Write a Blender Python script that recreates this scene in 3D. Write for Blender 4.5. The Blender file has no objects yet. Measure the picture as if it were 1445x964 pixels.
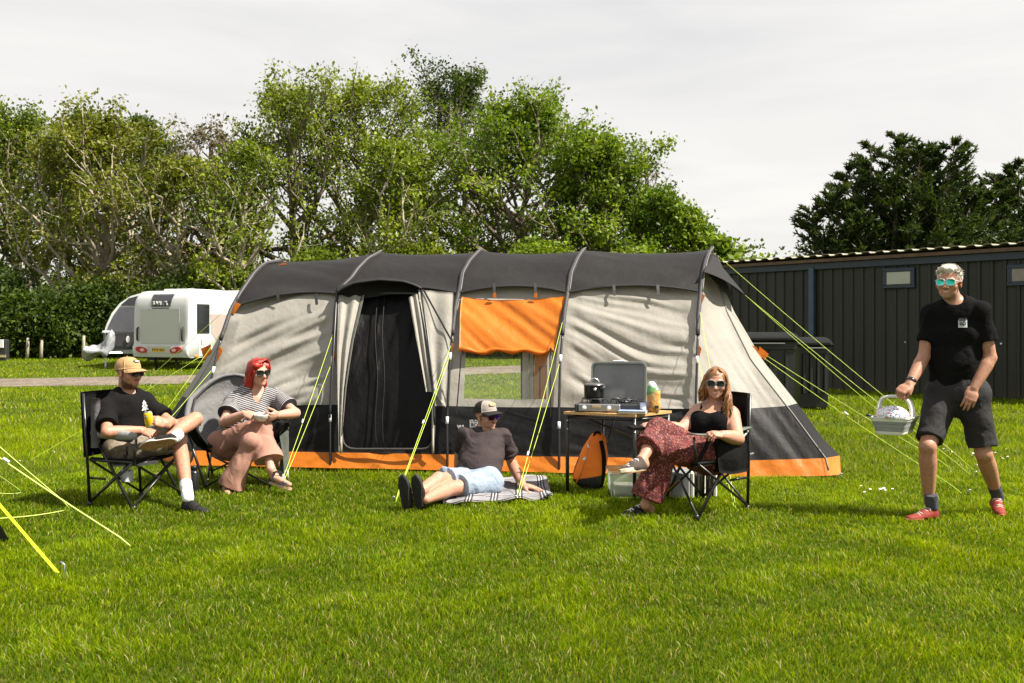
import bpy, math, random
import numpy as np
from mathutils import Vector, Matrix
random.seed(11)
RNG = np.random.default_rng(5)
sc = bpy.context.scene
COL = sc.collection
R = math.radians
# ------------------------------------------------------------------ view geometry (photo is 1445 x 964)
W0, H0, F0, HOR, EYE = 1445.0, 964.0, 1405.0, 464.0, 1.35

def at(px, py, Y):
    return np.array([(px - W0 / 2) / F0 * Y, Y, EYE - (py - HOR) / F0 * Y])

def gp(px, py, z=0.0):
    Y = (EYE - z) * F0 / (py - HOR)
    return np.array([(px - W0 / 2) / F0 * Y, Y, z])

def reach(a, px, py, L, near=True):
    """point on the sight line of a photo pixel at bone length L from joint a"""
    d = at(px, py, 1.0) - np.array([0, 0, EYE]); d = d / np.linalg.norm(d)
    o = np.array([0, 0, EYE]) - a
    b = float(o @ d); c = float(o @ o) - L * L
    q = b * b - c
    t = -b if q < 0 else (-b - math.sqrt(q) if near else -b + math.sqrt(q))
    p = np.array([0, 0, EYE]) + d * t
    if q < 0:
        v = p - a; p = a + v / np.linalg.norm(v) * L
    return p

def nz(v):
    v = np.asarray(v, float); return v / (np.linalg.norm(v) + 1e-12)

def V(*a): return np.array(a, float)
# ------------------------------------------------------------------ noise
def _hash(ix, iy, iz):
    h = (ix * 374761393 + iy * 668265263 + iz * 2147483647 + 12345).astype(np.int64)
    h = (h ^ (h >> 13)) * 1274126177
    h = h & 0x7fffffff
    h = (h ^ (h >> 16)) & 0xffff
    return h / 65535.0

def vnoise(P):
    P = np.asarray(P, float)
    I = np.floor(P).astype(np.int64); f = P - I; f = f * f * (3 - 2 * f)
    out = 0
    for dx in (0, 1):
        for dy in (0, 1):
            for dz in (0, 1):
                w = (f[:, 0] if dx else 1 - f[:, 0]) * (f[:, 1] if dy else 1 - f[:, 1]) * (f[:, 2] if dz else 1 - f[:, 2])
                out = out + w * _hash(I[:, 0] + dx, I[:, 1] + dy, I[:, 2] + dz)
    return out * 2 - 1

def fbm(P, o=3):
    s = 0; a = 1.0; P = np.asarray(P, float)
    for i in range(o):
        s = s + a * vnoise(P + 17.3 * i); a *= .5; P = P * 2.03
    return s / 1.75
# ------------------------------------------------------------------ objects
def link(o, parent=None):
    COL.objects.link(o)
    if parent is not None: o.parent = parent
    return o

def tag(o, label=None, cat=None, group=None, kind=None):
    if label: o['label'] = label
    if cat: o['category'] = cat
    if group: o['group'] = group
    if kind: o['kind'] = kind
    return o

def thing(name, loc, label, cat, group=None):
    o = bpy.data.objects.new(name, None); o.location = tuple(map(float, loc)); o.empty_display_size = .2
    link(o); return tag(o, label, cat, group)

def wloc(p):
    v = np.zeros(3)
    while p is not None:
        v = v + np.array(p.location); p = p.parent
    return v

def mesh_obj(name, verts, faces, mats, parent=None, smooth=True, midx=None, attrs=None, origin=None):
    """faces: (n,3|4) array or list of tuples; verts in WORLD space (moved into the parent's space)"""
    verts = np.asarray(verts, np.float32).reshape(-1, 3)
    if parent is not None: off = wloc(parent)
    elif origin is not None: off = np.asarray(origin, float)
    else: off = np.zeros(3)
    v = verts - off.astype(np.float32)
    me = bpy.data.meshes.new(name)
    if isinstance(faces, np.ndarray):
        n, k = faces.shape
        me.vertices.add(len(v)); me.vertices.foreach_set('co', v.ravel())
        me.loops.add(n * k); me.loops.foreach_set('vertex_index', faces.astype(np.int32).ravel())
        me.polygons.add(n); me.polygons.foreach_set('loop_start', np.arange(0, n * k, k, dtype=np.int32))
        me.update(calc_edges=True)
    else:
        me.from_pydata(v.tolist(), [], faces); me.update()
    if not isinstance(mats, (list, tuple)): mats = [mats]
    for m in mats: me.materials.append(m)
    if midx is not None: me.polygons.foreach_set('material_index', np.asarray(midx, np.int32))
    me.polygons.foreach_set('use_smooth', np.full(len(me.polygons), bool(smooth)))
    for k, a in (attrs or {}).items():
        a = np.asarray(a, np.float32)
        if a.ndim == 1:
            at_ = me.attributes.new(k, 'FLOAT', 'POINT'); at_.data.foreach_set('value', a)
        elif k.startswith('col'):
            at_ = me.attributes.new(k, 'FLOAT_COLOR', 'POINT')
            at_.data.foreach_set('color', np.c_[a, np.ones(len(a), np.float32)].astype(np.float32).ravel())
        else:
            at_ = me.attributes.new(k, 'FLOAT_VECTOR', 'POINT'); at_.data.foreach_set('vector', a.ravel())
    me.validate()
    o = bpy.data.objects.new(name, me)
    if parent is None and origin is not None: o.location = tuple(map(float, off))
    return link(o, parent)

def copy_tree(o, parent=None):
    c = o.copy(); COL.objects.link(c)
    if parent is not None: c.parent = parent
    for ch in list(o.children): copy_tree(ch, c)
    return c

class MB:
    """collects pieces of ONE part"""
    def __init__(s): s.v = []; s.f = []; s.m = []; s.n = 0; s.cur = 0; s.flat = []
    def add(s, v, f):
        v = np.asarray(v, float).reshape(-1, 3)
        s.v.append(v); s.f += [tuple(int(i) + s.n for i in q) for q in f]; s.m += [s.cur] * len(f); s.n += len(v); return s
    def box(s, c, size, rot=None, bev=0.0):
        c = np.asarray(c, float); h = np.asarray(size, float) / 2
        b = min(bev, h.min() * .9)
        if b <= 0:
            pts = np.array([[x, y, z] for x in (-1, 1) for y in (-1, 1) for z in (-1, 1)]) * h
            fs = [(0, 1, 3, 2), (4, 6, 7, 5), (0, 4, 5, 1), (2, 3, 7, 6), (0, 2, 6, 4), (1, 5, 7, 3)]
        else:
            pts = []; idx = {}
            for x in (-1, 1):
                for y in (-1, 1):
                    for z in (-1, 1):
                        for ax in range(3):
                            p = np.array([x, y, z]) * h
                            for k in range(3):
                                if k != ax: p[k] -= (x, y, z)[k] * b
                            idx[(x, y, z, ax)] = len(pts); pts.append(p)
            pts = np.array(pts); fs = []
            for ax in range(3):
                o = [k for k in range(3) if k != ax]
                for sg in (-1, 1):
                    q = []
                    for (u, w) in ((-1, -1), (1, -1), (1, 1), (-1, 1)):
                        t = [0, 0, 0]; t[ax] = sg; t[o[0]] = u; t[o[1]] = w; q.append(idx[(*t, ax)])
                    fs.append(tuple(q))
                for u in (-1, 1):
                    for w in (-1, 1):
                        t0 = [0, 0, 0]; t1 = [0, 0, 0]; t0[ax] = -1; t1[ax] = 1
                        t0[o[0]] = t1[o[0]] = u; t0[o[1]] = t1[o[1]] = w
                        fs.append((idx[(*t0, o[0])], idx[(*t1, o[0])], idx[(*t1, o[1])], idx[(*t0, o[1])]))
            for x in (-1, 1):
                for y in (-1, 1):
                    for z in (-1, 1): fs.append((idx[(x, y, z, 0)], idx[(x, y, z, 1)], idx[(x, y, z, 2)]))
        if rot is not None: pts = pts @ np.asarray(rot).T
        return s.add(pts + c, fs)
    def tube(s, pts, r, n=8, flat=None, cap=True):
        pts = np.asarray(pts, float); m = len(pts)
        rs = np.full(m, r) if np.isscalar(r) else np.asarray(r, float)
        T = np.gradient(pts, axis=0); T /= np.linalg.norm(T, axis=1)[:, None] + 1e-12
        ref = V(0, 0, 1) if abs(T[0][2]) < .9 else V(1, 0, 0)
        a = nz(np.cross(T[0], ref)); vs = []
        for i in range(m):
            a = nz(a - T[i] * (a @ T[i])); b = np.cross(T[i], a)
            for j in range(n):
                t = 2 * math.pi * j / n
                k = 1.0 if flat is None else flat
                vs.append(pts[i] + rs[i] * (math.cos(t) * a + k * math.sin(t) * b))
        fs = [(i * n + j, i * n + (j + 1) % n, (i + 1) * n + (j + 1) % n, (i + 1) * n + j) for i in range(m - 1) for j in range(n)]
        if cap: fs += [tuple(range(n))[::-1], tuple((m - 1) * n + j for j in range(n))]
        return s.add(vs, fs)
    def strap(s, pts, w, t, up):
        """flat band"""
        pts = np.asarray(pts, float); T = np.gradient(pts, axis=0); vs = []
        for p, d in zip(pts, T):
            sd = nz(np.cross(d, up)); nn = nz(np.cross(sd, d))
            for (u, k) in ((-1, -1), (1, -1), (1, 1), (-1, 1)): vs.append(p + sd * u * w / 2 + nn * k * t / 2)
        m = len(pts)
        fs = [(i * 4 + j, i * 4 + (j + 1) % 4, i * 4 + 4 + (j + 1) % 4, i * 4 + 4 + j) for i in range(m - 1) for j in range(4)]
        fs += [(3, 2, 1, 0), tuple((m - 1) * 4 + j for j in range(4))]
        return s.add(vs, fs)
    def lathe(s, c, prof, n=24, rot=None, cap=True):
        vs = []
        for (r, z) in prof:
            for j in range(n):
                t = 2 * math.pi * j / n; vs.append((r * math.cos(t), r * math.sin(t), z))
        vs = np.array(vs); m = len(prof)
        if rot is not None: vs = vs @ np.asarray(rot).T
        fs = [(i * n + j, i * n + (j + 1) % n, (i + 1) * n + (j + 1) % n, (i + 1) * n + j) for i in range(m - 1) for j in range(n)]
        if cap: fs += [tuple(range(n))[::-1], tuple((m - 1) * n + j for j in range(n))]
        return s.add(vs + np.asarray(c, float), fs)
    def prism(s, poly, axis_vec, frame=None):
        """poly (n,3) world points extruded by axis_vec"""
        p = np.asarray(poly, float); n = len(p)
        vs = np.r_[p, p + np.asarray(axis_vec, float)]
        fs = [tuple(range(n))[::-1], tuple(range(n, 2 * n))] + [(i, (i + 1) % n, n + (i + 1) % n, n + i) for i in range(n)]
        return s.add(vs, fs)
    def grid(s, G, thick=0.0, closed_u=False):
        """G (a,b,3) sheet; thick makes a slab"""
        G = np.asarray(G, float); a, b = G.shape[:2]
        fs = [(i * b + j, i * b + j + 1, (i + 1) * b + j + 1, (i + 1) * b + j) for i in range(a - 1) for j in range(b - 1)]
        if thick == 0: return s.add(G.reshape(-1, 3), fs)
        N = np.cross(np.gradient(G, axis=0), np.gradient(G, axis=1)); N /= np.linalg.norm(N, axis=2)[..., None] + 1e-12
        G2 = G - N * thick; k = a * b
        vs = np.r_[G.reshape(-1, 3), G2.reshape(-1, 3)]
        f2 = [tuple(x + k for x in q[::-1]) for q in fs]
        e = [(i * b, (i + 1) * b) for i in range(a - 1)] + [((i + 1) * b + b - 1, i * b + b - 1) for i in range(a - 1)]
        e += [(j + 1, j) for j in range(b - 1)] + [((a - 1) * b + j, (a - 1) * b + j + 1) for j in range(b - 1)]
        return s.add(vs, fs + f2 + [(q, p, p + k, q + k) for p, q in e])
    def build(s, name, mats, parent=None, smooth=False, attrs=None, origin=None):
        if not isinstance(mats, (list, tuple)): mats = [mats]
        return mesh_obj(name, np.concatenate(s.v), s.f, mats, parent, smooth, s.m if len(mats) > 1 else None, attrs, origin)

def autosmooth(o, ang=40):
    me = o.data
    me.polygons.foreach_set('use_smooth', np.ones(len(me.polygons), bool))
    try: me.set_sharp_from_angle(angle=R(ang))
    except Exception: pass
    return o

def rotz(a): c, s = math.cos(a), math.sin(a); return np.array([[c, -s, 0], [s, c, 0], [0, 0, 1.0]])
def frame3(y, z):
    """columns x,y,z with y forward and z roughly up"""
    y = nz(y); x = nz(np.cross(y, z)); z = np.cross(x, y); return np.stack([x, y, z], 1)

def resample(pts, n):
    pts = np.asarray(pts, float); d = np.r_[0, np.cumsum(np.linalg.norm(np.diff(pts, axis=0), axis=1))]
    t = np.linspace(0, d[-1], n); return np.stack([np.interp(t, d, pts[:, k]) for k in range(pts.shape[1])], 1)

def smoothcurve(pts, n, it=3):
    p = resample(pts, n)
    for _ in range(it):
        p[1:-1] = (p[:-2] + 2 * p[1:-1] + p[2:]) / 4
    return p

def text_obj(body, size, origin, xdir, updir, mat, parent, name='lettering', depth=.002, align='CENTER', bold=0.0, space=1.0):
    cu = bpy.data.curves.new('txt', 'FONT'); cu.body = body; cu.size = size; cu.extrude = depth; cu.align_x = align; cu.align_y = 'CENTER'
    cu.offset = bold; cu.space_character = space; cu.resolution_u = 2
    t = bpy.data.objects.new('txt', cu)
    me = bpy.data.meshes.new_from_object(t)
    n = len(me.vertices); co = np.zeros(n * 3, np.float32); me.vertices.foreach_get('co', co); co = co.reshape(-1, 3)
    x = nz(xdir); z = nz(np.cross(x, updir)); y = np.cross(z, x)
    w = np.asarray(origin, float) + co[:, :1] * x + co[:, 1:2] * y + co[:, 2:3] * z
    fs = [tuple(p.vertices) for p in me.polygons]
    bpy.data.objects.remove(t); bpy.data.curves.remove(cu)
    return mesh_obj(name, w, fs, mat, parent, False)
# ------------------------------------------------------------------ materials
class NT:
    def __init__(s, name):
        s.m = bpy.data.materials.new(name); s.m.use_nodes = True; s.t = s.m.node_tree; s.t.nodes.clear()
        s.out = s.n('ShaderNodeOutputMaterial'); s.b = s.n('ShaderNodeBsdfPrincipled'); s.l(s.b, 0, s.out, 0)
    def n(s, ty, **kw):
        x = s.t.nodes.new(ty)
        for k, v in kw.items(): setattr(x, k, v)
        return x
    def l(s, a, i, b, j): s.t.links.new(a.outputs[i], b.inputs[j])
    def coord(s, which='Object'):
        c = s.n('ShaderNodeTexCoord'); return c, which
    def noise(s, scale, detail=3, rough=.5, src=None, stretch=None):
        x = s.n('ShaderNodeTexNoise'); x.inputs['Scale'].default_value = scale; x.inputs['Detail'].default_value = detail; x.inputs['Roughness'].default_value = rough
        c = src or s.coord()
        if stretch:
            mp = s.n('ShaderNodeMapping'); mp.inputs['Scale'].default_value = stretch[:3]
            if len(stretch) > 3: mp.inputs['Rotation'].default_value = stretch[3:]
            s.l(c[0], c[1], mp, 0); s.l(mp, 0, x, 'Vector')
        else: s.l(c[0], c[1], x, 'Vector')
        return x
    def ramp(s, src, i, stops):
        r = s.n('ShaderNodeValToRGB'); e = r.color_ramp.elements
        while len(e) < len(stops): e.new(.5)
        for k, (p, c) in enumerate(stops): e[k].position = p; e[k].color = (*c, 1) if len(c) == 3 else c
        s.l(src, i, r, 0); return r
    def mix(s, fac, a, b, mode='MIX'):
        x = s.n('ShaderNodeMix', data_type='RGBA', blend_type=mode)
        for sock, v in ((0, fac), (6, a), (7, b)):
            if isinstance(v, tuple) and len(v) == 2 and hasattr(v[0], 'outputs'): s.l(v[0], v[1], x, sock)
            elif hasattr(v, 'outputs'): s.l(v, 0, x, sock)
            elif sock == 0: x.inputs[0].default_value = v
            else: x.inputs[sock].default_value = (*v, 1)
        return (x, 2)
    def math(s, op, a, b=None):
        x = s.n('ShaderNodeMath', operation=op)
        for k, v in ((0, a), (1, b)):
            if v is None: continue
            if isinstance(v, tuple): s.l(v[0], v[1], x, k)
            elif hasattr(v, 'outputs'): s.l(v, 0, x, k)
            else: x.inputs[k].default_value = v
        return x
    def col(s, v):
        if isinstance(v, tuple) and len(v) == 2 and hasattr(v[0], 'outputs'): s.l(v[0], v[1], s.b, 'Base Color')
        elif hasattr(v, 'outputs'): s.l(v, 0, s.b, 'Base Color')
        else: s.b.inputs['Base Color'].default_value = (*v, 1)
        return s
    def set(s, **kw):
        for k, v in kw.items():
            s.b.inputs[k.replace('_', ' ')].default_value = v
        return s
    def bump(s, src, i, strength, dist, prev=None):
        b = s.n('ShaderNodeBump'); b.inputs['Strength'].default_value = strength; b.inputs['Distance'].default_value = dist
        s.l(src, i, b, 'Height')
        if prev is not None: s.l(prev, 0, b, 'Normal')
        s.l(b, 0, s.b, 'Normal'); return b
    def attr(s, name):
        a = s.n('ShaderNodeAttribute'); a.attribute_name = name; return a

def plain(name, c, rough=.6, var=.12, vscale=6, bump=0, bscale=40, metal=0, spec=.5, **kw):
    t = NT(name); n = t.noise(vscale, 4, .6)
    lo = tuple(x * (1 - var) for x in c); hi = tuple(min(1, x * (1 + var)) for x in c)
    t.col(t.ramp(n, 0, [(.3, lo), (.7, hi)])); t.set(Roughness=rough, Metallic=metal)
    t.b.inputs['Specular IOR Level'].default_value = spec
    if bump: t.bump(t.noise(bscale, 3), 0, bump, .01)
    for k, v in kw.items(): t.b.inputs[k.replace('_', ' ')].default_value = v
    return t.m

def fabric(name, c, rough=.8, wr=.35, wscale=5, stretch=(1, 1, 1), weave=400, var=.1, trans=0.0, spec=.3, sheen=0.0, tcol=None):
    """cloth: crease bump in two scales, weave, faint tone variation, optional light passing through"""
    t = NT(name)
    n = t.noise(3, 4, .6)
    lo = tuple(x * (1 - var) for x in c); hi = tuple(min(1, x * (1 + var)) for x in c)
    cr = t.ramp(n, 0, [(.3, lo), (.7, hi)]); t.col(cr); t.set(Roughness=rough)
    t.b.inputs['Specular IOR Level'].default_value = spec
    if sheen: t.b.inputs['Sheen Weight'].default_value = sheen
    b1 = t.bump(t.noise(wscale, 4, .55, stretch=stretch), 0, wr, .04)
    b1 = t.bump(t.noise(wscale * 4.3, 5, .6, stretch=(1, 1, .35, .2, .6, .3)), 0, wr * .7, .012, b1)
    b2 = t.bump(t.noise(weave, 2), 0, .15, .001, b1)
    if trans:
        tr = t.n('ShaderNodeBsdfTranslucent'); t.l(b2, 0, tr, 'Normal')
        if tcol: tr.inputs[0].default_value = (*tcol, 1)
        else: t.l(cr, 0, tr, 0)
        ms = t.n('ShaderNodeMixShader'); ms.inputs[0].default_value = trans
        t.l(t.b, 0, ms, 1); t.l(tr, 0, ms, 2); t.l(ms, 0, t.out, 0)
    return t.m
# ------------------------------------------------------------------ camera, world, sun
cam = bpy.data.cameras.new('camera'); co = bpy.data.objects.new('camera', cam); COL.objects.link(co)
cam.sensor_width = 36; cam.lens = 36 * F0 / W0
cam.shift_y = -(H0 / 2 - HOR) / W0
co.location = (0, 0, EYE); co.rotation_euler = (R(90), 0, 0); cam.clip_end = 2000; cam.clip_start = .05
cam.dof.use_dof = True; cam.dof.focus_distance = 8.2; cam.dof.aperture_fstop = 7.0
sc.camera = co
SUN_EL, SUN_BACK = R(52), R(-15)          # from the right, a touch from behind
to_sun = V(math.cos(SUN_EL) * math.cos(SUN_BACK), math.cos(SUN_EL) * math.sin(SUN_BACK), math.sin(SUN_EL))
w = bpy.data.worlds.new('World'); sc.world = w; w.use_nodes = True
nt = w.node_tree; nt.nodes.clear()
def wn(ty, **kw):
    x = nt.nodes.new(ty)
    for k, v in kw.items(): setattr(x, k, v)
    return x
wo = wn('ShaderNodeOutputWorld'); bg = wn('ShaderNodeBackground'); bg.inputs[1].default_value = .1
sky = wn('ShaderNodeTexSky', sky_type='NISHITA', sun_disc=False, sun_elevation=SUN_EL, sun_rotation=R(90) - SUN_BACK)
tc = wn('ShaderNodeTexCoord'); sp = wn('ShaderNodeSeparateXYZ'); nt.links.new(tc.outputs['Generated'], sp.inputs[0])
hz = wn('ShaderNodeValToRGB'); e = hz.color_ramp.elements
for k, (p, c) in enumerate([(0, (.40, .386, .366)), (.10, (.418, .405, .388)), (.3, (.40, .392, .38)), (.55, (.385, .383, .38)), (1, (.34, .345, .355))]):
    if k > 1: e.new(p)
    e[k].position = p; e[k].color = (*c, 1)
nt.links.new(sp.outputs[2], hz.inputs[0])
mp = wn('ShaderNodeMapping'); mp.inputs['Scale'].default_value = (1.6, 1.6, 9); mp.inputs['Rotation'].default_value = (.05, .12, .4)
nt.links.new(tc.outputs['Generated'], mp.inputs[0])
nz1 = wn('ShaderNodeTexNoise'); nz1.inputs['Scale'].default_value = 1.5; nz1.inputs['Detail'].default_value = 6; nz1.inputs['Roughness'].default_value = .55; nz1.inputs['Distortion'].default_value = .6
nt.links.new(mp.outputs[0], nz1.inputs['Vector'])
cr = wn('ShaderNodeValToRGB'); e = cr.color_ramp.elements
e[0].position = .3; e[0].color = (.88, .885, .905, 1); e[1].position = .66; e[1].color = (1.06, 1.055, 1.045, 1)
nt.links.new(nz1.outputs[0], cr.inputs[0])
ml = wn('ShaderNodeMix', data_type='RGBA', blend_type='MULTIPLY'); ml.inputs[0].default_value = 1
nt.links.new(hz.outputs[0], ml.inputs[6]); nt.links.new(cr.outputs[0], ml.inputs[7])
sca = wn('ShaderNodeMix', data_type='RGBA', blend_type='MULTIPLY'); sca.inputs[0].default_value = 1
nt.links.new(ml.outputs[2], sca.inputs[6]); sca.inputs[7].default_value = (10, 10, 10, 1)
mx = wn('ShaderNodeMix', data_type='RGBA'); mx.inputs[0].default_value = .96
nt.links.new(sky.outputs[0], mx.inputs[6]); nt.links.new(sca.outputs[2], mx.inputs[7])
nt.links.new(mx.outputs[2], bg.inputs[0]); nt.links.new(bg.outputs[0], wo.inputs[0])
sl = bpy.data.lights.new('sun', 'SUN'); sl.energy = 5.0; sl.angle = R(1.2); sl.color = (1, .93, .82)
so = bpy.data.objects.new('sun', sl); COL.objects.link(so); so.location = (20, 0, 30)
so.rotation_euler = Vector(tuple(to_sun)).to_track_quat('Z', 'Y').to_euler()
sc.view_settings.view_transform = 'Standard'; sc.view_settings.look = 'None'; sc.view_settings.exposure = 1.2; sc.view_settings.gamma = 1
sc.view_settings.use_curve_mapping = False
sc.render.engine = 'CYCLES'
try:
    sc.cycles.max_bounces = 8; sc.cycles.transparent_max_bounces = 16; sc.cycles.use_denoising = True
    sc.cycles.diffuse_bounces = 4; sc.cycles.transmission_bounces = 6; sc.cycles.glossy_bounces = 3
    sc.cycles.caustics_reflective = False; sc.cycles.caustics_refractive = False; sc.cycles.sample_clamp_indirect = 6
except Exception: pass
# ------------------------------------------------------------------ lawn
def lawn_mat():
    t = NT('lawn')
    c = t.coord('Object')
    big = t.noise(.28, 4, .6, c); mid = t.noise(2.2, 5, .65, c); fine = t.noise(55, 4, .7, c)
    a = t.ramp(big, 0, [(.3, (.06, .085, .004)), (.7, (.10, .125, .007))])
    b = t.ramp(mid, 0, [(.3, (.045, .065, .004)), (.62, (.10, .125, .008)), (.8, (.17, .14, .05))])
    f = t.ramp(fine, 0, [(.3, (.45, .45, .4)), (.7, (1.25, 1.25, 1.2))])
    m1 = t.mix(.5, a, b); m2 = t.mix(1.0, m1, f, 'MULTIPLY')
    t.col(m2); t.set(Roughness=.85); t.b.inputs['Specular IOR Level'].default_value = .15
    t.bump(fine, 0, .9, .03)
    return t.m
g = MB(); n = 40
xs = np.r_[-400, -120, np.linspace(-40, 40, 41), 120, 400]; ys = np.r_[-30, -5, np.linspace(0, 60, 31), 120, 600]
G = np.array([[[x, y, 0] for y in ys] for x in xs]); g.grid(G)
o = g.build('grass_field', lawn_mat(), smooth=True); tag(o, kind='structure')
# gravel path
path_c = np.array([[-60, 17.5], [-30, 21.5], [-12.7, 24.7], [-9.6, 25.6], [-4, 29.5], [-.5, 32.4], [5, 38], [14, 46]])
pc = smoothcurve(path_c, 60, 6); T = np.gradient(pc, axis=0); T /= np.linalg.norm(T, axis=1)[:, None]; Nn = np.c_[-T[:, 1], T[:, 0]]
wv = 2.15 + .22 * vnoise(np.c_[pc * .9, pc[:, 0] * 0]); wv2 = 2.15 + .22 * vnoise(np.c_[pc * .8 + 9, pc[:, 0] * 0])
L_, R_ = pc + Nn * wv[:, None], pc - Nn * wv2[:, None]
G = np.array([[np.r_[a * (1 - s) + b * s, .012] for s in np.linspace(0, 1, 5)] for a, b in zip(L_, R_)])
t = NT('gravel'); n1 = t.noise(7, 6, .75); n2 = t.noise(.9, 4, .6); n3 = t.noise(45, 2)
a = t.ramp(n1, 0, [(.34, (.06, .046, .034)), (.5, (.155, .125, .097)), (.68, (.27, .235, .19))])
b = t.ramp(n2, 0, [(.35, (.75, .72, .66)), (.65, (1.1, 1.08, 1.05))])
t.col(t.mix(1, a, b, 'MULTIPLY')); t.set(Roughness=.95); t.bump(n3, 0, .6, .02)
o = MB().grid(G[::-1]).build('gravel_path', t.m); tag(o, kind='structure')

TENT_FOOT = np.array([[-3.35, 9.66], [1.6, 9.0], [3.0, 9.0], [3.3, 12.0], [-3.2, 13.0], [-3.9, 12.6]])
BLANKET = [gp(601, 714)[:2], gp(779, 711)[:2], gp(769, 674)[:2], gp(625, 684)[:2]]
def inpoly(P, poly):
    poly = np.asarray(poly, float); x, y = P[:, 0], P[:, 1]; ins = np.zeros(len(P), bool); j = len(poly) - 1
    for i in range(len(poly)):
        xi, yi = poly[i]; xj, yj = poly[j]
        c = ((yi > y) != (yj > y)) & (x < (xj - xi) * (y - yi) / (yj - yi + 1e-12) + xi); ins ^= c; j = i
    return ins

def scatter(y0, y1, dens, mx=2.2):
    hw0, hw1 = .56 * y0 + mx, .56 * y1 + mx
    A = (hw0 + hw1) * (y1 - y0); n = int(A * dens)
    y = y0 + (y1 - y0) * RNG.random(n); x = (RNG.random(n) * 2 - 1) * (.56 * y1 + mx)
    k = np.abs(x) < .56 * y + mx; return np.c_[x[k], y[k]]

def blades(P, hmean, wmean, seg):
    n = len(P); P3 = np.c_[P, np.zeros(n)]
    clump = fbm(P3 * V(3.1, 3.1, 1), 3); patch = fbm(P3 * V(.55, .55, 1) + 40, 3); tuft = vnoise(P3 * V(9, 9, 1) + 7)
    h = hmean * (.6 + .75 * RNG.random(n)) * (1 + .42 * clump + .25 * tuft + .25 * patch)
    w_ = wmean * (.6 + .8 * RNG.random(n))
    a = RNG.random(n) * 6.283
    lean = (.25 + .75 * RNG.random(n)) * h * .85
    wdx = vnoise(P3 * V(2.2, 2.2, 1) + 3) * .25; wdy = vnoise(P3 * V(2.2, 2.2, 1) + 11) * .25
    lx = np.cos(a) * lean + wdx * h; ly = np.sin(a) * lean + wdy * h
    b = RNG.random(n) * 6.283
    sx, sy = np.cos(b) * w_ / 2, np.sin(b) * w_ / 2
    base = P3
    v0 = base + np.c_[-sx, -sy, -.004 * np.ones(n)]; v1 = base + np.c_[sx, sy, -.004 * np.ones(n)]
    tip = base + np.c_[lx, ly, h]
    r = RNG.random(n)
    c0 = np.array([.080, .155, .001]); c1 = np.array([.262, .372, .001]); c2 = np.array([.56, .54, .03])
    mixv = np.clip(.48 + .6 * clump + .75 * patch + .75 * (r - .5), 0, 1)[:, None]
    col = c0 * (1 - mixv) + c1 * mixv
    k2 = np.clip((r - .76) * 4, 0, 1)[:, None] * (.45 + .4 * np.clip(patch, 0, 1))[:, None]; col = col * (1 - k2) + c2 * k2  # pale yellow blades, their share raised to stand in for glints
    straw = RNG.random(n) < .028 + .06 * np.clip(-patch - .1, 0, 1) + .03 * (tuft > .5); col[straw] = np.array([.55, .47, .24]) * (.6 + .5 * RNG.random(straw.sum()))[:, None]
    if seg == 2:
        m = base + np.c_[lx * .36, ly * .36, h * .62]
        m0 = m + np.c_[-sx * .75, -sy * .75, np.zeros(n)]; m1 = m + np.c_[sx * .75, sy * .75, np.zeros(n)]
        v = np.stack([v0, v1, m0, m1, tip], 1).reshape(-1, 3); i = np.arange(n)[:, None] * 5
        f = np.concatenate([i + [[0, 1, 3]], i + [[0, 3, 2]], i + [[2, 3, 4]]]); cc = np.repeat(col, 5, 0)
        cc = cc.reshape(n, 5, 3) * np.array([.42, .42, .95, .95, 1.45])[None, :, None]  # shade at the base and highlight at the tip put into the colour
    else:
        v = np.stack([v0, v1, tip], 1).reshape(-1, 3); i = np.arange(n)[:, None] * 3; f = i + [[0, 1, 2]]
        cc = np.repeat(col, 3, 0).reshape(n, 3, 3) * np.array([.65, .65, 1.15])[None, :, None]  # far blades: same base shade and tip highlight in the colour, weaker
    return v, f, cc.reshape(-1, 3)

def keep(P, path=False):
    k = ~inpoly(P, TENT_FOOT) & ~inpoly(P, BLANKET)
    if path:
        d = np.min(np.abs(P[:, None, :] - pc[None, ::1, :]).sum(2) * 0 + np.linalg.norm(P[:, None, :] - pc[None], axis=2), axis=1)
        k &= d > 2.15
    return P[k]
Vs, Fs, Cs, off = [], [], [], 0
for (y0, y1, den, hm, wm, sg) in ((2.9, 4.6, 13000, .036, .0034, 2), (4.6, 6.4, 9500, .036, .0040, 2), (6.4, 9.2, 5600, .036, .0052, 2),
                                  (9.2, 14, 1500, .045, .010, 1), (14, 23, 420, .05, .020, 1), (23, 48, 75, .06, .04, 1)):
    P = keep(scatter(y0, y1, den), y0 > 14)
    v, f, c = blades(P, hm, wm, sg)
    Vs.append(v); Fs.append(f + off); Cs.append(c); off += len(v)
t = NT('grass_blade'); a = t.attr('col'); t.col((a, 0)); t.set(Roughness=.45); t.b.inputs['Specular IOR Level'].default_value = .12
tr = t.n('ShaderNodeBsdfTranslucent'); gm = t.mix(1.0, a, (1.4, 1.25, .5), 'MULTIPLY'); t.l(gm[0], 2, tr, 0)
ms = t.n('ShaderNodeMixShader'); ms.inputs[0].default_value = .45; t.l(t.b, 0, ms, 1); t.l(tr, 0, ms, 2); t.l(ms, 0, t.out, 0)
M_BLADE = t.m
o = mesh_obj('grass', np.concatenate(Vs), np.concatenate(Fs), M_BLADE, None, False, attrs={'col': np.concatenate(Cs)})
tag(o, 'short bright green lawn grass with some straw blades, shaded bases and bright tips coloured in', kind='stuff')
del Vs, Fs, Cs
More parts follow.
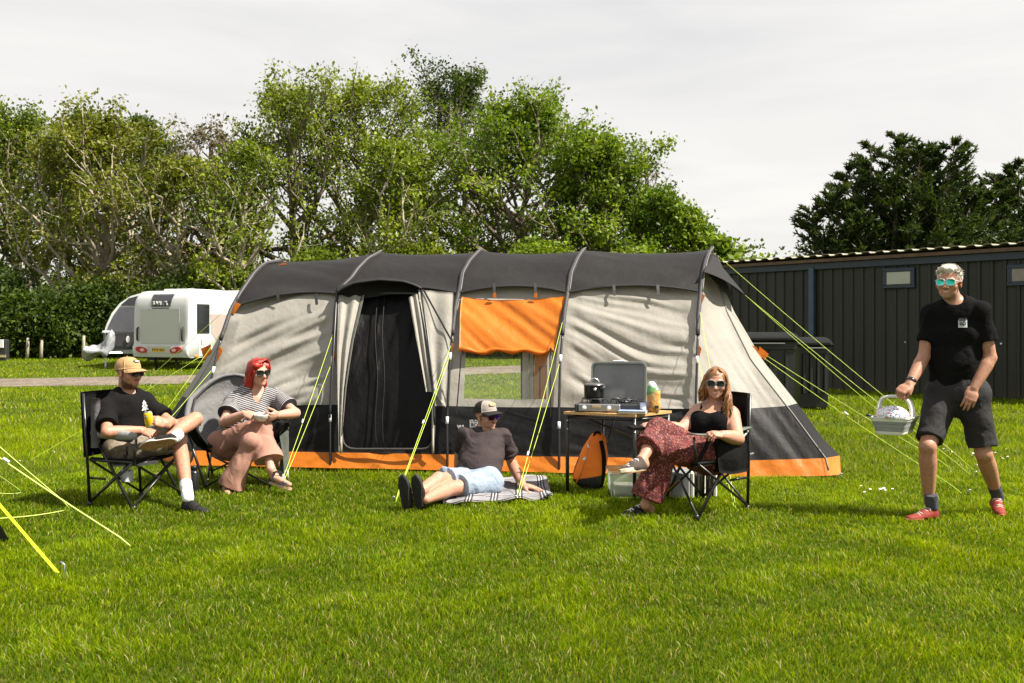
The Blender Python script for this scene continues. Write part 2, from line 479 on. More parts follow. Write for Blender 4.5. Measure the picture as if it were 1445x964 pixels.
# ------------------------------------------------------------------ trees
def leaf_mat(name, cols, tr=.35, vs=.9):
    t = NT(name); a = t.attr('col'); t.col((a, 0)); t.set(Roughness=.55); t.b.inputs['Specular IOR Level'].default_value = .3
    x = t.n('ShaderNodeBsdfTranslucent'); gm = t.mix(1.0, a, (1.35, 1.3, .6), 'MULTIPLY'); t.l(gm[0], 2, x, 0)
    ms = t.n('ShaderNodeMixShader'); ms.inputs[0].default_value = tr; t.l(t.b, 0, ms, 1); t.l(x, 0, ms, 2); t.l(ms, 0, t.out, 0)
    return t.m
M_LEAF = leaf_mat('leaves', None)
def bark(name, c):
    t = NT(name); n = t.noise(9, 5, .65, stretch=(1, 1, .2)); t.col(t.ramp(n, 0, [(.3, tuple(x * .5 for x in c)), (.7, c)])); t.set(Roughness=.9); t.bump(n, 0, .8, .03); return t.m
M_BARK = bark('bark', (.20, .16, .11)); M_BARKP = bark('bark_pale', (.44, .38, .28)); M_BARKR = bark('bark_twig', (.23, .165, .12))

def skeleton(rng, H, W, crown0, n_main, depth, up=.55, lean=(0, 0)):
    """list of (points, radii); twig ends"""
    br = []; ends = []
    r0 = .018 * H + .06
    top = np.array([lean[0], lean[1], H * .93])
    n = 9; tr = []
    for i in range(n):
        s = i / (n - 1); tr.append(top * s + np.r_[rng.normal(0, .018 * H * (.2 + s), 2), 0] * (0 if i == 0 else 1))
    tr = np.array(tr); br.append((tr, r0 * (1 - np.linspace(0, 1, n)) ** .8 + .015))
    def grow(p, d, L, r, lev):
        k = 5; pts = [p]; q = p.copy(); dd = d.copy()
        for i in range(k):
            dd = nz(dd + rng.normal(0, .17, 3) + np.array([0, 0, .09])); q = q + dd * L / k; pts.append(q)
        br.append((np.array(pts), np.linspace(r, r * .35, k + 1)))
        if lev == 0: ends.append((np.array(pts), L)); return
        for j in range(3 if lev > 1 else 4):
            s = .35 + .65 * (j + rng.random()) / (3 if lev > 1 else 4); s = min(s, 1)
            bp = np.array(pts); i0 = min(int(s * k), k - 1); b0 = bp[i0] + (bp[i0 + 1] - bp[i0]) * (s * k - i0)
            nd = nz(dd + rng.normal(0, .75, 3) + np.array([0, 0, .18])); grow(b0, nd, L * (.5 + .25 * rng.random()), r * .5, lev - 1)
    for i in range(n_main):
        s = crown0 + (1 - crown0) * ((i + rng.random()) / n_main) ** .9; s = min(s, .985)
        f = s * (n - 1); i0 = min(int(f), n - 2); p = tr[i0] + (tr[i0 + 1] - tr[i0]) * (f - i0)
        az = i * 2.4 + rng.normal(0, .4); t = (s - crown0) / (1 - crown0)
        prof = (math.sin(math.pi * min(1, .18 + .80 * t)) ** .7) * (.85 + .3 * rng.random())
        L = max(.4, W / 2 * prof * .98)
        d = nz(np.array([math.cos(az), math.sin(az), up * (.5 + 1.3 * t)]))
        grow(p, d, L, max(.02, r0 * (1 - s) * .55 + .02), depth)
    return br, ends

def leaf_cloud(rng, ends, per, spread, size, cols, cl=0.5, droop=0.0):
    P = []; K = []
    for pts, L in ends:
        m = max(1, int(per * (.5 + rng.random()))); s = rng.random(m) ** .8 * (len(pts) - 1); i = np.minimum(s.astype(int), len(pts) - 2)
        q = pts[i] + (pts[i + 1] - pts[i]) * (s - i)[:, None] + rng.normal(0, spread, (m, 3)) * V(1, 1, .75); P.append(q); K.append(np.full(m, rng.random()))
    P = np.concatenate(P); K = np.concatenate(K); n = len(P)
    a = rng.normal(0, 1, (n, 3)); a /= np.linalg.norm(a, axis=1)[:, None]
    nrm = rng.normal(0, .75, (n, 3)) + V(0, 0, .9); b = np.cross(a, nrm); b /= np.linalg.norm(b, axis=1)[:, None] + 1e-9
    a[:, 2] -= droop; sz = size * (.55 + .9 * rng.random(n))[:, None]
    v = np.stack([P - a * sz, P + b * sz * .62 - a * sz * .1, P + a * sz, P - b * sz * .62 - a * sz * .1], 1).reshape(-1, 3)
    f = np.arange(n)[:, None] * 4 + np.array([[0, 1, 2, 3]])
    cols = np.array(cols); mixv = np.clip(.5 + cl * (K - .5) * 1.6 + .35 * (rng.random(n) - .5) + .3 * vnoise(P * .6), 0, .999) * (len(cols) - 1)
    i = mixv.astype(int); c = cols[i] * (1 - (mixv - i))[:, None] + cols[np.minimum(i + 1, len(cols) - 1)] * (mixv - i)[:, None]
    c = c * (.66 + .42 * rng.random(n))[:, None]
    global NLEAF; NLEAF = globals().get('NLEAF', 0) + n
    return v, f, np.repeat(c, 4, 0)

GREENS = {
 'mid': [(.042, .076, .005), (.102, .156, .009), (.185, .242, .016)],
 'light': [(.070, .110, .006), (.162, .226, .011), (.265, .315, .026)],
 'olive': [(.070, .092, .007), (.155, .184, .012), (.245, .258, .026)],
 'dark': [(.020, .040, .005), (.050, .086, .008), (.100, .145, .012)],
 'bright': [(.064, .114, .005), (.142, .226, .009), (.232, .305, .020)],
 'brown': [(.060, .060, .015), (.105, .095, .025), (.13, .105, .04)],
}
def tree(name, px, ytop, wpx, Y, kind, label, group, seed, crown0=.12, n_main=26, depth=2, per=7, size=.088, barkm=None, base=0.0, lean=0, cat='tree', spread=.22, up=.55):
    rng = np.random.default_rng(seed)
    H = (EYE + (HOR - ytop) / F0 * Y) ; Wd = wpx / F0 * Y; X = (px - W0 / 2) / F0 * Y
    root = thing(name, (X, Y, base), label, cat, group)
    br, ends = skeleton(rng, H * (.8 if cat == 'shrub' else .95), Wd * (.62 if cat == 'shrub' else 1), crown0, int(n_main * 1.15), depth, up, (lean, 0))
    org = np.array([X, Y, base])
    mt, mb = MB(), MB()
    for k, (p, r) in enumerate(br):
        if r[0] < .006: continue
        (mt if k == 0 or depth == 1 else mb).tube(p + org, np.maximum(r * (1.0 if k == 0 else 1.5), .010), 7 if k == 0 else (5 if r[0] > .03 else 3), cap=False)
    mt.build('trunk', barkm or M_BARK, root, True)
    if mb.v: mb.build('limbs', barkm or M_BARK, root, True)
    if per > 0:
        v, f, c = leaf_cloud(rng, ends, per * {'olive': 5.0, 'light': 5.4, 'brown': 3.5}.get(kind, 6.6), spread * 1.25, size * 1.1, GREENS[kind])
        mesh_obj('crown', v + org, f, M_LEAF, root, False, attrs={'col': c})
    return root
GB = 'trees along the field edge behind the tent'
tree('tree', 25, 152, 190, 56, 'mid', 'mid green tree at the left edge of the picture, behind the hedge', GB, 1, crown0=.06, n_main=36, per=8)
tree('tree', 122, 138, 130, 60, 'mid', 'tall round topped green tree behind the yellowish tree left of the caravan', GB, 2, crown0=.2, per=9)
tree('tree', 150, 172, 230, 50, 'olive', 'wide yellow green tree above and left of the caravan', GB, 3, crown0=.07, n_main=38, per=9, barkm=M_BARKP)
tree('tree', 208, 134, 95, 63, 'dark', 'dark green tree with ragged top poking out behind the yellow green tree', GB, 4, crown0=.3, n_main=20, per=7)
tree('tree', 250, 205, 150, 49, 'olive', 'thin yellow green tree with pale limbs directly behind the caravan', GB, 15, n_main=22, per=5, barkm=M_BARKP)
tree('bare_tree', 300, 160, 165, 54, 'brown', 'half bare brown tree with fine twigs between two leafy trees', GB, 5, n_main=30, depth=3, per=.7, barkm=M_BARKR, spread=.12)
tree('tree', 345, 190, 150, 47, 'light', 'loose light green tree with crooked pale limbs beside the half bare tree', GB, 16, n_main=22, per=5, barkm=M_BARKP)
tree('tree', 412, 106, 235, 54, 'light', 'airy light green tree with gaps in its top, above the left end of the tent', GB, 6, n_main=28, per=7)
tree('tree', 516, 100, 225, 56, 'light', 'tallest light green tree, behind the tent door', GB, 7, n_main=30, per=7)
tree('tree', 560, 190, 170, 49, 'light', 'low yellowish leafy tree in front of the tallest tree', GB, 17, n_main=26, per=8, barkm=M_BARKP)
tree('tree', 652, 90, 200, 63, 'dark', 'dark green tree with a thin leading shoot above the orange blind', GB, 8, crown0=.3, n_main=26, per=8)
tree('tree', 745, 148, 250, 52, 'bright', 'broad bright green tree behind the middle of the tent roof', GB, 9, n_main=36, per=10)
tree('tree', 850, 182, 165, 50, 'bright', 'bright green tree behind the right half of the tent roof', GB, 10, n_main=32, per=9)
tree('tree', 930, 258, 115, 48, 'bright', 'smaller bright green tree sloping down at the right end of the row', GB, 11, n_main=26, per=8)
tree('bare_tree', 905, 205, 110, 53, 'brown', 'bare twiggy tree showing through the right end of the tree row', GB, 18, n_main=24, depth=3, per=.25, barkm=M_BARKR, spread=.1)
tree('tree', 978, 292, 62, 47, 'bright', 'short bright green tree at the very end of the row beside the tent corner', GB, 19, n_main=18, per=8)
tree('young_tree', 1017, 328, 46, 46, 'bright', 'small young leafy tree just past the right end of the tent roof', GB, 12, n_main=14, per=7, size=.14)
tree('young_tree', 1067, 356, 20, 44, 'bright', 'tip of a small sapling showing over the shed roof', GB, 13, n_main=9, depth=1, per=8, size=.12)
# hedge of shrubs
GH = 'hedge shrubs below the trees'
for k, (px, yt, wp, Y, kd, lb) in enumerate([
    (-30, 372, 170, 47, 'dark', 'dark green shrub at the left edge behind the small post'),
    (52, 425, 120, 45.5, 'dark', 'spreading green shrub left of the caravans above the fence posts'),
    (135, 398, 110, 47, 'dark', 'green leafy shrub between the fence posts and the caravan window'),
    (240, 405, 140, 46, 'dark', 'dark shrub directly behind the white caravan'),
    (330, 375, 130, 47, 'mid', 'green shrub behind the left end of the tent roof'),
    (450, 338, 150, 47, 'mid', 'green shrub behind the roof above the tent door'),
    (600, 330, 170, 48, 'light', 'light green shrub behind the roof above the orange blind'),
    (770, 322, 160, 46, 'bright', 'green shrub under the broad bright green tree'),
    (900, 335, 130, 46, 'bright', 'green shrub under the right end of the tree row')]):
    tree('shrub', px, yt, wp, Y, kd, lb, GH, 30 + k, crown0=.02, n_main=30, depth=2, per=11, size=.085, cat='shrub', spread=.3, up=.35)
# low scrub in the dark under the hedge
rng = np.random.default_rng(77); ends = []
for i in range(700):
    x = -32 + 60 * rng.random(); y = 44.6 + 8 * rng.random() + .8 * rng.random(); h = .3 + 1.5 * rng.random() ** 1.5
    p = np.array([[x, y, 0], [x + rng.normal(0, .2), y, h * .5], [x + rng.normal(0, .3), y + rng.normal(0, .2), h]]); ends.append((p, h))
v, f, c = leaf_cloud(rng, ends, 30, .22, .10, GREENS['mid'])
tag(mesh_obj('undergrowth', v, f, M_LEAF, None, False, attrs={'col': c}), 'dark weeds and brambles along the foot of the hedge', kind='stuff')
# farther wood that closes the gaps low down
ends = []
for i in range(2600):
    x = -75 + 100 * rng.random(); y = 66 + 10 * rng.random(); h = .8 + (3.6 + 2.0 * math.sin(x * .45) + 1.2 * math.sin(x * 1.3)) * rng.random()
    ends.append((np.array([[x, y, h - .5], [x + .4, y, h], [x + .3, y + .3, h + .5]]), 1))
v, f, c = leaf_cloud(rng, ends, 26, .6, .17, GREENS['mid'])
tag(mesh_obj('distant_wood', v, f, M_LEAF, None, False, attrs={'col': c}), 'green wood seen low through the gaps between the trees', kind='stuff')
# conifers behind the shed
def conifer(px, ytop, wpx, Y, seed, label, leaders, sc_=1.0):
    rng = np.random.default_rng(seed); H = EYE + (HOR - ytop) / F0 * Y; Wd = wpx / F0 * Y; X = (px - W0 / 2) / F0 * Y
    root = thing('conifer_tree', (X, Y, 0), label, 'tree', 'conifers behind the shed'); org = np.array([X, Y, 0])
    tr, ends = [], []
    for (dx, hh) in leaders:
        top = np.array([dx * Wd / 2, rng.normal(0, .4), H * hh]); p0 = np.array([dx * Wd * .18, 0, 0])
        s = np.linspace(0, 1, 8)[:, None]; tk = p0 + (top - p0) * s ** V(1.0, 1.0, .9); tr.append((tk, np.linspace(.16, .012, 8)))
        for k in range(62):
            t = .16 + .84 * (k + rng.random()) / 62; q = p0 + (top - p0) * t; az = rng.random() * 6.283
            L = (Wd * .40) * (1 - t) ** .7 * (.7 + .5 * rng.random()) + .18
            d = np.array([math.cos(az), math.sin(az), .62 + .25 * rng.random()]); pts = [q]; m = 6
            for i in range(m):
                d = nz(d + V(0, 0, -.02) + rng.normal(0, .06, 3)); pts.append(pts[-1] + d * L / m)
            pts = np.array(pts); tr.append((pts, np.linspace(.025, .006, m + 1)))
            for i in range(1, m + 1):
                for sd in (-1, 1, 0):
                    sdv = np.cross(d, V(0, 0, 1)) * sd; l2 = (.16 + .26 * L * (1 - i / (m + 2))) * (.6 + .6 * rng.random())
                    e = nz(d * .8 + sdv * .8 + V(0, 0, .28) + rng.normal(0, .16, 3)); ends.append((np.array([pts[i], pts[i] + e * l2 * .5, pts[i] + e * l2 + V(0, 0, -.05 * l2)]), l2))
    mt = MB()
    for k, (p, r) in enumerate(tr): mt.tube(p + org, r, 4, cap=False)
    mt.build('trunk', M_BARK, root, True)
    # sprays: narrow blades along each twig
    vs, cs = [], []
    for pts, l2 in ends:
        kc = rng.random(); m = max(7, int(30 * l2)); s = rng.random(m) * 2; i = np.minimum(s.astype(int), 1)
        q = pts[i] + (pts[i + 1] - pts[i]) * (s - i)[:, None]; ax = nz(pts[-1] - pts[0])
        a = ax * .9 + rng.normal(0, .42, (m, 3)) + V(0, 0, -.03); a /= np.linalg.norm(a, axis=1)[:, None]; b = np.cross(a, rng.normal(0, 1, (m, 3))); b /= np.linalg.norm(b, axis=1)[:, None]
        sz = (.075 + .06 * rng.random(m))[:, None] * sc_
        vs.append(np.stack([q - a * sz * .3, q + b * sz * .22 + a * sz * .3, q + a * sz * 1.3, q - b * sz * .22 + a * sz * .3], 1).reshape(-1, 3))
        c0, c1 = V(.014, .030, .008), V(.062, .092, .016); mm = np.clip(.15 + .8 * kc * (.6 + .5 * rng.random(m)), 0, 1)[:, None]; cs.append(np.repeat(c0 + (c1 - c0) * mm, 4, 0))
    v = np.concatenate(vs); c = np.concatenate(cs); f = np.arange(len(v)).reshape(-1, 4)
    mesh_obj('crown', v + org, f, M_LEAF, root, False, attrs={'col': c})
conifer(1255, 200, 250, 29, 51, 'large dark conifer with feathery shoots rising over the shed roof', [(-.66, .78), (-.40, .87), (-.15, .98), (.04, 1.0), (.24, .94), (.45, .95), (.64, .97), (.85, .86), (-.88, .70), (.98, .76)])
conifer(1440, 236, 200, 30, 52, 'dark conifer at the right edge of the picture over the shed roof', [(-.7, .88), (-.35, .95), (0, 1.0), (.4, 1.0), (.8, .95)])
# old fence posts and a small post with a white plate, at the hedge foot
for k, (px, h, lb) in enumerate([(38.5, .95, 'thin weathered fence post, leftmost in the dark under the hedge'), (58, .85, 'thin weathered fence post, second from the left under the hedge'), (117.5, 1.05, 'thin weathered fence post left of the caravans under the hedge')]):
    p = gp(px, 497); p[1] = 43.8; p[0] = (px - W0 / 2) / F0 * 43.8
    a = np.array([[0, 0, 0], [.01, 0, h * .5], [.03, 0, h]]) + np.array([p[0], p[1], 0])
    o = MB().tube(a, [.075, .07, .06], 8).build('fence_post', M_BARKP, None, True, origin=(p[0], p[1], 0)); tag(o, lb, 'fence post', 'fence posts at the hedge')
X = (5 - W0 / 2) / F0 * 42; r = thing('hookup_post', (X, 42, 0), 'small black service post with a white plate at the left edge of the picture', 'service post')
MB().box((X, 42, .45), (.36, .3, .9), bev=.03).build('post', plain('post_black', (.02, .02, .02), .6), r)
MB().box((X, 41.82, .72), (.18, .04, .34), bev=.01).build('plate', plain('plate_white', (.75, .75, .75), .5), r)
MB().box((X + .03, 41.83, .2), (.3, .03, .1)).build('stripe', plain('stripe_ochre', (.4, .33, .16), .6), r)
# ------------------------------------------------------------------ shed
A = V(11.2, 17.0, 0); B = V(4.6, 24.9, 0)      # near right end, far left end of the front wall (world)
dx = nz(B - A); Ls = np.linalg.norm(B - A); nrm = nz(V(dx[1], -dx[0], 0));
if nrm[1] > 0: nrm = -nrm
HS = 2.72
def sw(s, h, o=0.0): return A + dx * s + nrm * o + V(0, 0, h)
A0 = A - dx * 6.0; 
shed = thing('shed', (A + B) / 2, 'long dark green corrugated metal shed with blue trim along the right side', 'shed')
t = NT('shed_metal'); n1 = t.noise(1.3, 5, .65); n2 = t.noise(.7, 4, .6, stretch=(1, 1, .25))
a = t.ramp(n1, 0, [(.3, (.006, .0075, .004)), (.7, (.0135, .0150, .0078))])
z = t.n('ShaderNodeSeparateXYZ'); tcn = t.n('ShaderNodeTexCoord'); t.l(tcn, 'Object', z, 0)
mud = t.ramp(t.math('ADD', (z, 2), t.math('MULTIPLY', (n2, 0), .9)), 0, [(.45, (1, 1, 1)), (1.0, (0, 0, 0))])
n3 = t.noise(3.2, 5, .7, stretch=(1, 1, .06)); st_ = t.ramp(n3, 0, [(.35, (.55, .55, .5)), (.62, (1.2, 1.2, 1.15)), (.8, (1.9, 1.8, 1.5))]); t.col(t.mix(1.0, t.mix(t.math('MULTIPLY', (mud, 0), .55), a, (.036, .028, .014)), st_, 'MULTIPLY')); t.set(Roughness=.55); t.bump(t.noise(30, 3), 0, .12, .01); M_SHED = t.m
# corrugated sheet profile along the wall
ss, oo = [], []
s = -6.0
while s < Ls:
    for ds, ov in ((0, 0), (.17, 0), (.19, .03), (.23, .03), (.25, 0)): ss.append(s + ds); oo.append(ov)
    s += .25
G = np.array([[sw(min(a_, Ls), h, b_) for h in (0.02, HS)] for a_, b_ in zip(ss, oo)])
MB().grid(G, .02).build('wall', M_SHED, shed)
back = -nrm * 3.2
m = MB(); m.prism([sw(Ls, 0, -.02), sw(Ls, HS, -.02), sw(Ls, HS, -3.2), sw(Ls, 0, -3.2)], -dx * .05)
m.prism([sw(-6, 0, -3.2), sw(Ls, 0, -3.2), sw(Ls, HS, -3.2), sw(-6, HS, -3.2)], nrm * .05); m.build('back_wall', M_SHED, shed)
M_BLUE = plain('blue_trim', (.016, .026, .045), .5, .2); M_RUST = plain('rust_soffit', (.10, .06, .035), .8, .3)
mx_ = np.stack([dx, nrm, V(0, 0, 1)], 1)
MB().box(sw((Ls - 6) / 2, HS + .02, .07), (Ls + 6, .07, .15), mx_, .01).build('fascia', M_BLUE, shed)
MB().box(sw((Ls - 6) / 2, HS + .135, .12), (Ls + 6, .12, .07), mx_).build('soffit', M_RUST, shed)
# roof sheet, corrugated
ss = np.arange(-6.1, Ls + .1, .04); oo = .020 * np.sign(np.sin(ss * 2 * math.pi / .32)) * np.minimum(1, np.abs(np.sin(ss * 2 * math.pi / .32)) * 2.2)
G = np.array([[sw(a_, HS + .235 + b_ + .05 * k / 3, .22 - k) for k in np.linspace(0, 3.6, 3)] for a_, b_ in zip(ss, oo)])
MB().grid(G, .012).build('roof', plain('roof_sheet', (.27, .245, .18), .6, .25, 3), shed)
def wall_s(px):       # distance along the wall of a photo column
    k = (px - W0 / 2) / F0; return (k * A[1] - A[0]) / (dx[0] - k * dx[1])
sp_ = wall_s(1149)
MB().box(sw(sp_, HS / 2, .09), (.13, .1, HS), mx_, .01).build('post', plain('blue_post', (.034, .060, .10), .5, .2), shed)
def shed_window(px0, px1, py0, py1, pane_m):
    s0, s1 = wall_s(px0), wall_s(px1); sm = (s0 + s1) / 2; Y = sw(sm, 0)[1]
    z0, z1 = EYE - (py1 - HOR) / F0 * Y, EYE - (py0 - HOR) / F0 * Y; c = sw(sm, (z0 + z1) / 2, .05); w_ = abs(s1 - s0); h_ = z1 - z0
    f = MB()
    for (u, v_, a_, b_) in ((0, h_ / 2, w_ + .1, .09), (0, -h_ / 2, w_ + .1, .09), (-w_ / 2, 0, .09, h_), (w_ / 2, 0, .09, h_)): f.box(c + dx * u + V(0, 0, v_), (a_, .08, b_ - .002), mx_, .01)
    fr = f.build('window', M_BLUE, shed)
    MB().box(c + nrm * .018, (w_ - .05, .02, h_ - .05), mx_).build('pane', pane_m, fr)  # pane shows the plain colour of the material passed in
M_FROST = plain('frosted_pane', (.37, .38, .32), .35, .1, 2, spec=.4); M_PANE2 = plain('dull_pane', (.24, .2, .17), .3, .3, 3)
shed_window(1251, 1290, 381, 404, M_FROST); shed_window(1427, 1462, 376, 400, M_PANE2)
# bolt heads and scuffs
M_BOLT = plain('galv_bolt', (.6, .6, .58), .4)
for (px, py) in ((1279, 483), (1414, 485), (1312, 371), (1366, 368)):
    s_ = wall_s(px); Y = sw(s_, 0)[1]; MB().lathe(sw(s_, EYE - (py - HOR) / F0 * Y, .034), [(.0, 0), (.02, .0), (.02, .012), (0, .018)], 8, frame3(V(0, 0, 1), nrm)).build('bolt', M_BOLT, shed)

# ------------------------------------------------------------------ wheeled bins
M_BIN = plain('bin_plastic', (.012, .013, .0125), .5, .25, 4); M_BINL = plain('bin_lid', (.010, .011, .0112), .9, .2, 4, spec=.15)
def big_bin(px0, px1, ytop, Y, label, dz=0):
    X0, X1 = (px0 - W0 / 2) / F0 * Y, (px1 - W0 / 2) / F0 * Y; w_ = X1 - X0; H = EYE - (ytop - HOR) / F0 * Y; cx = (X0 + X1) / 2
    r = thing('wheeled_bin', (cx, Y, 0), label, 'bin', 'bins against the shed')
    def ring(z, s): return [V(cx - w_ / 2 * s, Y - .5 * s, z), V(cx + w_ / 2 * s, Y - .5 * s, z), V(cx + w_ / 2 * s, Y + .5 * s, z), V(cx - w_ / 2 * s, Y + .5 * s, z)]
    lv = [ring(.05, .9), ring(.25, .93), ring(H - .3, .97), ring(H - .29, 1.0), ring(H - .16, 1.0)]
    m = MB(); m.add(np.array(lv).reshape(-1, 3), [(i * 4 + j, i * 4 + (j + 1) % 4, i * 4 + 4 + (j + 1) % 4, i * 4 + 4 + j) for i in range(4) for j in range(4)] + [(3, 2, 1, 0), (16, 17, 18, 19)])
    for k in np.linspace(-.35, .35, 4): m.box((cx + k * w_, Y - .485, H * .5), (.05, .05, H * .55), bev=.01)
    m.build('body', M_BIN, r)
    l = MB(); th = np.linspace(0, math.pi, 9); G = np.array([[V(cx - (w_ / 2 + .04) * u, Y - .56 + 1.1 * s / 8, H - .14 + .12 * math.sin(th[s]) ** .6) for u in (-1, -.9, 0, .9, 1)] for s in range(9)]); l.grid(G, .035)
    l.box((cx, Y - .57, H - .13), (w_ * .96, .05, .06), bev=.015); l.build('lid', M_BINL, r, False)
    for sx in (-1, 1):
        wr = MB().lathe((cx + sx * w_ * .36, Y - .38, .06), [(.0, -.03), (.055, -.03), (.06, -.015), (.06, .015), (.055, .03), (0, .03)], 14, frame3(V(0, 0, 1), V(1, 0, 0))); wr.build('wheel', M_BIN, r)
    MB().tube([(cx - w_ * .3, Y - .6, H - .2), (cx + w_ * .3, Y - .6, H - .2)], .018, 6).build('handle', M_BIN, r)
big_bin(1018, 1112, 467, 16.2, 'large black four wheeled waste bin with a grey edged lid behind the tent')
big_bin(1116, 1158, 474, 16.9, 'black waste bin in shade beside the blue shed post')
# ------------------------------------------------------------------ caravans
M_WHITE = plain('caravan_white', (.52, .53, .52), .28, .03, 2, spec=.5); M_GREEN = plain('caravan_pale', (.46, .475, .45), .3, .03, 2)
M_DGLASS = plain('dark_glass', (.016, .018, .022), .06, .2, 3, spec=.7); M_CHAR = plain('charcoal_panel', (.045, .045, .052), .3, .15, 3)
M_BLACK = plain('black_plastic', (.018, .018, .018), .5, .2, 6); M_RED = plain('lamp_red', (.42, .012, .015), .2, .2, 8); M_AMBER = plain('lamp_amber', (.8, .25, .02), .3)
M_TYRE = plain('tyre', (.02, .02, .02), .85, .2); M_PLATE = plain('plate_yellow', (.78, .48, .02), .4, .05); M_INK = plain('ink_black', (.012, .012, .014), .6, .1); M_TXT = plain('letter_white', (.8, .8, .8), .5, .03)
M_BEIGE = plain('beige_decal', (.36, .30, .27), .35, .04); M_STEEL = plain('steel', (.45, .45, .46), .35, .1, metal=.9)
def caravan(origin, yaw, Wd, Ln, Hc, label, bulge=.35):
    """local: x across the end wall, y = outward from the end wall (towards the viewer), z up; the body runs to -y"""
    r = thing('caravan', origin, label, 'caravan', 'caravans parked by the hedge'); Rm = rotz(yaw); O = np.asarray(origin, float)
    def P(x, y, z): return O + Rm @ V(x, y, z)
    # end-wall profile (y,z): bumper, flat panel, rounded top, roof
    prof = [(-.06, .40), (.02, .42), (.06, .55), (.06, .75), (.0, .85), (.0, 1.2), (-.01, 1.7), (-.03, 2.05), (-.08, 2.28), (-.18, 2.45), (-.34, 2.56), (-.6, 2.6), (-Ln * .5, 2.62), (-Ln, 2.58), (-Ln, .42)]
    xs_ = [-1, -.99, -.96, -.85, 0, .85, .96, .99, 1]; inset = [.06, .03, .01, 0, 0, 0, .01, .03, .06]
    m = MB(); k = len(prof); k2 = len(xs_); vs = []
    for (y, z) in prof:
        for x, i in zip(xs_, inset): vs.append(P(x * Wd / 2, y - i * (1 if y > -1 else -1), z * Hc / 2.6 - (i * .5 if z > 2.4 else 0)))
    fs = [(i * k2 + j, i * k2 + j + 1, (i + 1) * k2 + j + 1, (i + 1) * k2 + j) for i in range(k - 1) for j in range(k2 - 1)]
    fs += [tuple(i * k2 for i in range(k)), tuple(i * k2 + k2 - 1 for i in range(k))[::-1], tuple(range(k2))[::-1] + tuple((k - 1) * k2 + j for j in range(k2))]
    m.add(vs, fs); autosmooth(m.build('body', M_WHITE, r), 50)
    return r, P, Rm
cv = V(-11.92, 32.0, 0)   # rear, middle
yaw = R(-42); Wd = 2.3
cO = V((226 - W0 / 2) / F0 * 32.6, 32.6, 0)
r, P, Rm = caravan(cO, math.pi + R(-23), Wd, 6.2, 2.62, 'white touring caravan with pale green rear panel and red tail lamps')
def ontoP(P_, poly, y0, th): return [P_(x, y0, z) for x, z in poly], (P_(0, th, 0) - P_(0, 0, 0))
def slab(P_, poly, y0, th, name, mat, par):
    q, ax = ontoP(P_, poly, y0, th); return MB().prism(q, ax).build(name, mat, par)
# local x grows to the viewer's left here (end wall faces us)
slab(P, [(-.8, .86), (.8, .86), (.82, 1.2), (.82, 2.0), (-.82, 2.0), (-.82, 1.2)], .003, .012, 'rear_panel', M_GREEN, r)
def curved(P_, x0, x1, z0, z1, nm, mat, par, taper=0, off=.02):
    zz = np.linspace(z0, z1, 9); yy = np.interp(zz, [1.2, 1.7, 2.05, 2.28, 2.45, 2.56], [0, -.01, -.03, -.08, -.18, -.34]) + off
    G = np.array([[P_(x0 + (x1 - x0) * u + taper * (u - .5) * -2 * (z1 - z) , y, z * 2.62 / 2.6) for u in np.linspace(0, 1, 5)] for y, z in zip(yy, zz)]); return MB().grid(G, .015).build(nm, mat, par)
curved(P, -.44, .44, 2.06, 2.47, 'logo_panel', M_CHAR, r, .12); curved(P, -.35, .35, 1.84, 2.02, 'vent_window', M_DGLASS, r, .1)
text_obj('BAILEY', .20, P(0, .0, 2.18), P(-1, 0, 0) - P(0, 0, 0), V(0, 0, 1), plain('letter_grey', (.36, .36, .36), .5), r, 'lettering', .03, bold=.0, space=1.15)
for sx in (-1, 1):
    a = np.array([P(sx * .93, -.02, .95), P(sx * .93, .05, 1.0), P(sx * .93, .05, 1.35), P(sx * .93, -.02, 1.4)]); MB().tube(a, .03, 8).build('grab_handle', M_BLACK, r, True)
    th = np.linspace(0, 2 * math.pi, 20, endpoint=False); el = [(sx * .72 + .24 * math.cos(q), .66 + .10 * math.sin(q) + .03 * sx * math.cos(q)) for q in th]
    lp = slab(P, el, .055, .05, 'tail_lamp', M_RED, r); el2 = [(sx * .66 + .09 * math.cos(q), .655 + .05 * math.sin(q)) for q in th]; slab(P, el2, .1, .012, 'reflector', plain('lamp_clear', (.7, .45, .42), .25), lp)
slab(P, [(-.56, .56), (.56, .56), (.5, .78), (-.5, .78)], .062, .01, 'plate_recess', M_GREEN, r)
pl = slab(P, [(-.26, .6), (.26, .6), (.26, .72), (-.26, .72)], .074, .01, 'number_plate', M_PLATE, r)
text_obj('EY72 NLD', .115, P(0, .088, .66), P(-1, 0, 0) - P(0, 0, 0), V(0, 0, 1), M_INK, pl, 'lettering', .003, bold=.002)
# side wall on the viewer's right = local -x
def slabx(poly, name, mat, par, th=.012):
    q = [P(-Wd / 2 - .004, y, z) for y, z in poly]; return MB().prism(q, P(-1, 0, 0) * th - P(0, 0, 0) * th).build(name, mat, par)
w_ = slabx([(-.42, 1.2), (-1.02, 1.2), (-1.02, 2.16), (-.42, 2.16)], 'side_window', M_BLACK, r, .014)
slabx([(-.47, 1.25), (-.97, 1.25), (-.97, 2.11), (-.47, 2.11)], 'pane', M_DGLASS, w_, .02)
slabx([(-1.06, 1.84), (-4.4, 1.84), (-4.4, .95), (-1.4, .95), (-1.12, 1.2)], 'decal', M_BEIGE, r, .006)
slabx([(-.62, .82), (-.78, .82), (-.78, 1.0), (-.62, 1.0)], 'socket_cover', M_GREEN, r, .03)
slabx([(-.5, .46), (-1.15, .46), (-1.15, .8), (-.5, .8)], 'service_hatch', plain('hatch_white', (.66, .67, .66), .35, .03), r, .012)
